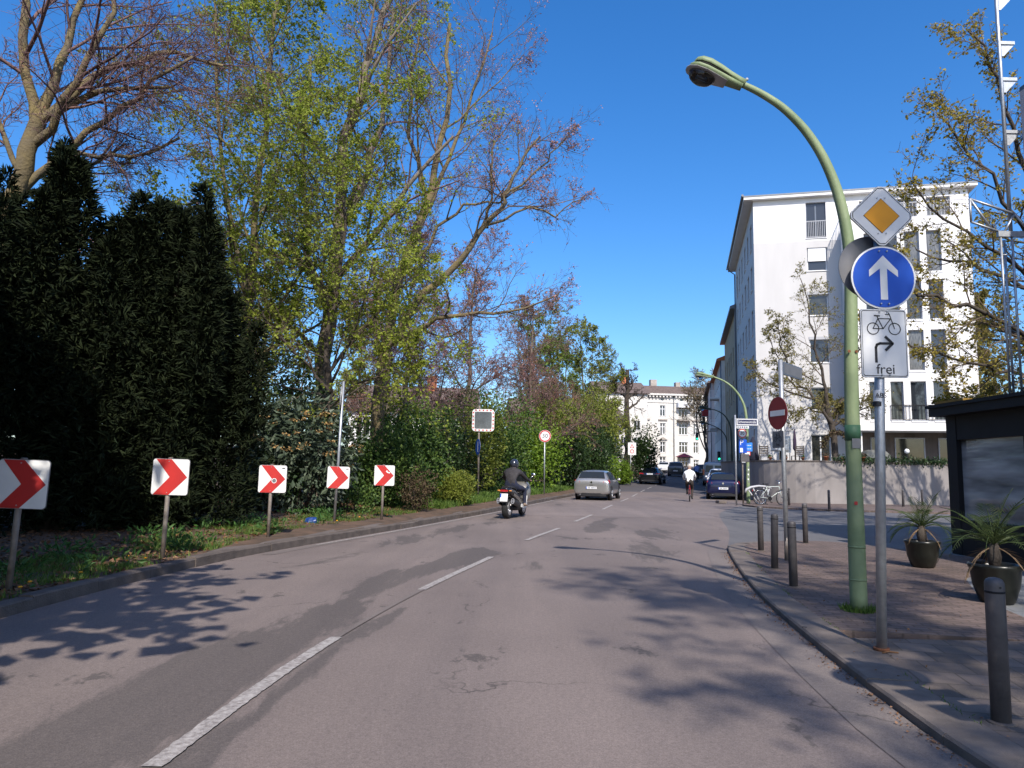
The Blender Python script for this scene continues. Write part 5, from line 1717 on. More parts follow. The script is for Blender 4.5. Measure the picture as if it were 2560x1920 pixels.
chevron('nearest red and white chevron sign, cut off at the frame', -4.93, 7.31, 1.40, 0.10, lean=0.02)
chevron('second chevron sign before the dark evergreens, dappled by shade', -4.64, 9.87, 1.45, 0.05, lean=0.01)
chevron('third chevron sign with a round sticker on its red arrow', -4.26, 12.97, 1.39, 0.08, sticker='round')
ch4 = chevron('fourth chevron sign on the tall post with a round sign above', -3.88, 16.21, 1.39, 0.12, tall=3.32, sticker='bar', lean=0.02)
chevron('fifth chevron sign, farthest and shortest, with a scratched arrow', -3.04, 17.42, 1.44, 0.0, sticker='scratch')
T90 = Matrix.Rotation(R(-82), 4, 'Z')
rs_ = MB(T90)
rs_.prism(circ(0.27, 28, 0, 2.78), -0.05, -0.045)
ro = rs_.build('round_sign', K['white'], ch4)
ro['label'] = 'round sign seen almost edge on'
MB(T90).prism(circ(0.275, 28, 0, 2.78), -0.0445, -0.036).build('round_sign_back', K['sign_back'], ro)

# traffic mirror
zb = verge_z(-1.22, 28.0)
t = thing('traffic_mirror', 'square traffic mirror with red and white frame on a tall post', 'mirror', (-1.22, 28.0, zb), 0.02)
MB().cyl((0, 0, -0.1), (-0.04, 0, 4.2 - zb), 0.038, n=12).build('post', K['post'], t)
fz = 3.28 - zb
fr = MB().prism(rrect(0.86, 0.86, 0.13, 5, 0.13, fz), -0.09, -0.05).build('frame', K['white'], t)
MB().prism(rrect(0.66, 0.66, 0.05, 4, 0.13, fz), -0.0935, -0.0905).build('mirror_face', mat('mirror_face', (0.13, 0.14, 0.155), 0.18, 0.6, var=0.25, scale=2.2), t)
for s in range(4):
    for k in range(5):
        o = -0.29 + 0.145 * k
        cx, cz, w_, h_ = ((o, 0.385, 0.06, 0.05), (o, -0.385, 0.06, 0.05), (0.385, o, 0.05, 0.06), (-0.385, o, 0.05, 0.06))[s]
        MB().prism([(0.13 + cx - w_ / 2, fz + cz - h_ / 2), (0.13 + cx + w_ / 2, fz + cz - h_ / 2), (0.13 + cx + w_ / 2, fz + cz + h_ / 2), (0.13 + cx - w_ / 2, fz + cz + h_ / 2)], -0.0925, -0.0905).build('reflector', K['red'], fr)
TE = Matrix.Rotation(R(-72), 4, 'Z')
o = MB(TE).prism(circ(0.31, 28, 0, 2.25 - zb), -0.06, -0.055).build('blue_sign', K['blue'], t)
MB(TE).prism(circ(0.315, 28, 0, 2.25 - zb), -0.0545, -0.045).build('sign_back', K['sign_back'], o)
MB(TE).prism([(-0.03, 2.05 - zb), (0.03, 2.05 - zb), (0.03, 2.45 - zb), (-0.03, 2.45 - zb)], -0.0625, -0.0605).build('arrow', K['white'], o)

# speed limit signs
def limit30(parent, r, zc, y=-0.045, x=0.0, T=None, rot=None):
    o = MB(T).prism(circ(r, 32, x, zc), y, y + 0.004).build('sign_face', K['white'], parent)
    MB(T).prism(circ(r * 1.02, 32, x, zc), y + 0.0045, y + 0.010).build('sign_back', K['sign_back'], o)
    ring = MB(T)
    n = 36
    for i in range(n):
        a, b_ = 2 * PI * i / n, 2 * PI * (i + 1) / n
        ring.add([(x + q * math.cos(w), y - 0.0015, zc + q * math.sin(w)) for q, w in ((r * 0.97, a), (r * 0.97, b_), (r * 0.76, b_), (r * 0.76, a))], [(3, 2, 1, 0)])
    ring.build('red_ring', K['red'], o)
    text_obj('number', '30', r * 0.98, K['black'], o, (x, y - 0.0025, zc - 0.01 * r))
    return o


z30 = verge_z(1.72, 36.5)
t = thing('speed_limit_sign', 'round 30 speed limit sign on a thin post before the green shrubs', 'road sign', (1.72, 36.5, z30), 0.02)
MB().cyl((0, 0, -0.1), (-0.01, 0, 3.42 - z30), 0.032, n=12).build('post', K['steel'], t)
limit30(t, 0.305, 3.12 - z30)

# white warning board further on
zw = verge_z(9.95, 60)
t = thing('warning_board', 'white board with red warning triangle and circle on a post', 'road sign', (9.95, 60.0, zw), -0.05)
MB().cyl((0, 0, -0.1), (0, 0, 3.9 - zw), 0.035, n=10).build('post', K['steel'], t)
wc = 3.32 - zw
o = plate(t, 'board', rrect(0.66, 1.02, 0.04, 4, 0.12, wc), -0.045, K['white'])
tri = MB()
tri.prism([(-0.06, wc + 0.06), (0.30, wc + 0.06), (0.12, wc + 0.40)], -0.048, -0.0455)
tri.build('triangle', K['red'], o)
MB().prism([(0.02, wc + 0.10), (0.22, wc + 0.10), (0.12, wc + 0.30)], -0.0505, -0.0485).build('triangle_field', K['white'], o)
MB().prism(circ(0.17, 24, 0.12, wc - 0.22), -0.048, -0.0455).build('circle', K['red'], o)
MB().prism(circ(0.115, 24, 0.12, wc - 0.22), -0.0505, -0.0485).build('circle_field', K['white'], o)

# traffic signals showing green
GREEN_L = emit_mat('signal_green', (0.03, 0.85, 0.45), 2.2)
for x, y, zc, base, lab in ((15.98, 85.0, 3.17, True, 'green traffic signal on the left kerb before the corner house'), (23.74, 92.0, 5.78, False, 'green traffic signal hanging over the carriageway'), (23.05, 80.0, 3.04, True, 'green traffic signal on the right kerb beside the row houses')):
    g0 = gz(y)
    t = thing('traffic_signal', lab, 'traffic light', (x, y, g0), 0, 'green traffic signals at the junction')
    if base:
        MB().cyl((0, 0.12, 0), (0, 0.12, zc - g0 + 0.9), 0.06, n=10).build('post', K['steel'], t)
    else:
        MB().tube([(7.5, 0.12, 0), (7.5, 0.12, 5.6), (7.0, 0.12, 6.2), (0, 0.12, zc - g0 + 0.75)], [0.09, 0.08, 0.06, 0.05], 10).build('mast_arm', K['dark_metal'], t)
    hz = zc - g0
    MB().box(-0.16, 0.16, -0.1, 0.1, hz - 0.2, hz + 0.8, ch=0.03).build('housing', K['plastic'], t)
    for k, mm in enumerate((GREEN_L, K['plastic'], K['plastic'])):
        MB().cyl((0, -0.13, hz + 0.3 * k), (0, -0.101, hz + 0.3 * k), 0.115, n=16).build('lens', mm, t)
        v = MB()
        v.tube([(0.12 * math.cos(a), -0.17, hz + 0.3 * k + 0.12 * math.sin(a)) for a in [PI * i / 6 for i in range(7)]], 0.012, 5)
        v.build('visor', K['plastic'], t)

# ---- green street lamps
def street_lamp(label, loc, rz, arm, head_from, head_to, r0, r1, s=1.0, painted=None, dirt=True):
    t = thing('street_lamp', label, 'street lamp', loc, rz, 'green arched street lamps')
    m = painted or K['lamp_green']
    pts = [(0, 0, 0), (0, 0, 0.55), (0, 0, 1.2), (0, 0, 2.3)] + arm
    n = len(pts)
    rad = [r0 * 1.0, r0, r0 * 0.93, r0 * 0.84] + [lerp(r0 * 0.76, r1, i / max(1, len(arm) - 1)) for i in range(len(arm))]
    # smooth the arc
    P = fill([Vector(p).to_tuple() for p in pts], 4)
    Rr = []
    for i in range(n - 1):
        for k in range(4):
            Rr.append(lerp(rad[i], rad[i + 1], k / 4))
    Rr.append(rad[-1])
    for _ in range(3):
        P = [P[0]] + [tuple((P[i - 1][q] + 2 * P[i][q] + P[i + 1][q]) / 4 for q in range(3)) for i in range(1, len(P) - 1)] + [P[-1]]
    MB().tube(P, Rr, 16).build('pole', m, t)
    c = MB()
    c.cyl((0, 0, 0.30), (0, 0, 0.315), r0 * 1.04, n=16)
    c.cyl((0, 0, 0.62), (0, 0, 0.64), r0 * 1.03, n=16)
    c.build('collar', m, t)
    a, b_ = Vector(head_from), Vector(head_to)
    ax = (b_ - a).normalized()
    side = Vector((0, 1, 0))
    upv = side.cross(ax).normalized()
    if upv.z < 0:
        upv = -upv
    L = (b_ - a).length

    def ring(f, w, zt, zb_, k=14):
        o = a + ax * (L * f)
        out = []
        for j in range(k):
            th = 2 * PI * j / k
            cc, ss = math.cos(th), math.sin(th)
            out.append(o + side * (w * (abs(cc) ** 0.75) * (1 if cc >= 0 else -1)) + upv * ((zt if ss > 0 else zb_) * (abs(ss) ** 0.8) * (1 if ss >= 0 else -1)))
        return out
    up_ = MB()
    up_.loft([ring(f, w * s, zt * s, zb_ * s) for f, w, zt, zb_ in ((-0.03, .045, .045, .04), (0.10, .055, .05, .03), (0.28, .072, .062, .012), (0.5, .105, .082, .006), (0.72, .128, .095, .004), (0.88, .118, .088, .004), (0.97, .08, .065, .004), (1.0, .03, .035, .004))], 0, True)
    up_.build('head_cover', m, t)
    gp = MB()
    gp.loft([[p - upv * 0.016 * s for p in ring(f, w * s, .008 * s, .01 * s)] for f, w in ((0.25, .06), (0.5, .10), (0.72, .125), (0.88, .114), (0.97, .075))], 0, True)
    gp.build('head_gap', K['black'], t)
    lo = MB()
    lo.loft([[p - upv * 0.034 * s for p in ring(f, w * s, .012 * s, zb_ * s)] for f, w, zb_ in ((0.0, .048, .05), (0.22, .07, .05), (0.5, .104, .045), (0.72, .126, .05), (0.9, .12, .048), (1.0, .08, .04), (1.05, .03, .03))], 0, True)
    lo.build('head_body', m, t)
    rim = MB()
    rim.loft([[p - upv * 0.086 * s for p in ring(f, w * s, .008 * s, .008 * s)] for f, w in ((0.30, .082), (0.5, .112), (0.72, .138), (0.92, .132), (1.05, .085), (1.09, .03))], 0, True)
    rim.build('rim', K['frame_grey'], t)
    o = a + ax * (L * 0.76) - upv * 0.094 * s
    refl = MB()
    refl.loft([[o + ax * (0.15 * s * q * math.cos(2 * PI * j / 16)) + side * (0.105 * s * q * math.sin(2 * PI * j / 16)) + upv * h * s for j in range(16)] for q, h in ((1.0, -0.004), (0.8, -0.006), (0.1, -0.006))], 0, True)
    refl.build('reflector', K['post'], t)
    bowl = MB()
    bowl.loft([[o + ax * (0.15 * s * math.cos(e) * math.cos(2 * PI * j / 16)) + side * (0.105 * s * math.cos(e) * math.sin(2 * PI * j / 16)) - upv * (0.11 * s * math.sin(e) + 0.008) for j in range(16)] for e in [PI / 2 * k / 6 * 0.98 for k in range(7)]], 0, True, (False, True))
    bowl.build('bowl', K['clear'], t)
    bl = MB()
    bl.tube([o - ax * 0.06 * s - upv * 0.03 * s, o + ax * 0.05 * s - upv * 0.03 * s], 0.018 * s, 8)
    bl.build('bulb', K['frame_white'], t)
    MB().sphere(a + upv * 0.06 * s + ax * -0.02, 0.018 * s, 8, 6).build('photocell', K['frame_grey'], t)
    return t


LX, LY = 3.52, 7.42
main_lamp = street_lamp('near green street lamp arching over the pavement', (LX, LY, PZ), 0.0,
                        [(0.05, 0, 3.58), (0.01, 0, 3.99), (-0.07, 0, 4.39), (-0.21, 0, 4.76), (-0.40, 0, 5.07), (-0.64, 0, 5.32), (-0.89, 0, 5.48), (-1.08, 0, 5.57)],
                        (-1.06, 0, 5.575), (-1.60, 0, 5.80), 0.082, 0.034, 1.0)
for z, w_, col, yy in ((1.62, 0.10, 'white', 0), (1.05, 0.035, 'red', 1)):
    MB().prism([(-0.045, z), (-0.045 + w_ * 0.9, z), (-0.045 + w_ * 0.9, z + w_), (-0.045, z + w_)], -0.0795, -0.078).build('sticker', K['sign_back'] if col == 'white' else K['red'], main_lamp)
MB().tube([(0.0, -0.0, 1.70), (0, 0, 1.86)], 0.0765, 16).build('paint_patch', mat('lamp_green_dark', (0.05, 0.13, 0.07), 0.6, var=0.2), main_lamp)
m = MB()
for dx in (-0.04, 0.035):
    m.cyl((dx, -0.077, 2.62), (dx, -0.070, 2.62), 0.016, n=8)
m.build('rust_spot', K['rust'], main_lamp)

arm2 = [(0, 0, 3.8), (-0.09, 0, 4.51), (-0.33, 0, 5.01), (-0.68, 0, 5.42), (-1.08, 0, 5.69), (-1.59, 0, 5.87)]
lamp2 = street_lamp('green street lamp beside the bicycle, hung with parking signs', (10.98, 33.5, PZ), 0.0, arm2, (-1.56, 0, 5.865), (-2.35, 0, 5.98), 0.085, 0.035, 1.15)
dk = mat('lamp_green_shaded', (0.05, 0.065, 0.045), 0.6, var=0.2)  # darker copy of the lamp green, shade of the houses put into the colour
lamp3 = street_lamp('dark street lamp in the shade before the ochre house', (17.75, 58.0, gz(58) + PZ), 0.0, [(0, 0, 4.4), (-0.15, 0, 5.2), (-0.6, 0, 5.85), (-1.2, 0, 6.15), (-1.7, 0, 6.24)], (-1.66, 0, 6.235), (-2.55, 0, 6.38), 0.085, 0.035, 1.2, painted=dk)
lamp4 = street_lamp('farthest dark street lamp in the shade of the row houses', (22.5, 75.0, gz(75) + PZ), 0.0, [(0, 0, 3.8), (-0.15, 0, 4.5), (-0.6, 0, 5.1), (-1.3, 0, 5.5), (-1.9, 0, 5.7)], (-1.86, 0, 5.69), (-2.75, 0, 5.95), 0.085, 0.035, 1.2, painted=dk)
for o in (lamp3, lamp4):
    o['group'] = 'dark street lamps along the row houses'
# ticket board and small red-bordered plate on lamp2
o = plate(lamp2, 'parking_board', rrect(0.46, 0.41, 0.02, 3, -0.03, 2.66 - PZ), -0.10, mat('board_blue', (0.03, 0.20, 0.62), 0.45, var=0.1))
for k in range(2):
    for q in range(4):
        MB().prism([(-0.20 + 0.09 * q, 2.72 - PZ - 0.16 * k), (-0.13 + 0.09 * q, 2.72 - PZ - 0.16 * k), (-0.13 + 0.09 * q, 2.745 - PZ - 0.16 * k), (-0.20 + 0.09 * q, 2.745 - PZ - 0.16 * k)], -0.1025, -0.1005).build('text_line', K['white'], o)
o = plate(lamp2, 'small_board', rrect(0.31, 0.20, 0.02, 3, -0.05, 2.36 - PZ), -0.10, K['red'])
plate(o, 'small_board_field', rrect(0.24, 0.13, 0.01, 3, -0.05, 2.36 - PZ), -0.1025, K['white'], 0.002)
plate(lamp2, 'sticker', rrect(0.07, 0.14, 0.01, 3, 0, 2.14 - PZ), -0.089, K['white'])
for k in range(7):
    plate(lamp2, 'sticker', rrect(0.06, 0.07, 0.01, 3, random.Random(k).uniform(-0.02, 0.02), 1.0 + 0.11 * k), -0.0885, K['white'] if k % 2 else K['sign_back'])

# sign post: priority diamond, straight-on disc, bicycle plate
t = thing('sign_post', 'galvanised post with yellow diamond, blue arrow disc and bicycle plate', 'road sign', (2.91, 5.79, PZ), 0.0)
HP = 3.70
MB().cyl((0, 0, -0.1), (0.11, 0, HP - 0.3), 0.038, n=16).build('post', K['steel'], t)
off = 0.11


def xo(z):
    return 0.11 * z / HP


dz = 3.54 - PZ
d1 = 0.255
dia = [(off, dz - d1), (off + d1, dz), (off, dz + d1), (off - d1, dz)]


def rpoly(cx, cz, d, r=0.03):
    out = []
    for k in range(4):
        a = -PI / 2 + k * PI / 2
        px_, pz_ = cx + d * math.cos(a), cz + d * math.sin(a)
        for s in (-1, 0, 1):
            aa = a + s * 0.1
            q = d - (0.0 if s == 0 else 0.0)
            out.append((cx + (d - r * (0.35 if s == 0 else 0)) * math.cos(aa) * (1 if s == 0 else 0.955), cz + (d - r * (0.35 if s == 0 else 0)) * math.sin(aa) * (1 if s == 0 else 0.955)))
    return out


dd = plate(t, 'priority_sign', rpoly(off, dz, 0.262), -0.060, K['white'])
plate(dd, 'sign_back', rpoly(off, dz, 0.265), -0.055, K['sign_back'], 0.008)
plate(dd, 'yellow_field', [(off, dz - 0.145), (off + 0.145, dz), (off, dz + 0.145), (off - 0.145, dz)], -0.0640, K['yellow'], 0.0015)
plate(dd, 'yellow_border', [(off, dz - 0.150), (off + 0.150, dz), (off, dz + 0.150), (off - 0.150, dz)], -0.0622, K['black'], 0.0015)


def outline(parent, name, poly, w_, y, m, T=None):
    """thin closed line along a polygon"""
    n_ = len(poly)
    mb = MB(T)
    cx = sum(p[0] for p in poly) / n_
    cz = sum(p[1] for p in poly) / n_
    for i in range(n_):
        p, q = poly[i], poly[(i + 1) % n_]
        f = lambda s: (cx + (s[0] - cx) * (1 - w_), cz + (s[1] - cz) * (1 - w_))
        a_, b2 = f(p), f(q)
        mb.add([(p[0], y, p[1]), (q[0], y, q[1]), (b2[0], y, b2[1]), (a_[0], y, a_[1])], [(0, 1, 2, 3)])
    return mb.build(name, m, parent)


outline(dd, 'edge_line', rpoly(off, dz, 0.251), 0.025, -0.0622, K['black'])
bz = 3.02 - PZ
bd = plate(t, 'arrow_sign', circ(0.264, 40, 0.11, bz), -0.052, K['white'])
plate(bd, 'sign_back', circ(0.266, 40, 0.11, bz), -0.047, K['sign_back'], 0.008)
plate(bd, 'blue_field', circ(0.250, 40, 0.11, bz), -0.0545, K['blue'], 0.002)
ar = [(-0.029, -0.185), (0.029, -0.185), (0.029, 0.075), (0.118, 0.005), (0.118, 0.06), (0.0, 0.185), (-0.118, 0.06), (-0.118, 0.005), (-0.029, 0.075)]
plate(bd, 'arrow', [(0.11 + a, bz + c) for a, c in ar], -0.0570, K['white'], 0.002)
pz = 2.475 - PZ
pp = plate(t, 'bicycle_plate', rrect(0.372, 0.556, 0.022, 4, 0.095, pz), -0.052, K['white'])
plate(pp, 'sign_back', rrect(0.378, 0.562, 0.024, 4, 0.095, pz), -0.0475, K['sign_back'], 0.006)
outline(pp, 'edge_line', rrect(0.356, 0.540, 0.016, 4, 0.095, pz), 0.022, -0.0530, K['black'])
ik = MB()


def stroke(mb, pts, w_, y0, y1, T=None):
    for p, q in zip(pts[:-1], pts[1:]):
        v = Vector((q[0] - p[0], 0, q[1] - p[1]))
        if v.length < 1e-6:
            continue
        v.normalize()
        nx_, nz_ = -v.z * w_ / 2, v.x * w_ / 2
        e = (v.x * w_ * 0.25, v.z * w_ * 0.25)
        mb.prism([(p[0] - e[0] - nx_, p[1] - e[1] - nz_), (q[0] + e[0] - nx_, q[1] + e[1] - nz_), (q[0] + e[0] + nx_, q[1] + e[1] + nz_), (p[0] - e[0] + nx_, p[1] - e[1] + nz_)], y0, y1, 0, T)


def bike_icon(mb, cx, cz, s, y0, y1, T=None, w_=0.007):
    def q(a, c):
        return (cx + a * s, cz + c * s)
    for wx in (-0.78, 0.78):
        stroke(mb, [q(wx + 0.42 * math.cos(2 * PI * i / 20), -0.32 + 0.42 * math.sin(2 * PI * i / 20)) for i in range(21)], w_, y0, y1, T)
    stroke(mb, [q(-0.78, -0.32), q(-0.05, -0.32), q(0.52, 0.42), q(-0.40, 0.42), q(-0.05, -0.32)], w_, y0, y1, T)
    stroke(mb, [q(-0.78, -0.32), q(-0.40, 0.42), q(-0.47, 0.62)], w_, y0, y1, T)
    stroke(mb, [q(-0.66, 0.64), q(-0.28, 0.62)], w_ * 1.5, y0, y1, T)
    stroke(mb, [q(0.78, -0.32), q(0.45, 0.72), q(0.16, 0.74)], w_, y0, y1, T)
    stroke(mb, [q(0.45, 0.72), q(0.38, 0.86)], w_, y0, y1, T)


bike_icon(ik, 0.095, pz + 0.155, 0.112, -0.0545, -0.0525)
ik.build('bicycle_symbol', K['black'], pp)
ik = MB()
stroke(ik, [(0.025, pz - 0.155), (0.025, pz - 0.035), (0.035, pz - 0.012), (0.06, pz - 0.002), (0.145, pz - 0.002)], 0.020, -0.0545, -0.0525)
ik.build('turn_arrow_stem', K['black'], pp)
ik = MB()
stroke(ik, [(0.105, pz + 0.052), (0.160, pz - 0.002), (0.105, pz - 0.056)], 0.022, -0.0560, -0.0546)
ik.build('turn_arrow_head', K['black'], pp)
text_obj('lettering', 'frei', 0.115, K['black'], pp, (0.098, -0.0535, pz - 0.215), width=0.145)
m = MB()
for cx, cz in ((off, dz + 0.15), (off, dz - 0.15), (0.11, bz + 0.22), (0.11, bz - 0.22), (0.095, pz + 0.26), (0.095, pz - 0.26)):
    for q in (-0.032, 0.032):
        m.cyl((cx + q, -0.068, cz), (cx + q, -0.052, cz), 0.006, n=8)
m.build('bolts', K['steel'], t)['kind'] = 'stuff'
plate(t, 'sign_seen_from_behind', circ(0.268, 40, 0.06, 3.13 - PZ), 0.045, K['sign_back'], 0.006)
o = MB()
o.tube([(0.055, 0, 1.94), (0.06, 0, 2.03)], 0.0392, 16, caps=False)
o.build('sticker', K['white'], t)
text_obj('sticker_print', 'ABS', 0.055, K['black'], t, (0.057, -0.0405, 1.985))
MB().tube([(0.048, 0, 1.90), (0.05, 0, 1.935)], 0.0390, 16, caps=False).build('sticker', K['black'], t)
MB().cyl((0, 0, 0.0), (0, 0, 0.02), 0.06, n=14).build('foot', K['rust'], t)

# another signed post outside the frame, whose shade lies over the kerb
t = thing('sign_post', 'signed post beside the camera whose round shadow falls over the kerb', 'road sign', (3.1, 2.05, PZ), 0.1)
MB().cyl((0, 0, -0.1), (0, 0, 3.3), 0.038, n=12).build('post', K['steel'], t)
plate(t, 'round_sign', circ(0.28, 32, 0, 3.0), -0.05, K['sign_back'])
plate(t, 'plate', rrect(0.40, 0.22, 0.02, 3, 0, 2.55), -0.05, K['sign_back'])
plate(t, 'plate', rrect(0.40, 0.26, 0.02, 3, 0, 2.25), -0.05, K['sign_back'])

# no-entry post at the corner, signs turned towards the side street
t = thing('no_entry_sign', 'round red no entry sign on a grey post among the bollards', 'road sign', (4.40, 11.61, PZ), 0.0)
MB().cyl((0, 0, -0.1), (-0.03, 0, 3.2), 0.036, n=14).build('post', K['steel'], t)
MB().cyl((0, 0, 0.0), (0, 0, 0.35), 0.040, 0.038, n=14).build('base_sleeve', K['post'], t)
TN = Matrix.Rotation(R(-77), 4, 'Z')
zc = 2.39 - PZ
o = MB(TN).prism(circ(0.262, 36, 0, zc), -0.112, -0.107).build('disc', K['red_dark'], t)  # darker red than the other signs: shade of the turned face is in the colour
MB(TN).prism(circ(0.266, 36, 0, zc), -0.1065, -0.099).build('disc_back', K['sign_back'], o)
MB(TN).prism([(-0.20, zc - 0.045), (0.20, zc - 0.045), (0.20, zc + 0.045), (-0.20, zc + 0.045)], -0.1145, -0.1125).build('bar', K['white'], o)
o = MB(TN).prism(rrect(0.31, 0.27, 0.02, 4, 0, 1.965 - PZ), -0.112, -0.107).build('bicycle_plate', K['sign_back'], t)  # plate face coloured grey, with its shade put into the colour
ik = MB()
bike_icon(ik, 0, 2.0 - PZ, 0.085, -0.1145, -0.1125, TN, 0.008)
ik.build('bicycle_symbol', K['black'], o)
tx = text_obj('lettering', 'frei', 0.07, K['black'], o, (0, 0, 0))
tx.rotation_euler = (PI / 2, 0, R(-77))
tx.location = TN @ Vector((0, -0.1135, 1.885 - PZ))
TP = Matrix.Rotation(R(50), 4, 'Z')
o = MB(TP).box(0.04, 0.92, -0.012, 0.012, 3.03 - PZ, 3.24 - PZ).build('street_name_plate', K['frame_blue'], t)
MB(TP).box(0.06, 0.90, -0.0145, -0.0125, 3.05 - PZ, 3.22 - PZ).build('plate_field', K['sign_back'], o)

# street-name post across the side street
t = thing('street_name_sign', 'dark blue street name sign on a grey post at the far corner', 'street sign', (10.16, 32.63, PZ), 0.0)
MB().cyl((0, 0, -0.1), (-0.0, 0, 4.0), 0.04, n=12).build('post', K['steel'], t)
b_ = MB()
b_.box(0.02, 1.02, -0.022, 0.022, 3.88 - PZ, 3.91 - PZ)
b_.box(0.02, 1.02, -0.022, 0.022, 3.60 - PZ, 3.63 - PZ)
b_.build('bracket', K['frame_grey'], t)
o = MB().box(0.06, 1.02, -0.02, 0.02, 3.632 - PZ, 3.878 - PZ).build('name_plate', K['white'], t)
f = MB().box(0.10, 0.98, -0.0225, -0.0205, 3.655 - PZ, 3.855 - PZ).build('plate_field', mat('plate_navy', (0.012, 0.014, 0.06), 0.4, var=0), o)
text_obj('lettering', 'Schwanenstraße', 0.16, K['white'], f, (0.54, -0.0235, 3.755 - PZ), width=0.80)
o = MB().box(0.06, 0.62, -0.01, 0.01, 3.46 - PZ, 3.575 - PZ).build('number_plate', K['white'], t)
for k in range(5):
    MB().box(0.09 + 0.1 * k, 0.16 + 0.1 * k, -0.0125, -0.0105, 3.485 - PZ, 3.55 - PZ).build('number_mark', K['frame_blue'], o)

# parking sign post with 30 disc
t = thing('parking_sign', 'post with 30 disc above a blue parking board beside the lamp', 'road sign', (10.66, 33.25, PZ), 0.0)
MB().cyl((0.0, 0, -0.1), (0, 0, 3.5), 0.036, n=12).build('post', K['post'], t)
limit30(t, 0.215, 3.27 - PZ)
o = plate(t, 'parking_board', rrect(0.36, 0.62, 0.02, 3, 0.02, 2.68 - PZ), -0.045, K['blue'])
text_obj('lettering', 'P', 0.34, K['white'], o, (-0.04, -0.0465, 2.84 - PZ))
MB().prism(rrect(0.13, 0.20, 0.02, 3, -0.05, 2.50 - PZ), -0.048, -0.0455).build('disc_symbol', K['white'], o)
MB().box(-0.10, 0.28, -0.12, 0.04, 1.95 - PZ, 2.32 - PZ, ch=0.02).build('ticket_box', K['bollard'], t)
MB().box(-0.07, 0.1, -0.1225, -0.1205, 1.86, 1.90).build('label_strip', K['frame_grey'], t)

# bollards
b0 = thing('bollard', '', 'bollard', (0, 0, 0), 0, 'dark grey bollards around the corner')
MB().lathe([(0.050, -0.1), (0.050, 0.74), (0.049, 0.755), (0.042, 0.772), (0.026, 0.782), (0.004, 0.786)], 20).build('shaft', K['bollard'], b0)
MB().lathe([(0.0505, 0.700), (0.0515, 0.703), (0.0515, 0.709), (0.0505, 0.712)], 20).build('groove', K['dark_metal'], b0)
MB().cyl((0, -0.052, 0.735), (0, -0.046, 0.735), 0.006, n=8).build('lock_hole', K['black'], b0)
MB().lathe([(0.075, 0.0), (0.07, 0.006), (0.052, 0.010)], 16).build('base_ring', K['granite_dark'], b0)
BO = [(2.745, 4.17, 'nearest grey bollard at the lower edge of the frame'), (3.44, 8.89, 'bollard left of the green lamp, in front of the no entry post'), (3.81, 10.53, 'bollard left of the no entry post, second of the row'), (4.45, 12.95, 'bollard at the tip of the red pavement, first of the row'), (5.88, 14.52, 'bollard right of the no entry post at the side street edge'),
      (12.35, 32.19, 'far bollard beside the bicycle rack at the garden wall'), (12.75, 29.07, 'far bollard before the middle of the garden wall'), (18.05, 33.4, 'far bollard seen just behind the potted palm'), (20.04, 35.35, 'far bollard before the right end of the garden wall')]
for i, (x, y, lab) in enumerate(BO):
    o = b0 if i == 0 else copy_tree(b0)
    o.location = (x, y, PZ)
    o.rotation_euler = (random.Random(i).uniform(-0.012, 0.012), random.Random(i + 50).uniform(-0.012, 0.012), 0.3 * i)
    o['label'] = lab
    o['group'] = 'dark grey bollards around the corner'


# ---- potted palms
def palm(label, loc, rtop, hpot, nf, Lf, seed, dead):
    rs = random.Random(seed)
    t = thing('potted_palm', label, 'potted plant', loc, rs.uniform(0, 6), 'palms in dark glazed pots by the pavilion')
    pot = MB().lathe([(rtop * 0.55, 0), (rtop * 0.68, 0.02), (rtop * 0.9, hpot * 0.45), (rtop * 0.98, hpot * 0.85), (rtop * 1.06, hpot * 0.93), (rtop * 1.04, hpot), (rtop * 0.9, hpot), (rtop * 0.86, hpot * 0.9)], 28, caps=(True, False)).build('pot', K['pot'], t)
    MB().lathe([(rtop * 0.87, hpot * 0.90), (0.02, hpot * 0.93)], 20, caps=(False, True)).build('soil', K['soil'], t)
    MB().lathe([(0.05, hpot * 0.85), (0.07, hpot + 0.08), (0.045, hpot + 0.22)], 10).build('stem', K['bark_dark'], t)
    for k in range(nf + dead):
        isd = k >= nf
        az = 2.4 * k + rs.uniform(-0.3, 0.3)
        el = rs.uniform(0.55, 1.4) if not isd else rs.uniform(-0.5, -0.05)
        L = Lf * rs.uniform(0.75, 1.1) * (0.65 if isd else 1)
        d = Vector((math.cos(az) * math.cos(el), math.sin(az) * math.cos(el), math.sin(el)))
        p = Vector((0, 0, hpot + 0.18))
        sp = [p.copy()]
        for i in range(9):
            d = (d + Vector((rs.uniform(-0.05, 0.05), rs.uniform(-0.05, 0.05), (-0.13 - 0.07 * (k % 3)) if not isd else -0.2))).normalized()
            p = p + d * (L / 9)
            sp.append(p.copy())
        V, F_ = [], []
        mb = MB()
        mb.tube(sp, [lerp(0.009, 0.002, i / 9) for i in range(10)], 4)
        for i in range(2, 22):
            f = i / 22
            x = f * 9
            j = min(int(x), 8)
            c = sp[j].lerp(sp[j + 1], x - j)
            tt = (sp[j + 1] - sp[j]).normalized()
            sd = tt.cross(Vector((0, 0, 1)))
            if sd.length < 1e-3:
                sd = Vector((1, 0, 0))
            sd.normalize()
            nn = sd.cross(tt)
            ll = 0.26 * Lf * (math.sin(PI * min(f + 0.12, 1)) ** 0.6) * rs.uniform(0.85, 1.1)
            for s in (-1, 1):
                e = c + (tt * 0.65 + sd * s * 0.75 + nn * 0.25).normalized() * ll + Vector((0, 0, -0.15 * ll))
                mb.add([c - tt * 0.006, (c + e) / 2 + tt * 0.0045 + nn * 0.006, e, (c + e) / 2 - tt * 0.0045], [(0, 1, 2, 3)])
        mb.build('frond', [K['palm_dead'] if isd else K['palm']], t)
    return t


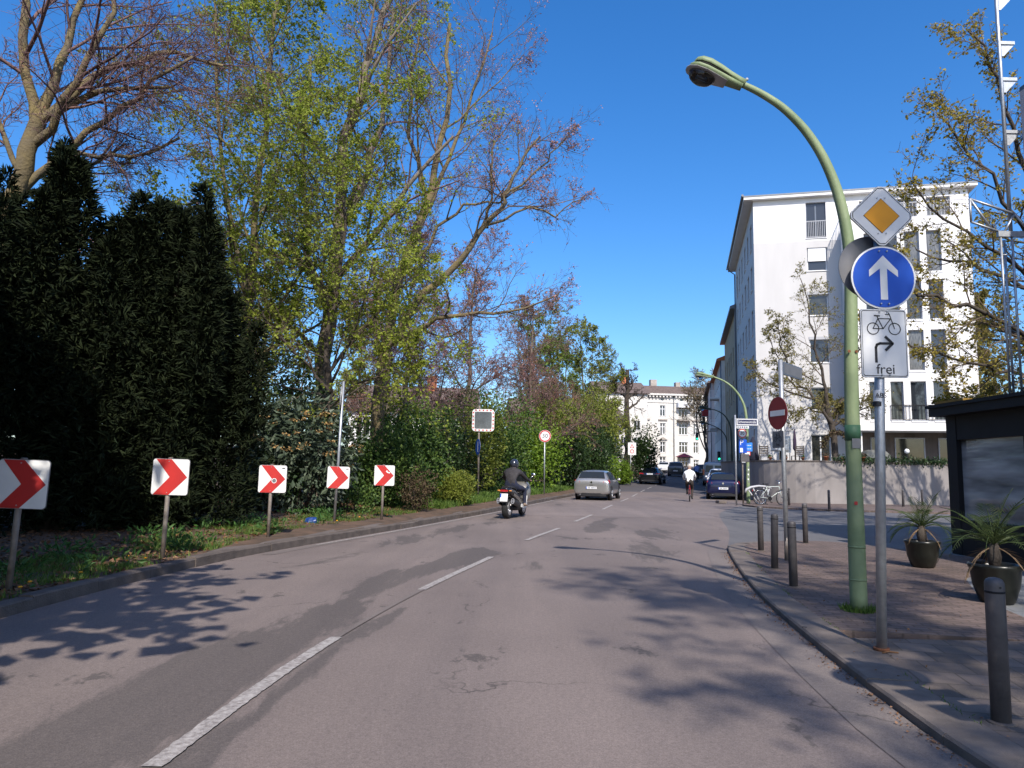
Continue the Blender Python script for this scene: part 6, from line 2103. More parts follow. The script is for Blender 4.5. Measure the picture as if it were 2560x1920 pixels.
K['pot'] = mat('pot_glaze', (0.014, 0.015, 0.012), 0.3, var=0.4, scale=6, spec=0.5)
K['palm'] = leaf_mat('palm_leaf', [(0.03, 0.05, 0.016), (0.055, 0.085, 0.026), (0.09, 0.115, 0.035)], 0.3, 0.5)
K['palm_dead'] = leaf_mat('palm_dead', [(0.20, 0.13, 0.07), (0.28, 0.19, 0.11)], 0.2, 0.8)
palm('small palm in a dark pot left of the pavilion corner, dry fronds hanging', (6.24, 11.07, PZ - 0.004), 0.235, 0.40, 17, 0.66, 5, 3)
palm('larger palm in a dark pot right behind the nearest bollard', (5.34, 8.07, PZ - 0.004), 0.25, 0.42, 19, 0.80, 8, 3)

# ---------------------------------------------------------------- vehicles
def paint(name, col, metal=0.5, rough=0.32):
    return mat(name, col, rough, metal, var=0.0, coat=0.8)


K['lamp_red'] = mat('tail_lamp_red', (0.38, 0.015, 0.018), 0.15, var=0.15, scale=12, coat=0.6)
K['lamp_clear'] = mat('lamp_clear', (0.6, 0.6, 0.6), 0.15, var=0.1, coat=0.6)
K['plate_white'] = mat('plate_white', (0.78, 0.78, 0.78), 0.4, var=0)
K['rim'] = mat('alloy_rim', (0.50, 0.50, 0.51), 0.35, 0.8, var=0.1)

HATCH = [(-2.05, .42, .60, .55, .70, .68, .69, .71, .55, .73), (-2.03, .28, .72, .55, .85, .87, .82, .93, .71, .95), (-1.95, .24, .74, .55, .87, .94, .845, 1.00, .71, 1.03),
         (-1.64, .21, .76, .55, .87, .95, .84, 1.38, .61, 1.42), (-1.30, .20, .76, .55, .87, .95, .84, 1.42, .60, 1.46), (-0.2, .2, .76, .55, .87, .94, .84, 1.43, .61, 1.48),
         (0.45, .2, .76, .55, .87, .93, .83, 1.38, .58, 1.42), (1.15, .2, .76, .55, .87, .92, .82, .97, .68, 1.0), (1.62, .22, .74, .55, .86, .84, .80, .88, .6, .90), (2.0, .28, .66, .5, .78, .68, .72, .70, .5, .72), (2.08, .35, .55, .45, .65, .55, .6, .56, .4, .58)]
COUPE = [(-2.35, .40, .62, .55, .74, .70, .72, .74, .58, .76), (-2.30, .30, .72, .58, .88, .86, .84, .90, .70, .92), (-2.05, .24, .76, .58, .905, .93, .86, .97, .68, .99),
         (-1.15, .20, .78, .58, .91, .95, .86, 1.30, .56, 1.34), (-0.75, .20, .78, .58, .91, .95, .86, 1.36, .56, 1.40), (-0.1, .2, .78, .58, .91, .94, .86, 1.38, .57, 1.42),
         (0.5, .2, .78, .58, .91, .92, .85, 1.32, .55, 1.36), (1.25, .2, .78, .58, .91, .90, .84, .95, .70, .98), (1.8, .22, .76, .55, .90, .84, .82, .87, .6, .88), (2.28, .28, .66, .5, .80, .66, .74, .68, .5, .70), (2.38, .35, .55, .45, .66, .55, .6, .56, .4, .58)]
SUV = [(y, a * 1.1, b, c * 1.1, d * 1.02, e * 1.12, f * 1.03, g_ * 1.13, h * 1.08, i * 1.13) for y, a, b, c, d, e, f, g_, h, i in HATCH]
VAN = [(-2.42, .42, .66, .6, .86, 1.0, .86, 1.75, .78, 1.86), (-2.38, .30, .72, .6, .90, 1.0, .90, 1.85, .80, 1.95), (-2.1, .25, .78, .6, .92, 1.0, .91, 1.88, .82, 1.98),
       (-1.2, .22, .78, .6, .92, 1.0, .91, 1.89, .82, 1.99), (-0.4, .22, .78, .6, .92, 1.0, .91, 1.89, .82, 1.99), (0.3, .22, .78, .6, .92, 1.0, .91, 1.87, .81, 1.97),
       (0.9, .22, .78, .6, .92, 1.0, .90, 1.70, .76, 1.78), (1.7, .22, .78, .6, .92, .98, .88, 1.05, .72, 1.08), (2.1, .25, .74, .55, .88, .88, .84, .92, .6, .94), (2.4, .3, .66, .5, .80, .7, .74, .72, .5, .74), (2.46, .35, .55, .45, .68, .55, .6, .56, .4, .58)]


def car(name, label, cat, st, pm, loc, rz, group=None, lamp='hatch', bumper=None, detail=True, roof_rails=False):
    t = thing(name, label, cat, loc, rz, group)

    def ringpts(s):
        y, zb, wb, zm, wm, zs, ws, zr, wr, zt = s
        h = [(wb, zb), (wm, lerp(zb, zm, 0.35)), (wm, zm), (lerp(wm, ws, 0.6), lerp(zm, zs, 0.75)), (ws, zs), (lerp(ws, wr, 0.55), lerp(zs, zr, 0.55)), (wr, zr), (wr * 0.55, zt)]
        return [(x, y, z) for x, z in h] + [(-x, y, z) for x, z in h[::-1]]
    body = MB()
    body.loft([ringpts(s) for s in st], 0, True)
    bo = body.build('body', pm, t)
    sd = bo.modifiers.new('subsurf', 'SUBSURF')
    sd.levels = sd.render_levels = 2
    s2, s3, s4, s5, s6, s7 = st[2], st[3], st[4], st[5], st[6], st[7]

    def top(s, f, up=0.012):
        return (f * s[8], s[0], lerp(s[7], s[9], 1 - abs(f) ** 1.5) + up)

    def quad(name, A, B, C_, D_, m, off, th=0.006, grid=(1, 1), par=None):
        A, B, C_, D_ = [Vector(q) for q in (A, B, C_, D_)]
        nrm = (B - A).cross(D_ - A).normalized()
        mb = MB()
        mb.add([q + nrm * (off - th) for q in (A, B, C_, D_)] + [q + nrm * off for q in (A, B, C_, D_)], [(3, 2, 1, 0), (4, 5, 6, 7), (0, 1, 5, 4), (1, 2, 6, 5), (2, 3, 7, 6), (3, 0, 4, 7)])
        return mb.build(name, m, par or t)
    # rear window between stations 2 and 3
    f0, f1 = 0.10, 0.88

    def mix(a, b_, f):
        return tuple(lerp(p, q, f) for p, q in zip(a, b_))
    wl_, wr_ = s2[8] * 0.90, s3[8] * 0.90
    van = lamp == 'van'
    if not van:
        A = (-wl_, lerp(s2[0], s3[0], f0) - 0.01, lerp(s2[9], s3[9], f0) - 0.01)
        B = (wl_, A[1], A[2])
        C_ = (wr_, lerp(s2[0], s3[0], f1) - 0.01, lerp(s2[9], s3[9], f1) - 0.01)
        D_ = (-wr_, C_[1], C_[2])
        rw = quad('rear_window', A, B, C_, D_, K['car_glass'], 0.012)
        MB().tube([(0.02, A[1] - 0.012, A[2] + 0.0), (0.28, lerp(A[1], C_[1], 0.25) - 0.014, lerp(A[2], C_[2], 0.25) + 0.02)], 0.008, 5).build('wiper', K['plastic'], rw)
    else:
        for sx in (-1, 1):
            quad('rear_window', (min(sx * .08, sx * .70), st[0][0] - 0.005, 1.12), (max(sx * .08, sx * .70), st[0][0] - 0.005, 1.12), (max(sx * .08, sx * .64), st[0][0] + 0.02, 1.66), (min(sx * .08, sx * .64), st[0][0] + 0.02, 1.66), K['car_glass'], 0.012)
    # windscreen between 6 and 7
    A = (s6[8] * 0.92, lerp(s6[0], s7[0], 0.12), lerp(s6[9], s7[9], 0.12))
    B = (-A[0], A[1], A[2])
    C_ = (-s7[8] * 0.95, lerp(s6[0], s7[0], 0.92), lerp(s6[9], s7[9], 0.92))
    D_ = (-C_[0], C_[1], C_[2])
    quad('windscreen', B, A, D_, C_, K['car_glass'], -0.0, 0.006) if False else quad('windscreen', A, B, C_, D_, K['car_glass'], 0.012)
    # side windows
    segs = [(3, 4, 0.55, 1.0), (4, 5, 0.03, 0.97), (5, 6, 0.03, 1.0)]
    for sx in (-1, 1):
        for i, j, fa, fb in segs:
            a, b_ = st[i], st[j]

            def sp(f, v):
                s = mix(a, b_, f)
                return (sx * (lerp(s[6], s[8], v) + 0.006), s[0], lerp(s[5], s[7], v))
            q = [sp(fa, 0.12), sp(fb, 0.12), sp(fb, 0.88), sp(fa, 0.88)]
            if sx < 0:
                q = [q[1], q[0], q[3], q[2]]
            quad('side_window', *q, K['car_glass'], 0.008)
        m = MB()
        m.sphere((sx * (s7[6] + 0.10), s7[0] - 0.28, s7[5] + 0.07), (0.10, 0.06, 0.075), 10, 6)
        m.cyl((sx * s7[6], s7[0] - 0.28, s7[5] + 0.02), (sx * (s7[6] + 0.06), s7[0] - 0.28, s7[5] + 0.05), 0.02, n=6)
        m.build('door_mirror', pm if lamp != 'van' else K['plastic'], t)
        m = MB()
        m.box(min(sx * (s5[4] - 0.005), sx * (s5[4] + 0.012)), max(sx * (s5[4] - 0.005), sx * (s5[4] + 0.012)), s5[0] - 0.15, s5[0] + 0.05, s5[5] - 0.13, s5[5] - 0.10)
        m.build('door_handle', pm, t)
    yr = st[0][0]
    W = st[2][4]
    zl = st[1][5]
    for sx in (-1, 1):
        m = MB()
        if lamp == 'hatch':
            m.loft([[(sx * (W - 0.30), yr + 0.010, zl - 0.03), (sx * (W - 0.03), yr + 0.09, zl - 0.06), (sx * (W + 0.006), yr + 0.26, zl - 0.03)], [(sx * (W - 0.29), yr + 0.025, zl + 0.045), (sx * (W - 0.04), yr + 0.11, zl + 0.075), (sx * (W - 0.006), yr + 0.26, zl + 0.06)], [(sx * (W - 0.26), yr + 0.07, zl + 0.10), (sx * (W - 0.08), yr + 0.16, zl + 0.12), (sx * (W - 0.02), yr + 0.28, zl + 0.11)]], 0, False, (False, False), None, False)
        elif lamp == 'coupe':
            m.loft([[(sx * (W - 0.42), yr + 0.008, zl - 0.045), (sx * (W - 0.05), yr + 0.08, zl - 0.09), (sx * (W + 0.004), yr + 0.30, zl - 0.02)], [(sx * (W - 0.36), yr + 0.02, zl + 0.04), (sx * (W - 0.06), yr + 0.10, zl + 0.06), (sx * (W - 0.01), yr + 0.32, zl + 0.06)]], 0, False, (False, False), None, False)
        else:
            m.box(min(sx * (W - 0.16), sx * (W - 0.02)), max(sx * (W - 0.16), sx * (W - 0.02)), yr - 0.004, yr + 0.12, zl - 0.15, zl + 0.35)
        if sx < 0:
            m.f = [f[::-1] for f in m.f]
        m.build('tail_lamp', K['lamp_red'], t)
        m = MB()
        m.sphere((sx * 0.58, st[-2][0] + 0.01, 0.66), (0.20, 0.10, 0.08), 10, 6)
        m.build('headlight', K['lamp_clear'], t)
    # number plate, badge, bumper parts
    zp = {'hatch': 0.60, 'coupe': 0.83, 'van': 0.70}[lamp]
    yp = {'hatch': yr - 0.012, 'coupe': yr + 0.005, 'van': yr - 0.012}[lamp]
    pl = MB().box(-0.26, 0.26, yp - 0.014, yp, zp - 0.055, zp + 0.055).build('number_plate', K['plate_white'], t)
    MB().box(-0.26, -0.22, yp - 0.0165, yp - 0.0145, zp - 0.053, zp + 0.053).build('plate_band', K['blue'], pl)
    if detail:
        for k in range(6):
            MB().box(-0.17 + 0.065 * k + (0.02 if k > 1 else 0), -0.13 + 0.065 * k + (0.02 if k > 1 else 0), yp - 0.0165, yp - 0.0145, zp - 0.03, zp + 0.03).build('plate_mark', K['frame_blue'], pl)
        MB().cyl((0, yr + 0.015, zl - 0.005 if lamp == 'hatch' else zl + 0.05), (0, yr - 0.008, zl - 0.005 if lamp == 'hatch' else zl + 0.05), 0.05, n=18).build('badge', K['chrome'], t)
        MB().box(-0.09, 0.09, yr - 0.004, yr + 0.02, zl - 0.15, zl - 0.125).build('boot_handle', K['plastic'], t)
    m = MB()
    m.loft([[(x, y, z) for x, y in ((-W * 0.86, yr + 0.35), (-W * 0.80, yr + 0.06), (-W * 0.5, yr + 0.015), (W * 0.5, yr + 0.015), (W * 0.80, yr + 0.06), (W * 0.86, yr + 0.35))] for z in (0.20, 0.36)], 0, False)
    m.build('bumper_apron', bumper or K['plastic'], t)
    m = MB()
    m.cyl((-0.55, yr + 0.18, 0.27), (-0.55, yr - 0.01, 0.26), 0.03, n=10)
    m.build('tailpipe', K['chrome'], t)
    MB().box(-0.03, 0.03, st[3][0] + 0.10, st[3][0] + 0.14, s4[9], s4[9] + 0.05).build('aerial', K['plastic'], t)
    m = MB()
    m.box(-W * 0.85, W * 0.85, yr + 0.3, st[-1][0] - 0.3, 0.16, 0.3)
    m.build('underbody', K['black'], t)
    # wheels
    wb = 0.62 * (st[-1][0] - st[0][0]) / 2
    for sx in (-1, 1):
        for yy in (-wb, wb + 0.06):
            c = MB()
            c.cyl((sx * (W - 0.06), yy, 0.33), (sx * (W + 0.004), yy, 0.33), 0.385, n=24)
            c.build('wheel_arch', K['black'], t)
            T = Matrix.Translation((sx * (W - 0.075), yy, 0.315)) @ Matrix.Rotation(PI / 2, 4, 'Y')
            w = MB(T)
            w.lathe([(0.20, -0.10), (0.29, -0.10), (0.315, -0.07), (0.315, 0.07), (0.29, 0.10), (0.20, 0.10)], 28, caps=(True, True))
            wo = w.build('wheel', K['rubber'], t)
            r = MB(T)
            e = 0.104 * sx
            r.lathe([(0.205, e * 0.97), (0.19, e)] if sx > 0 else [(0.19, e), (0.205, e * 0.97)], 24, caps=(True, True))
            for k in range(5):
                a = 2 * PI * k / 5
                r.tube([(0.03 * math.cos(a), 0.03 * math.sin(a), e * 1.06), (0.19 * math.cos(a), 0.19 * math.sin(a), e * 1.04)], 0.02, 5)
            r.build('rim', K['rim'], wo)
    if roof_rails:
        for sx in (-1, 1):
            MB().tube([(sx * s4[8] * 0.95, s3[0] + 0.15, s4[7] + 0.03), (sx * s5[8] * 0.97, s5[0], s5[7] + 0.06), (sx * s6[8] * 0.95, s6[0], s6[7] + 0.02)], 0.015, 6).build('roof_rail', K['dark_metal'], t)
    return t


def from_rear(x, y, deg, half):
    a = R(deg)
    return (x + math.sin(a) * half, y + math.cos(a) * half, gz(y + half * 0.9) + 0.005), -a


PS = paint('paint_silver', (0.40, 0.39, 0.375), 0.75, 0.33)
PB = paint('paint_blue', (0.003, 0.006, 0.042), 0.4, 0.28)
PK = paint('paint_black', (0.012, 0.013, 0.016), 0.3, 0.2)
PW = paint('paint_white', (0.72, 0.72, 0.72), 0.0, 0.35)
PG = paint('paint_graphite', (0.05, 0.055, 0.06), 0.5, 0.3)
PV = paint('paint_van_grey', (0.30, 0.33, 0.37), 0.3, 0.35)
l_, z_ = from_rear(3.93, 35.1, 16.5, 2.05)
car('hatchback_car', 'silver hatchback driving past the green bank', 'car', HATCH, PS, l_, z_)
l_, z_ = from_rear(11.47, 39.1, 16.5, 2.05)
car('hatchback_car', 'dark blue hatchback parked at the far corner beside the lamp', 'car', HATCH, PB, l_, z_)
l_, z_ = from_rear(13.35, 46.0, 16.5, 2.05)
car('estate_car', 'pale silver car parked in front of the dark blue hatchback', 'car', SUV, PW, l_, z_, roof_rails=True)
l_, z_ = from_rear(11.75, 61.2, 18.0, 2.35)
car('saloon_car', 'black saloon with sloping rear driving up the left lane', 'car', COUPE, PK, l_, z_, lamp='coupe')
l_, z_ = from_rear(17.0, 60.5, 16.5, 2.42)
car('delivery_van', 'pale grey van parked beyond the silver car', 'van', VAN, PV, l_, z_, lamp='van')
l_, z_ = from_rear(18.9, 83.0, 17.0, 2.05)
car('off_road_car', 'dark car with upright tail ahead of the cyclist in white', 'car', SUV, PG, l_, z_)
l_, z_ = from_rear(20.9, 79.0, 17.0, 2.05)
car('hatchback_car', 'dark green hatchback beside the cyclist in blue', 'car', HATCH, paint('paint_green', (0.012, 0.03, 0.025), 0.4), l_, z_)
l_, z_ = from_rear(14.3, 75.0, 18.0, 2.05)
car('hatchback_car', 'white hatchback just ahead of the black saloon', 'car', HATCH, PW, l_, z_, detail=False)
l_, z_ = from_rear(20.3, 96.0, 18.0, 2.05)
car('hatchback_car', 'white car far up the street before the corner house', 'car', HATCH, PW, l_, z_, detail=False)
l_, z_ = from_rear(22.3, 99.0, 18.0, 2.05)
car('hatchback_car', 'pale silver car far up the street right of the white one', 'car', HATCH, PS, l_, z_, detail=False)


# ---------------------------------------------------------------- people
def skin_body(name, verts, edges, rad, zones, mats, parent, root=0, sub=1):
    me = bpy.data.meshes.new(name)
    me.from_pydata(verts, [e[:2] for e in edges], [])
    o = bpy.data.objects.new('tmp_body', me)
    COL.objects.link(o)
    o.modifiers.new('skin', 'SKIN').use_smooth_shade = True
    s = o.modifiers.new('sub', 'SUBSURF')
    s.levels = s.render_levels = sub
    sv = me.skin_vertices[0].data
    for i, r in enumerate(rad):
        sv[i].radius = (r, r) if not hasattr(r, '__len__') else r
        sv[i].use_root = (i == root)
    dg = bpy.context.evaluated_depsgraph_get()
    nm = bpy.data.meshes.new_from_object(o.evaluated_get(dg))
    bpy.data.objects.remove(o)
    nm.name = name
    nm.materials.clear()
    for m in mats:
        nm.materials.append(m)
    Vv = [Vector(v) for v in verts]
    for p in nm.polygons:
        c = p.center
        best, bz_ = 1e9, 0
        for (a, b_), z in zip([e[:2] for e in edges], zones):
            A, B = Vv[a], Vv[b_]
            ab = B - A
            f = max(0, min(1, (c - A).dot(ab) / max(ab.length_squared, 1e-9)))
            d = (c - (A + ab * f)).length
            if d < best:
                best, bz_ = d, z
        p.material_index = bz_
        p.use_smooth = True
    return link_mesh(name, nm, parent)


SKIN = mat('skin', (0.42, 0.24, 0.17), 0.6, var=0.06)


def figure(name, label, loc, rz, J, mats, helmet=None, hair=None, group=None):
    """J: joint positions; mats: 0 skin, 1 top, 2 trousers, 3 shoes"""
    t = thing(name, label, 'person', loc, rz, group)
    V, Rd, E_, Z = [], [], [], []

    def v(p, r):
        V.append(p)
        Rd.append(r)
        return len(V) - 1

    def e(a, b_, z):
        E_.append((a, b_))
        Z.append(z)
    pe = v(J['pelvis'], (0.155, 0.125))
    sp = v(J['spine'], (0.155, 0.12))
    ch = v(J['chest'], (0.185, 0.125))
    nk = v(J['neck'], 0.062)
    hd = v(J['head'], (0.085, 0.098))
    ht = v(J['head_top'], 0.075)
    e(pe, sp, 1); e(sp, ch, 1); e(ch, nk, 1); e(nk, hd, 0); e(hd, ht, 0)
    for s in (-1, 1):
        k = 'L' if s < 0 else 'R'
        sh = v(J['shoulder' + k], 0.085)
        el = v(J['elbow' + k], 0.056)
        wr = v(J['wrist' + k], 0.036)
        pa = v(tuple(lerp(a, b_, 1.0) for a, b_ in zip(J['wrist' + k], J['palm' + k])), (0.045, 0.022))
        e(ch, sh, 1); e(sh, el, 1); e(el, wr, mats[4] if len(mats) > 4 else 1); e(wr, pa, 0)
        d = (Vector(J['palm' + k]) - Vector(J['wrist' + k])).normalized()
        side = Vector((1, 0, 0))
        for q in range(4):
            b0_ = Vector(J['palm' + k]) + side * (0.026 * (q - 1.5)) + d * 0.03
            L = (0.030, 0.036, 0.034, 0.026)[q]
            f1 = v(tuple(b0_ + d * 0.01), 0.011)
            f2 = v(tuple(b0_ + d * (0.01 + L) + Vector((0, 0, -0.012))), 0.010)
            f3 = v(tuple(b0_ + d * (0.01 + L * 0.8) + Vector((0, 0, -0.045))), 0.009)
            e(pa, f1, 0); e(f1, f2, 0); e(f2, f3, 0)
        th1 = v(tuple(Vector(J['wrist' + k]).lerp(Vector(J['palm' + k]), 0.5) + side * (-s * 0.045) + Vector((0, 0, -0.01))), 0.012)
        th2 = v(tuple(Vector(J['palm' + k]) + side * (-s * 0.055) + d * 0.02 + Vector((0, 0, -0.03))), 0.010)
        e(wr, th1, 0); e(th1, th2, 0)
        hp = v(J['hip' + k], 0.115)
        kn = v(J['knee' + k], 0.075)
        an = v(J['ankle' + k], 0.047)
        hl = v(J['heel' + k], 0.042)
        to = v(J['toe' + k], (0.045, 0.032))
        e(pe, hp, 2); e(hp, kn, 2); e(kn, an, 2); e(an, hl, 3); e(hl, to, 3)
    skin_body('body', V, E_, Rd, Z, mats[:4], t)
    H = Vector(J['head'])
    for s in (-1, 1):
        MB().sphere((H.x + s * 0.088, H.y - 0.005, H.z + 0.02), (0.016, 0.028, 0.036), 8, 6).build('ear', mats[0], t)
        MB().sphere((H.x + s * 0.034, H.y + 0.086, H.z + 0.035), (0.013, 0.01, 0.009), 8, 5).build('eye', K['black'], t)
    MB().sphere((H.x, H.y + 0.105, H.z), (0.016, 0.022, 0.026), 8, 6).build('nose', mats[0], t)
    MB().box(H.x - 0.026, H.x + 0.026, H.y + 0.084, H.y + 0.096, H.z - 0.052, H.z - 0.043).build('mouth', K['red_dark'], t)
    if helmet:
        m = MB()
        m.sphere((H.x, H.y + 0.005, H.z + 0.045), (0.135, 0.155, 0.15), 18, 12)
        ho = m.build('helmet', helmet, t)
        m = MB()
        m.sphere((H.x, H.y + 0.065, H.z + 0.04), (0.115, 0.105, 0.07), 14, 8)
        m.build('visor', K['car_glass'], ho)
        m = MB()
        m.lathe([(0.10, -0.10), (0.118, -0.075), (0.11, -0.06)], 16, (H.x, H.y + 0.01, H.z + 0.02))
        m.build('helmet_rim', K['black'], ho)
    elif hair:
        m = MB()
        m.sphere((H.x, H.y - 0.022, H.z + 0.055), (0.098, 0.098, 0.085), 14, 8)
        m.build('hair', hair, t)
    return t


def cyc_joints(l_up=True):
    J = dict(pelvis=(0, -0.27, 0.99), spine=(0, -0.18, 1.18), chest=(0, -0.07, 1.37), neck=(0, 0.02, 1.53), head=(0, 0.08, 1.62), head_top=(0, 0.085, 1.70),
             shoulderL=(-0.20, -0.05, 1.41), shoulderR=(0.20, -0.05, 1.41), elbowL=(-0.29, 0.14, 1.20), elbowR=(0.29, 0.14, 1.20), wristL=(-0.27, 0.36, 1.09), wristR=(0.27, 0.36, 1.09), palmL=(-0.265, 0.42, 1.085), palmR=(0.265, 0.42, 1.085),
             hipL=(-0.10, -0.23, 0.93), hipR=(0.10, -0.23, 0.93))
    up = dict(knee=(0.13, 0.18, 0.80), ankle=(0.12, -0.02, 0.42), heel=(0.12, -0.06, 0.37), toe=(0.13, 0.13, 0.35))
    dn = dict(knee=(0.13, 0.10, 0.60), ankle=(0.12, -0.06, 0.20), heel=(0.12, -0.10, 0.145), toe=(0.13, 0.09, 0.12))
    for k, s in (('L', -1), ('R', 1)):
        src = up if (k == 'L') == l_up else dn
        for q, p in src.items():
            J[q + k] = (p[0] * s, p[1], p[2])
    return J


def bicycle(name, label, loc, rz, fm, group=None, basket=False, racing=False, steer=0.0):
    t = thing(name, label, 'bicycle', loc, rz, group)
    rW = 0.335
    for k, yy in enumerate((-0.53, 0.53)):
        T = Matrix.Translation((0, yy, rW)) @ Matrix.Rotation(PI / 2, 4, 'Y')
        if k:
            T = Matrix.Translation((0, yy, rW)) @ Matrix.Rotation(steer, 4, 'Z') @ Matrix.Rotation(PI / 2, 4, 'Y')
        w = MB(T)
        n = 36
        w.tube([(rW * math.cos(2 * PI * i / n), rW * math.sin(2 * PI * i / n), 0) for i in range(n + 1)], 0.019, 7)
        wo = w.build('wheel', K['rubber'], t)
        r = MB(T)
        r.tube([((rW - 0.028) * math.cos(2 * PI * i / n), (rW - 0.028) * math.sin(2 * PI * i / n), 0) for i in range(n + 1)], 0.010, 5)
        r.cyl((0, 0, -0.035), (0, 0, 0.035), 0.02, n=8)
        r.build('rim', K['chrome'], wo)
        for i in range(16):
            a = 2 * PI * i / 16
            s_ = MB(T)
            s_.cyl((0.02 * math.cos(a), 0.02 * math.sin(a), 0.02 if i % 2 else -0.02), ((rW - 0.03) * math.cos(a), (rW - 0.03) * math.sin(a), 0), 0.0018, n=4)
            s_.build('spoke', K['steel'], wo)
    f = MB()
    bb, st_, hd, hb, ra, fa = (0, -0.08, 0.28), (0, -0.25, 0.80), (0, 0.36, 0.82), (0, 0.41, 0.62), (0, -0.53, rW), (0, 0.53, rW)
    for a, b_, r in ((bb, st_, 0.016), (bb, hb, 0.018), (st_, hd, 0.016), (hd, hb, 0.019), (ra, bb, 0.009), (ra, (0, -0.22, 0.72), 0.008)):
        for sx in ((-0.035, 0.035) if r < 0.012 else (0,)):
            f.cyl((a[0] + sx, a[1], a[2]), (b_[0] + sx * 0.5, b_[1], b_[2]), r, n=8)
    f.build('frame', fm, t)
    f = MB()
    for sx in (-0.045, 0.045):
        f.tube([(sx * 0.6, 0.41, 0.60), (sx, 0.45, 0.48), (sx, 0.53, rW)], 0.009, 6)
    f.build('fork', fm, t)
    f = MB()
    f.cyl((0, -0.25, 0.80), (0, -0.28, 0.92), 0.013, n=8)
    f.loft([[(x * w_, -0.30 + yy, 0.925 + z) for x, z in ((-1, 0.0), (-0.6, 0.03), (0.6, 0.03), (1, 0.0), (0.5, -0.02), (-0.5, -0.02))] for yy, w_ in ((-0.12, 0.05), (-0.06, 0.075), (0.02, 0.05), (0.14, 0.02))], 0, True)
    f.build('saddle', K['plastic'], t)
    f = MB()
    f.cyl((0, 0.36, 0.80), (0, 0.34, 1.02), 0.014, n=8)
    f.tube([(-0.29, 0.36, 1.05), (-0.18, 0.42, 1.055), (0, 0.36, 1.02), (0.18, 0.42, 1.055), (0.29, 0.36, 1.05)], 0.012, 7)
    f.build('handlebar', K['chrome'], t)
    for sx, up in ((1, -1), (-1, 1)):
        f = MB()
        ex = (sx * 0.09, -0.08 + 0.03, 0.28 + up * 0.165)
        f.cyl((sx * 0.05, -0.08, 0.28), ex, 0.011, n=6)
        f.box(min(ex[0], ex[0] + sx * 0.09), max(ex[0], ex[0] + sx * 0.09), ex[1] - 0.035, ex[1] + 0.035, ex[2] - 0.01, ex[2] + 0.01)
        f.build('crank', K['dark_metal'], t)
    T = Matrix.Translation((0.045, -0.08, 0.28)) @ Matrix.Rotation(PI / 2, 4, 'Y')
    MB(T).lathe([(0.09, -0.003), (0.095, 0), (0.09, 0.003)], 20).build('chainring', K['dark_metal'], t)
    for k, yy in enumerate((-0.53, 0.53)):
        f = MB()
        f.tube([(0, yy + (rW + 0.04) * math.cos(a), rW + (rW + 0.04) * math.sin(a)) for a in [R(20 + 14 * i) + (R(30) if k == 0 else -R(5)) for i in range(10)]], 0.016, 5)
        f.build('mudguard', K['plastic'], t)
    MB().box(-0.03, 0.03, -0.93, -0.90, 0.60, 0.66).build('rear_light', K['lamp_red'], t)
    return t


AZ = R(15.5)
cx, cy = 8.98, 36.35
bicycle('bicycle', 'red framed bicycle ridden by the person in white', (cx, cy, gz(cy) + 0.02), -R(13), mat('frame_red', (0.30, 0.02, 0.02), 0.35, var=0.05))
figure('person', 'cyclist in white shirt and dark trousers riding away, seen from behind', (cx, cy, gz(cy) + 0.02), -R(13), cyc_joints(),
       [SKIN, mat('shirt_white', (0.80, 0.80, 0.79), 0.85, var=0.04, scale=9, bump=0.3, bscale=18), mat('trousers_dark', (0.045, 0.035, 0.03), 0.9, var=0.2), mat('shoe_black', (0.02, 0.02, 0.02), 0.6, var=0.1)], hair=mat('hair_grey', (0.33, 0.24, 0.19), 0.7, var=0.2))
cx, cy = 17.0, 66.0
bicycle('bicycle', 'dark bicycle ridden by the person in the blue top', (cx, cy, gz(cy) + 0.02), -R(15), K['dark_metal'])
figure('person', 'cyclist in blue top farther up the street in the shade', (cx, cy, gz(cy) + 0.02), -R(15), cyc_joints(False),
       [SKIN, mat('shirt_blue', (0.16, 0.24, 0.48), 0.85, var=0.08), mat('trousers_black', (0.02, 0.02, 0.025), 0.9, var=0.2), mat('shoe_dark', (0.02, 0.02, 0.02), 0.6, var=0.1)], hair=mat('hair_dark', (0.03, 0.02, 0.015), 0.7, var=0.2))


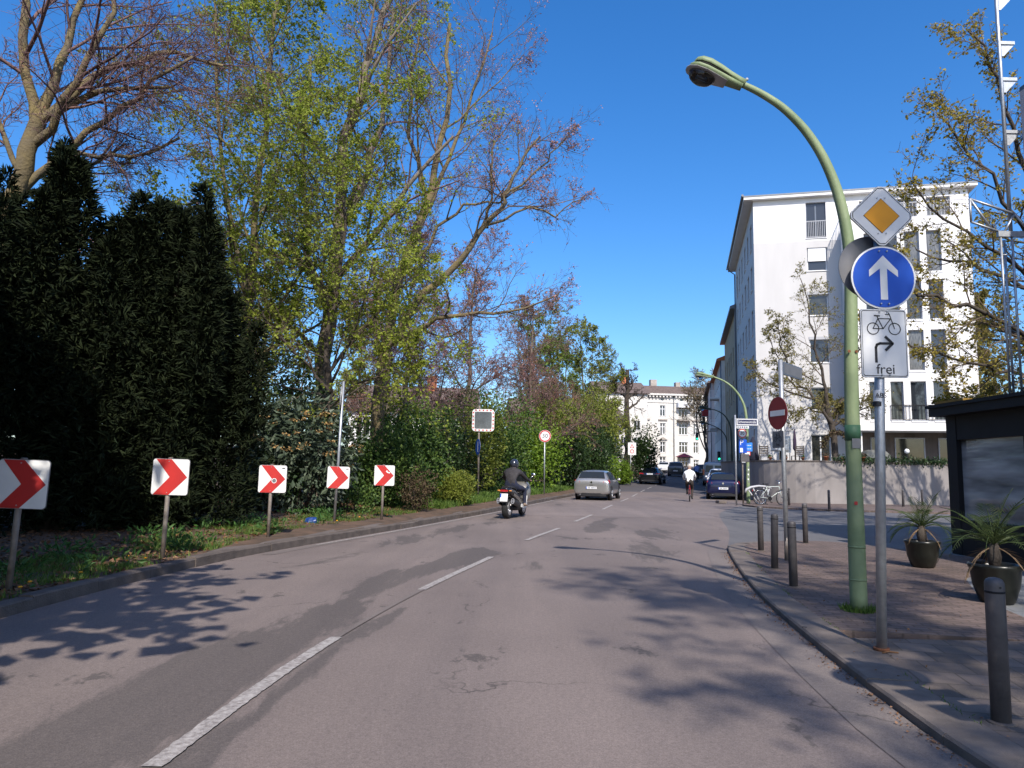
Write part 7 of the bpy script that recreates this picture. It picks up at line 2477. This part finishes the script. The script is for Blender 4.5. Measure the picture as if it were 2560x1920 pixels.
# ---- motor scooter and rider
def scooter(loc, rz):
    t = thing('motor_scooter', 'large black motor scooter with white side panels in the left lane', 'scooter', loc, rz)
    dkp = paint('scooter_black', (0.013, 0.013, 0.015), 0.1, 0.25)
    wh = paint('scooter_white', (0.62, 0.62, 0.61), 0.0, 0.35)
    gr = paint('scooter_grey', (0.20, 0.19, 0.17), 0.4, 0.35)
    for yy, r, w_ in ((-0.74, 0.295, 0.085), (0.80, 0.285, 0.06)):
        T = Matrix.Translation((0, yy, r)) @ Matrix.Rotation(PI / 2, 4, 'Y')
        m = MB(T)
        m.lathe([(r - 0.09, -w_ * 0.9), (r - 0.03, -w_), (r - 0.005, -w_ * 0.55), (r, 0), (r - 0.005, w_ * 0.55), (r - 0.03, w_), (r - 0.09, w_ * 0.9)], 30, caps=(True, True))
        wo = m.build('wheel', K['rubber'], t)
        m = MB(T)
        for e in (-w_ * 0.93, w_ * 0.93):
            m.lathe([(r - 0.095, e - 0.004), (r - 0.095, e + 0.004)], 24)
            for k in range(5):
                a = 2 * PI * k / 5
                m.tube([(0.03 * math.cos(a), 0.03 * math.sin(a), e * 1.05), ((r - 0.10) * math.cos(a), (r - 0.10) * math.sin(a), e * 1.05)], 0.018, 5)
        m.build('rim', K['rim'], wo)

    def rng_(y, w_, z0, z1, k=14, p=0.7):
        out = []
        for j in range(k):
            a = 2 * PI * j / k
            c, s = math.cos(a), math.sin(a)
            out.append((w_ * (abs(c) ** p) * (1 if c >= 0 else -1), y, (z0 + z1) / 2 + (z1 - z0) / 2 * (abs(s) ** p) * (1 if s >= 0 else -1)))
        return out
    m = MB()
    m.loft([rng_(*q) for q in ((-1.06, .06, .80, .86), (-1.00, .14, .72, .88), (-0.85, .19, .62, .88), (-0.55, .22, .50, .84), (-0.25, .24, .40, .78), (0.0, .22, .34, .62), (0.12, .18, .30, .42), (0.30, .17, .26, .36), (0.42, .20, .26, .60))], 0, True)
    m.build('rear_body', dkp, t)
    m = MB()
    m.loft([rng_(*q) for q in ((0.40, .20, .30, .80), (0.52, .30, .36, 1.00), (0.66, .31, .44, 1.06), (0.82, .24, .52, .98), (1.00, .10, .62, .86), (1.04, .04, .68, .80))], 0, True)
    m.build('front_fairing', gr, t)
    m = MB()
    m.loft([[(x, y, z) for x, y, z in ((-0.22, 0.62, 1.02), (0.22, 0.62, 1.02), (0.22, 0.635, 1.02), (-0.22, 0.635, 1.02))], [(-0.18, 0.50, 1.34), (0.18, 0.50, 1.34), (0.18, 0.515, 1.34), (-0.18, 0.515, 1.34)]])
    m.build('windscreen', K['car_glass'], t)
    m = MB()
    m.loft([rng_(*q) for q in ((-0.98, .10, .86, .93), (-0.80, .15, .84, .93), (-0.50, .16, .82, .92), (-0.35, .17, .78, .84), (-0.05, .16, .74, .82), (0.15, .10, .70, .78))], 0, True)
    m.build('seat', K['plastic'], t)
    for s in (-1, 1):
        m = MB()
        m.loft([[(s * 0.205, -0.80, 0.72), (s * 0.245, -0.45, 0.62), (s * 0.255, -0.15, 0.48), (s * 0.245, -0.12, 0.42), (s * 0.240, -0.42, 0.50), (s * 0.20, -0.78, 0.64)], [(s * 0.215, -0.80, 0.715), (s * 0.255, -0.45, 0.615), (s * 0.265, -0.15, 0.475), (s * 0.255, -0.12, 0.425), (s * 0.250, -0.42, 0.505), (s * 0.21, -0.78, 0.645)]])
        m.build('side_panel', gr, t)
        m = MB()
        m.loft([[(s * 0.22, -0.10, 0.40), (s * 0.25, 0.25, 0.36), (s * 0.23, 0.42, 0.62), (s * 0.24, 0.40, 0.34), (s * 0.25, 0.22, 0.27), (s * 0.22, -0.10, 0.30)], [(s * 0.25, -0.10, 0.40), (s * 0.28, 0.25, 0.36), (s * 0.27, 0.42, 0.62), (s * 0.27, 0.40, 0.34), (s * 0.28, 0.22, 0.27), (s * 0.25, -0.10, 0.30)]])
        m.build('leg_shield', wh, t)
        m = MB()
        m.cyl((s * 0.16, 0.52, 1.02), (s * 0.38, 0.42, 1.07), 0.014, n=8)
        m.cyl((s * 0.30, 0.45, 1.06), (s * 0.41, 0.405, 1.075), 0.021, n=8)
        m.build('handlebar', K['plastic'], t)
        m = MB()
        m.cyl((s * 0.30, 0.50, 1.08), (s * 0.40, 0.50, 1.22), 0.008, n=6)
        m.sphere((s * 0.42, 0.50, 1.25), (0.075, 0.03, 0.045), 10, 6)
        m.build('mirror', K['chrome'] if s > 0 else K['plastic'], t)
        # silencers left and right
        T = Matrix.Translation((s * 0.215, -0.62, 0.44)) @ Matrix.Rotation(R(90 - 12), 4, 'X')
        m = MB(T)
        m.loft([[(0.055 * math.cos(2 * PI * j / 14), 0.085 * math.sin(2 * PI * j / 14), z) for j in range(14)] for z in (-0.28, -0.26, 0.26, 0.30)], 0, True)
        so = m.build('silencer', K['plastic'], t)
        m = MB(T)
        m.loft([[(0.054 * math.cos(2 * PI * j / 14), 0.084 * math.sin(2 * PI * j / 14), z) for j in range(14)] for z in (0.301, 0.315)])
        m.build('silencer_cap', K['rim'], so)
        for dz_ in (-0.035, 0.035):
            MB(T).cyl((0, dz_, 0.312), (0, dz_, 0.318), 0.020, n=10).build('outlet', K['black'], so)
        MB().sphere((s * 0.17, -1.02, 0.79), (0.05, 0.035, 0.022), 10, 6).build('indicator', mat('indicator', (0.5, 0.2, 0.04), 0.3, var=0.1), t)
    MB().box(-0.11, 0.11, -1.085, -1.03, 0.755, 0.815, ch=0.012).build('tail_lamp', K['lamp_red'], t)
    m = MB()
    m.loft([[(-0.07, -1.02, 0.74), (0.07, -1.02, 0.74), (0.07, -0.98, 0.74), (-0.07, -0.98, 0.74)], [(-0.09, -1.10, 0.46), (0.09, -1.10, 0.46), (0.09, -1.06, 0.46), (-0.09, -1.06, 0.46)]])
    m.build('plate_holder', K['plastic'], t)
    T = Matrix.Translation((0, -1.075, 0.60)) @ Matrix.Rotation(R(-14), 4, 'X')
    pl = MB(T).box(-0.11, 0.11, -0.012, -0.004, -0.11, 0.11).build('number_plate', K['plate_white'], t)
    MB(T).box(-0.11, -0.075, -0.014, -0.0125, 0.0, 0.105).build('plate_band', K['blue'], pl)
    m = MB()
    m.loft([rng_(y, 0.085, z0, z1, 10) for y, z0, z1 in ((-1.02, .52, .56), (-0.85, .60, .64), (-0.6, .58, .62))], 0, True)
    m.build('mudguard', K['plastic'], t)
    m = MB()
    m.tube([(0.06, -0.74, 0.30), (0.10, -0.4, 0.30), (0.12, 0.0, 0.30)], [0.06, 0.09, 0.10], 10)
    m.tube([(-0.08, -0.74, 0.30), (-0.10, -0.4, 0.30), (-0.1, 0.0, 0.30)], [0.06, 0.07, 0.08], 10)
    m.build('engine', K['dark_metal'], t)
    m = MB()
    for s in (-1, 1):
        m.cyl((s * 0.07, 0.72, 0.80), (s * 0.08, 0.80, 0.285), 0.02, n=8)
    m.build('fork', K['chrome'], t)
    return t


sx_, sy_, sa = 0.15, 21.6, R(17)
scooter((sx_, sy_, 0.012), -sa)
RJ = dict(pelvis=(0, -0.42, 0.93), spine=(0, -0.38, 1.10), chest=(0, -0.28, 1.30), neck=(0, -0.18, 1.43), head=(0, -0.13, 1.51), head_top=(0, -0.12, 1.58),
          shoulderL=(-0.21, -0.27, 1.34), shoulderR=(0.21, -0.27, 1.34), elbowL=(-0.34, 0.0, 1.13), elbowR=(0.34, 0.0, 1.13), wristL=(-0.36, 0.30, 1.07), wristR=(0.36, 0.30, 1.07), palmL=(-0.36, 0.375, 1.075), palmR=(0.36, 0.375, 1.075),
          hipL=(-0.12, -0.36, 0.88), hipR=(0.12, -0.36, 0.88), kneeL=(-0.27, 0.08, 0.84), kneeR=(0.28, 0.06, 0.82), ankleL=(-0.27, 0.14, 0.44), ankleR=(0.29, 0.06, 0.40), heelL=(-0.27, 0.11, 0.40), heelR=(0.30, 0.02, 0.355), toeL=(-0.28, 0.32, 0.39), toeR=(0.32, 0.22, 0.345))
figure('person', 'rider in black jacket and dark helmet sitting on the motor scooter', (sx_, sy_, 0.012), -sa, RJ,
       [SKIN, mat('jacket_black', (0.030, 0.027, 0.030), 0.75, var=0.25, scale=12, bump=0.5, bscale=14), mat('jeans_navy', (0.018, 0.022, 0.045), 0.9, var=0.2), mat('shoe_brown', (0.22, 0.16, 0.12), 0.7, var=0.2)], helmet=paint('helmet_dark', (0.03, 0.035, 0.05), 0.2, 0.2))

# ---------------------------------------------------------------- corner and terrace details
rk_ = thing('bicycle_rack', 'grey steel bicycle rack with slanting bars at the far corner', 'bicycle rack', (11.35, 32.9, PZ), 0.08)
MB().tube([(-0.72, 0, 0.52), (-0.66, 0, 0.66), (-0.45, 0, 0.76), (-0.1, 0, 0.82), (0.25, 0, 0.80), (0.5, 0, 0.72)], [0.05, 0.06, 0.055, 0.05, 0.045, 0.03], 9).build('arch', K['frame_grey'], rk_)
for i, (x0, z0, x1) in enumerate(((-0.60, 0.68, -0.08), (-0.38, 0.78, 0.02), (0.16, 0.80, 0.08), (0.42, 0.75, 0.20))):
    MB().cyl((x0, 0.02, z0), (x1, 0.02, -0.02), 0.03, n=8).build('bar', K['frame_grey'], rk_)
MB().box(-0.2, 0.3, -0.06, 0.1, -0.02, 0.02).build('base', K['dark_metal'], rk_)
bk = bicycle('bicycle', 'parked bicycle leaning at the rack before the garden wall', (11.75, 32.75, PZ), -PI / 2 + 0.15, mat('frame_pale', (0.55, 0.60, 0.55), 0.4, var=0.1), steer=0.25)
bk.rotation_euler = (0.0, 0.10, -PI / 2 + 0.15)

# broken kerb block at the corner
tag(MB().box(-0.35, 0.1, -0.12, 0.12, 0, 0.13, ch=0.02).build('kerb_block', K['granite'], None, (10.15, 34.6, 0.01), (0, 0, 0.3)), 'short pale kerb block behind the parked blue car', 'kerb stone')

TZ = 1.95


def garden_chair(label, loc, rz):
    t = thing('garden_chair', label, 'chair', loc, rz, 'dark garden chairs on the terrace')
    for sx in (-1, 1):
        for yy in (-0.22, 0.22):
            MB().box(sx * 0.22 - 0.02, sx * 0.22 + 0.02, yy - 0.02, yy + 0.02, 0, 0.44 if yy < 0 else 1.0).build('leg', K['bark_dark'], t)
    for k in range(5):
        MB().box(-0.24, 0.24, -0.22 + 0.09 * k, -0.15 + 0.09 * k, 0.443, 0.465).build('seat_slat', K['bark_dark'], t)
        MB().box(-0.20, 0.20, 0.21, 0.232, 0.52 + 0.095 * k, 0.58 + 0.095 * k).build('back_slat', K['bark_dark'], t)
    return t


garden_chair('dark slatted garden chair on the terrace behind the no entry sign', (15.05, 37.9, TZ), PI + 0.1)
garden_chair('dark garden chair at the left end of the terrace', (13.55, 38.6, TZ), PI - 0.5)
t = thing('garden_table', 'small dark garden table between the terrace chairs', 'table', (14.3, 38.3, TZ))
MB().lathe([(0.45, 0.70), (0.45, 0.73)], 20).build('table_top', K['bark_dark'], t)
MB().cyl((0, 0, 0), (0, 0, 0.7), 0.04, n=8).build('stem', K['dark_metal'], t)
MB().lathe([(0.25, 0.0), (0.24, 0.03), (0.05, 0.05)], 16).build('foot', K['dark_metal'], t)
t = thing('parasol', 'closed dark parasol beside the slatted terrace chair', 'parasol', (15.15, 38.5, TZ))
MB().cyl((0, 0, 0), (0, 0, 1.9), 0.025, n=8).build('pole', K['dark_metal'], t)
MB().lathe([(0.04, 0.75), (0.10, 0.85), (0.09, 1.3), (0.04, 1.85), (0.01, 1.9)], 10).build('folded_canopy', mat('canopy_plum', (0.04, 0.025, 0.05), 0.9, var=0.2), t)
t = thing('parasol', 'folded dark parasol cover leaning at the terrace corner by the street', 'parasol', (13.15, 39.2, TZ))
MB().cyl((0, 0, 0), (0.1, 0, 1.9), 0.025, n=8).build('pole', K['dark_metal'], t)
MB().lathe([(0.05, 0.1), (0.34, 0.25), (0.26, 0.8), (0.1, 1.35), (0.02, 1.5)], 10).build('folded_canopy', mat('canopy_navy', (0.02, 0.022, 0.04), 0.9, var=0.2), t)
t = thing('wind_screen', 'silvery foil covered board standing on the terrace', 'screen', (14.75, 38.9, TZ), 0.1)
MB().box(-0.35, 0.35, -0.015, 0.015, 0.65, 1.55).build('board', mat('foil', (0.50, 0.53, 0.56), 0.3, 0.6, scale=9, col2=(0.30, 0.33, 0.36), bump=0.8, bscale=14), t)
for sx in (-0.3, 0.3):
    MB().cyl((sx, 0.02, 0), (sx, 0.02, 0.66), 0.02, n=6).build('leg', K['dark_metal'], t)
t = thing('covered_grill', 'grey tarpaulin covered grill on the terrace behind the sign post', 'grill', (19.45, 38.6, TZ), 0.1)
MB().loft([[(x * w_, y * d_, z) for x, y in rrect(2, 2, 0.6, 4)] for z, w_, d_ in ((0.0, 0.80, 0.42), (0.35, 0.82, 0.43), (0.62, 0.76, 0.40), (0.80, 0.58, 0.32), (0.88, 0.30, 0.2))], 0, True).build('cover', mat('tarpaulin', (0.13, 0.13, 0.11), 0.6, var=0.25, scale=4, bump=0.9, bscale=5), t)
for sx in (-0.7, 0.7):
    MB().cyl((sx, 0.2, -0.0), (sx, 0.2, 0.05), 0.06, n=8).build('wheel', K['rubber'], t)
TC_ = mat('terracotta', (0.36, 0.13, 0.06), 0.85, var=0.25, scale=8)
for i, (x, y, s, lab) in enumerate(((13.2, 36.75, 1.0, 'leftmost terracotta pot on the wall coping'), (13.75, 36.1, 0.9, 'second small terracotta pot on the wall coping'), (14.4, 35.62, 0.9, 'third small pot on the wall coping behind the no entry post'), (15.4, 35.28, 1.3, 'larger terracotta figure pot on the coping before the terrace door'), (16.2, 35.3, 0.9, 'small reddish pot on the coping right of the terrace door'), (17.3, 35.5, 1.4, 'wide reddish planter on the coping beside the tree'))):
    t = thing('flower_pot', lab, 'plant pot', (x, y, 2.14), 0, 'terracotta pots on the wall coping')
    MB().lathe([(0.05 * s, 0), (0.085 * s, 0.13 * s), (0.095 * s, 0.135 * s), (0.095 * s, 0.16 * s), (0.07 * s, 0.16 * s)], 12).build('pot', TC_, t)
    rg = np.random.default_rng(700 + i)
    Pp = rg.normal(size=(40, 3)) * np.array([0.05, 0.05, 0.04]) * s + np.array([0, 0, 0.2 * s])
    V, Fc, Cn = leaf_cards(rg, Pp, np.full(40, 0.07 * s))
    tag(link_mesh('plant', mesh_np('plant', V, Fc, Cn, [LEAF['brownbush'] if i % 2 else LEAF['mid']]), t), kind='stuff')
t = thing('globe_lamp', 'small white globe garden lamp on the terrace under the bay', 'lamp', (21.4, 39.0, TZ))
MB().cyl((0, 0, 0), (0, 0, 0.75), 0.02, n=8).build('pole', K['dark_metal'], t)
MB().sphere((0, 0, 0.86), 0.13, 14, 10).build('globe', K['frame_white'], t)
# arched climber and the ivy over the wall
rg = np.random.default_rng(720)
a = rg.uniform(0.0, PI, 900)
P = np.column_stack([0.75 * np.cos(a), rg.normal(0, 0.07, 900), 0.9 + 0.85 * np.sin(a)]) + rg.normal(size=(900, 3)) * 0.07
t = thing('arch_climber', 'leafy climber trained over a garden arch on the terrace', 'plant', (17.3, 38.2, TZ))
MB().tube([(0.75 * math.cos(b_), 0, 0.9 + 0.85 * math.sin(b_)) for b_ in [PI * i / 10 for i in range(11)]], 0.02, 6).build('arch', K['dark_metal'], t)
for sx in (-0.75, 0.75):
    MB().cyl((sx, 0, 0), (sx, 0, 0.9), 0.02, n=6).build('post', K['dark_metal'], t)
V, Fc, Cn = leaf_cards(rg, P, np.full(900, 0.10))
tag(link_mesh('foliage', mesh_np('foliage', V, Fc, Cn, [LEAF['brownbush']]), t), kind='stuff')
n = 3200
s_ = rg.uniform(0, 1, n)
ix = [int(len(ring) * (0.50 + 0.42 * q)) for q in s_]
P = np.array([tuple(ring[min(i, len(ring) - 1)][0]) for i in ix]) + rg.normal(size=(n, 3)) * np.array([0.25, 0.12, 0.10]) + np.array([0, 0, 2.2])
V, Fc, Cn = leaf_cards(rg, P, np.full(n, 0.10), droop=0.3)
tag(link_mesh('ivy', mesh_np('ivy', V, Fc, Cn, [LEAF['dark']])), 'dark ivy hanging over the right part of the garden wall', 'ivy', None, 'stuff')

# red parasol at the bend
t = thing('parasol', 'small red parasol far up the street before the corner house', 'parasol', (29.3, 122.0, gz(122)))
MB().cyl((0, 0, 0), (0, 0, 2.6), 0.03, n=8).build('pole', K['dark_metal'], t)
MB().lathe([(1.5, 2.0), (1.45, 2.05), (0.7, 2.4), (0.03, 2.65)], 10, smooth=False).build('canopy', K['red'], t)
# shop sign box on the row house
t = thing('shop_sign', 'dark red projecting sign box on the pale row house', 'sign', (23.3, 86.0, 0))
MB().box(-0.5, 0.25, -0.1, 0.1, 8.2, 9.0, ch=0.03).build('box', K['red_dark'], t)
MB().box(-0.5, 0.6, -0.04, 0.04, 8.12, 8.18).build('bracket', K['frame_grey'], t)

# a dropped twig and scraps by the sign post
tag(MB().tube([(0, 0, 0.006), (0.06, 0.01, 0.012), (0.13, 0.0, 0.006)], 0.006, 5).build('twig', K['litter'], None, (2.86, 5.68, PZ), (0, 0, 0.1)), 'small brown twig lying at the foot of the sign post', 'twig')
tag(MB().box(-0.02, 0.02, -0.006, 0.006, 0, 0.012).build('cigarette_end', K['black'], None, (2.62, 6.55, PZ), (0, 0, -0.3)), 'dark scrap lying on the paving left of the sign post', 'litter')
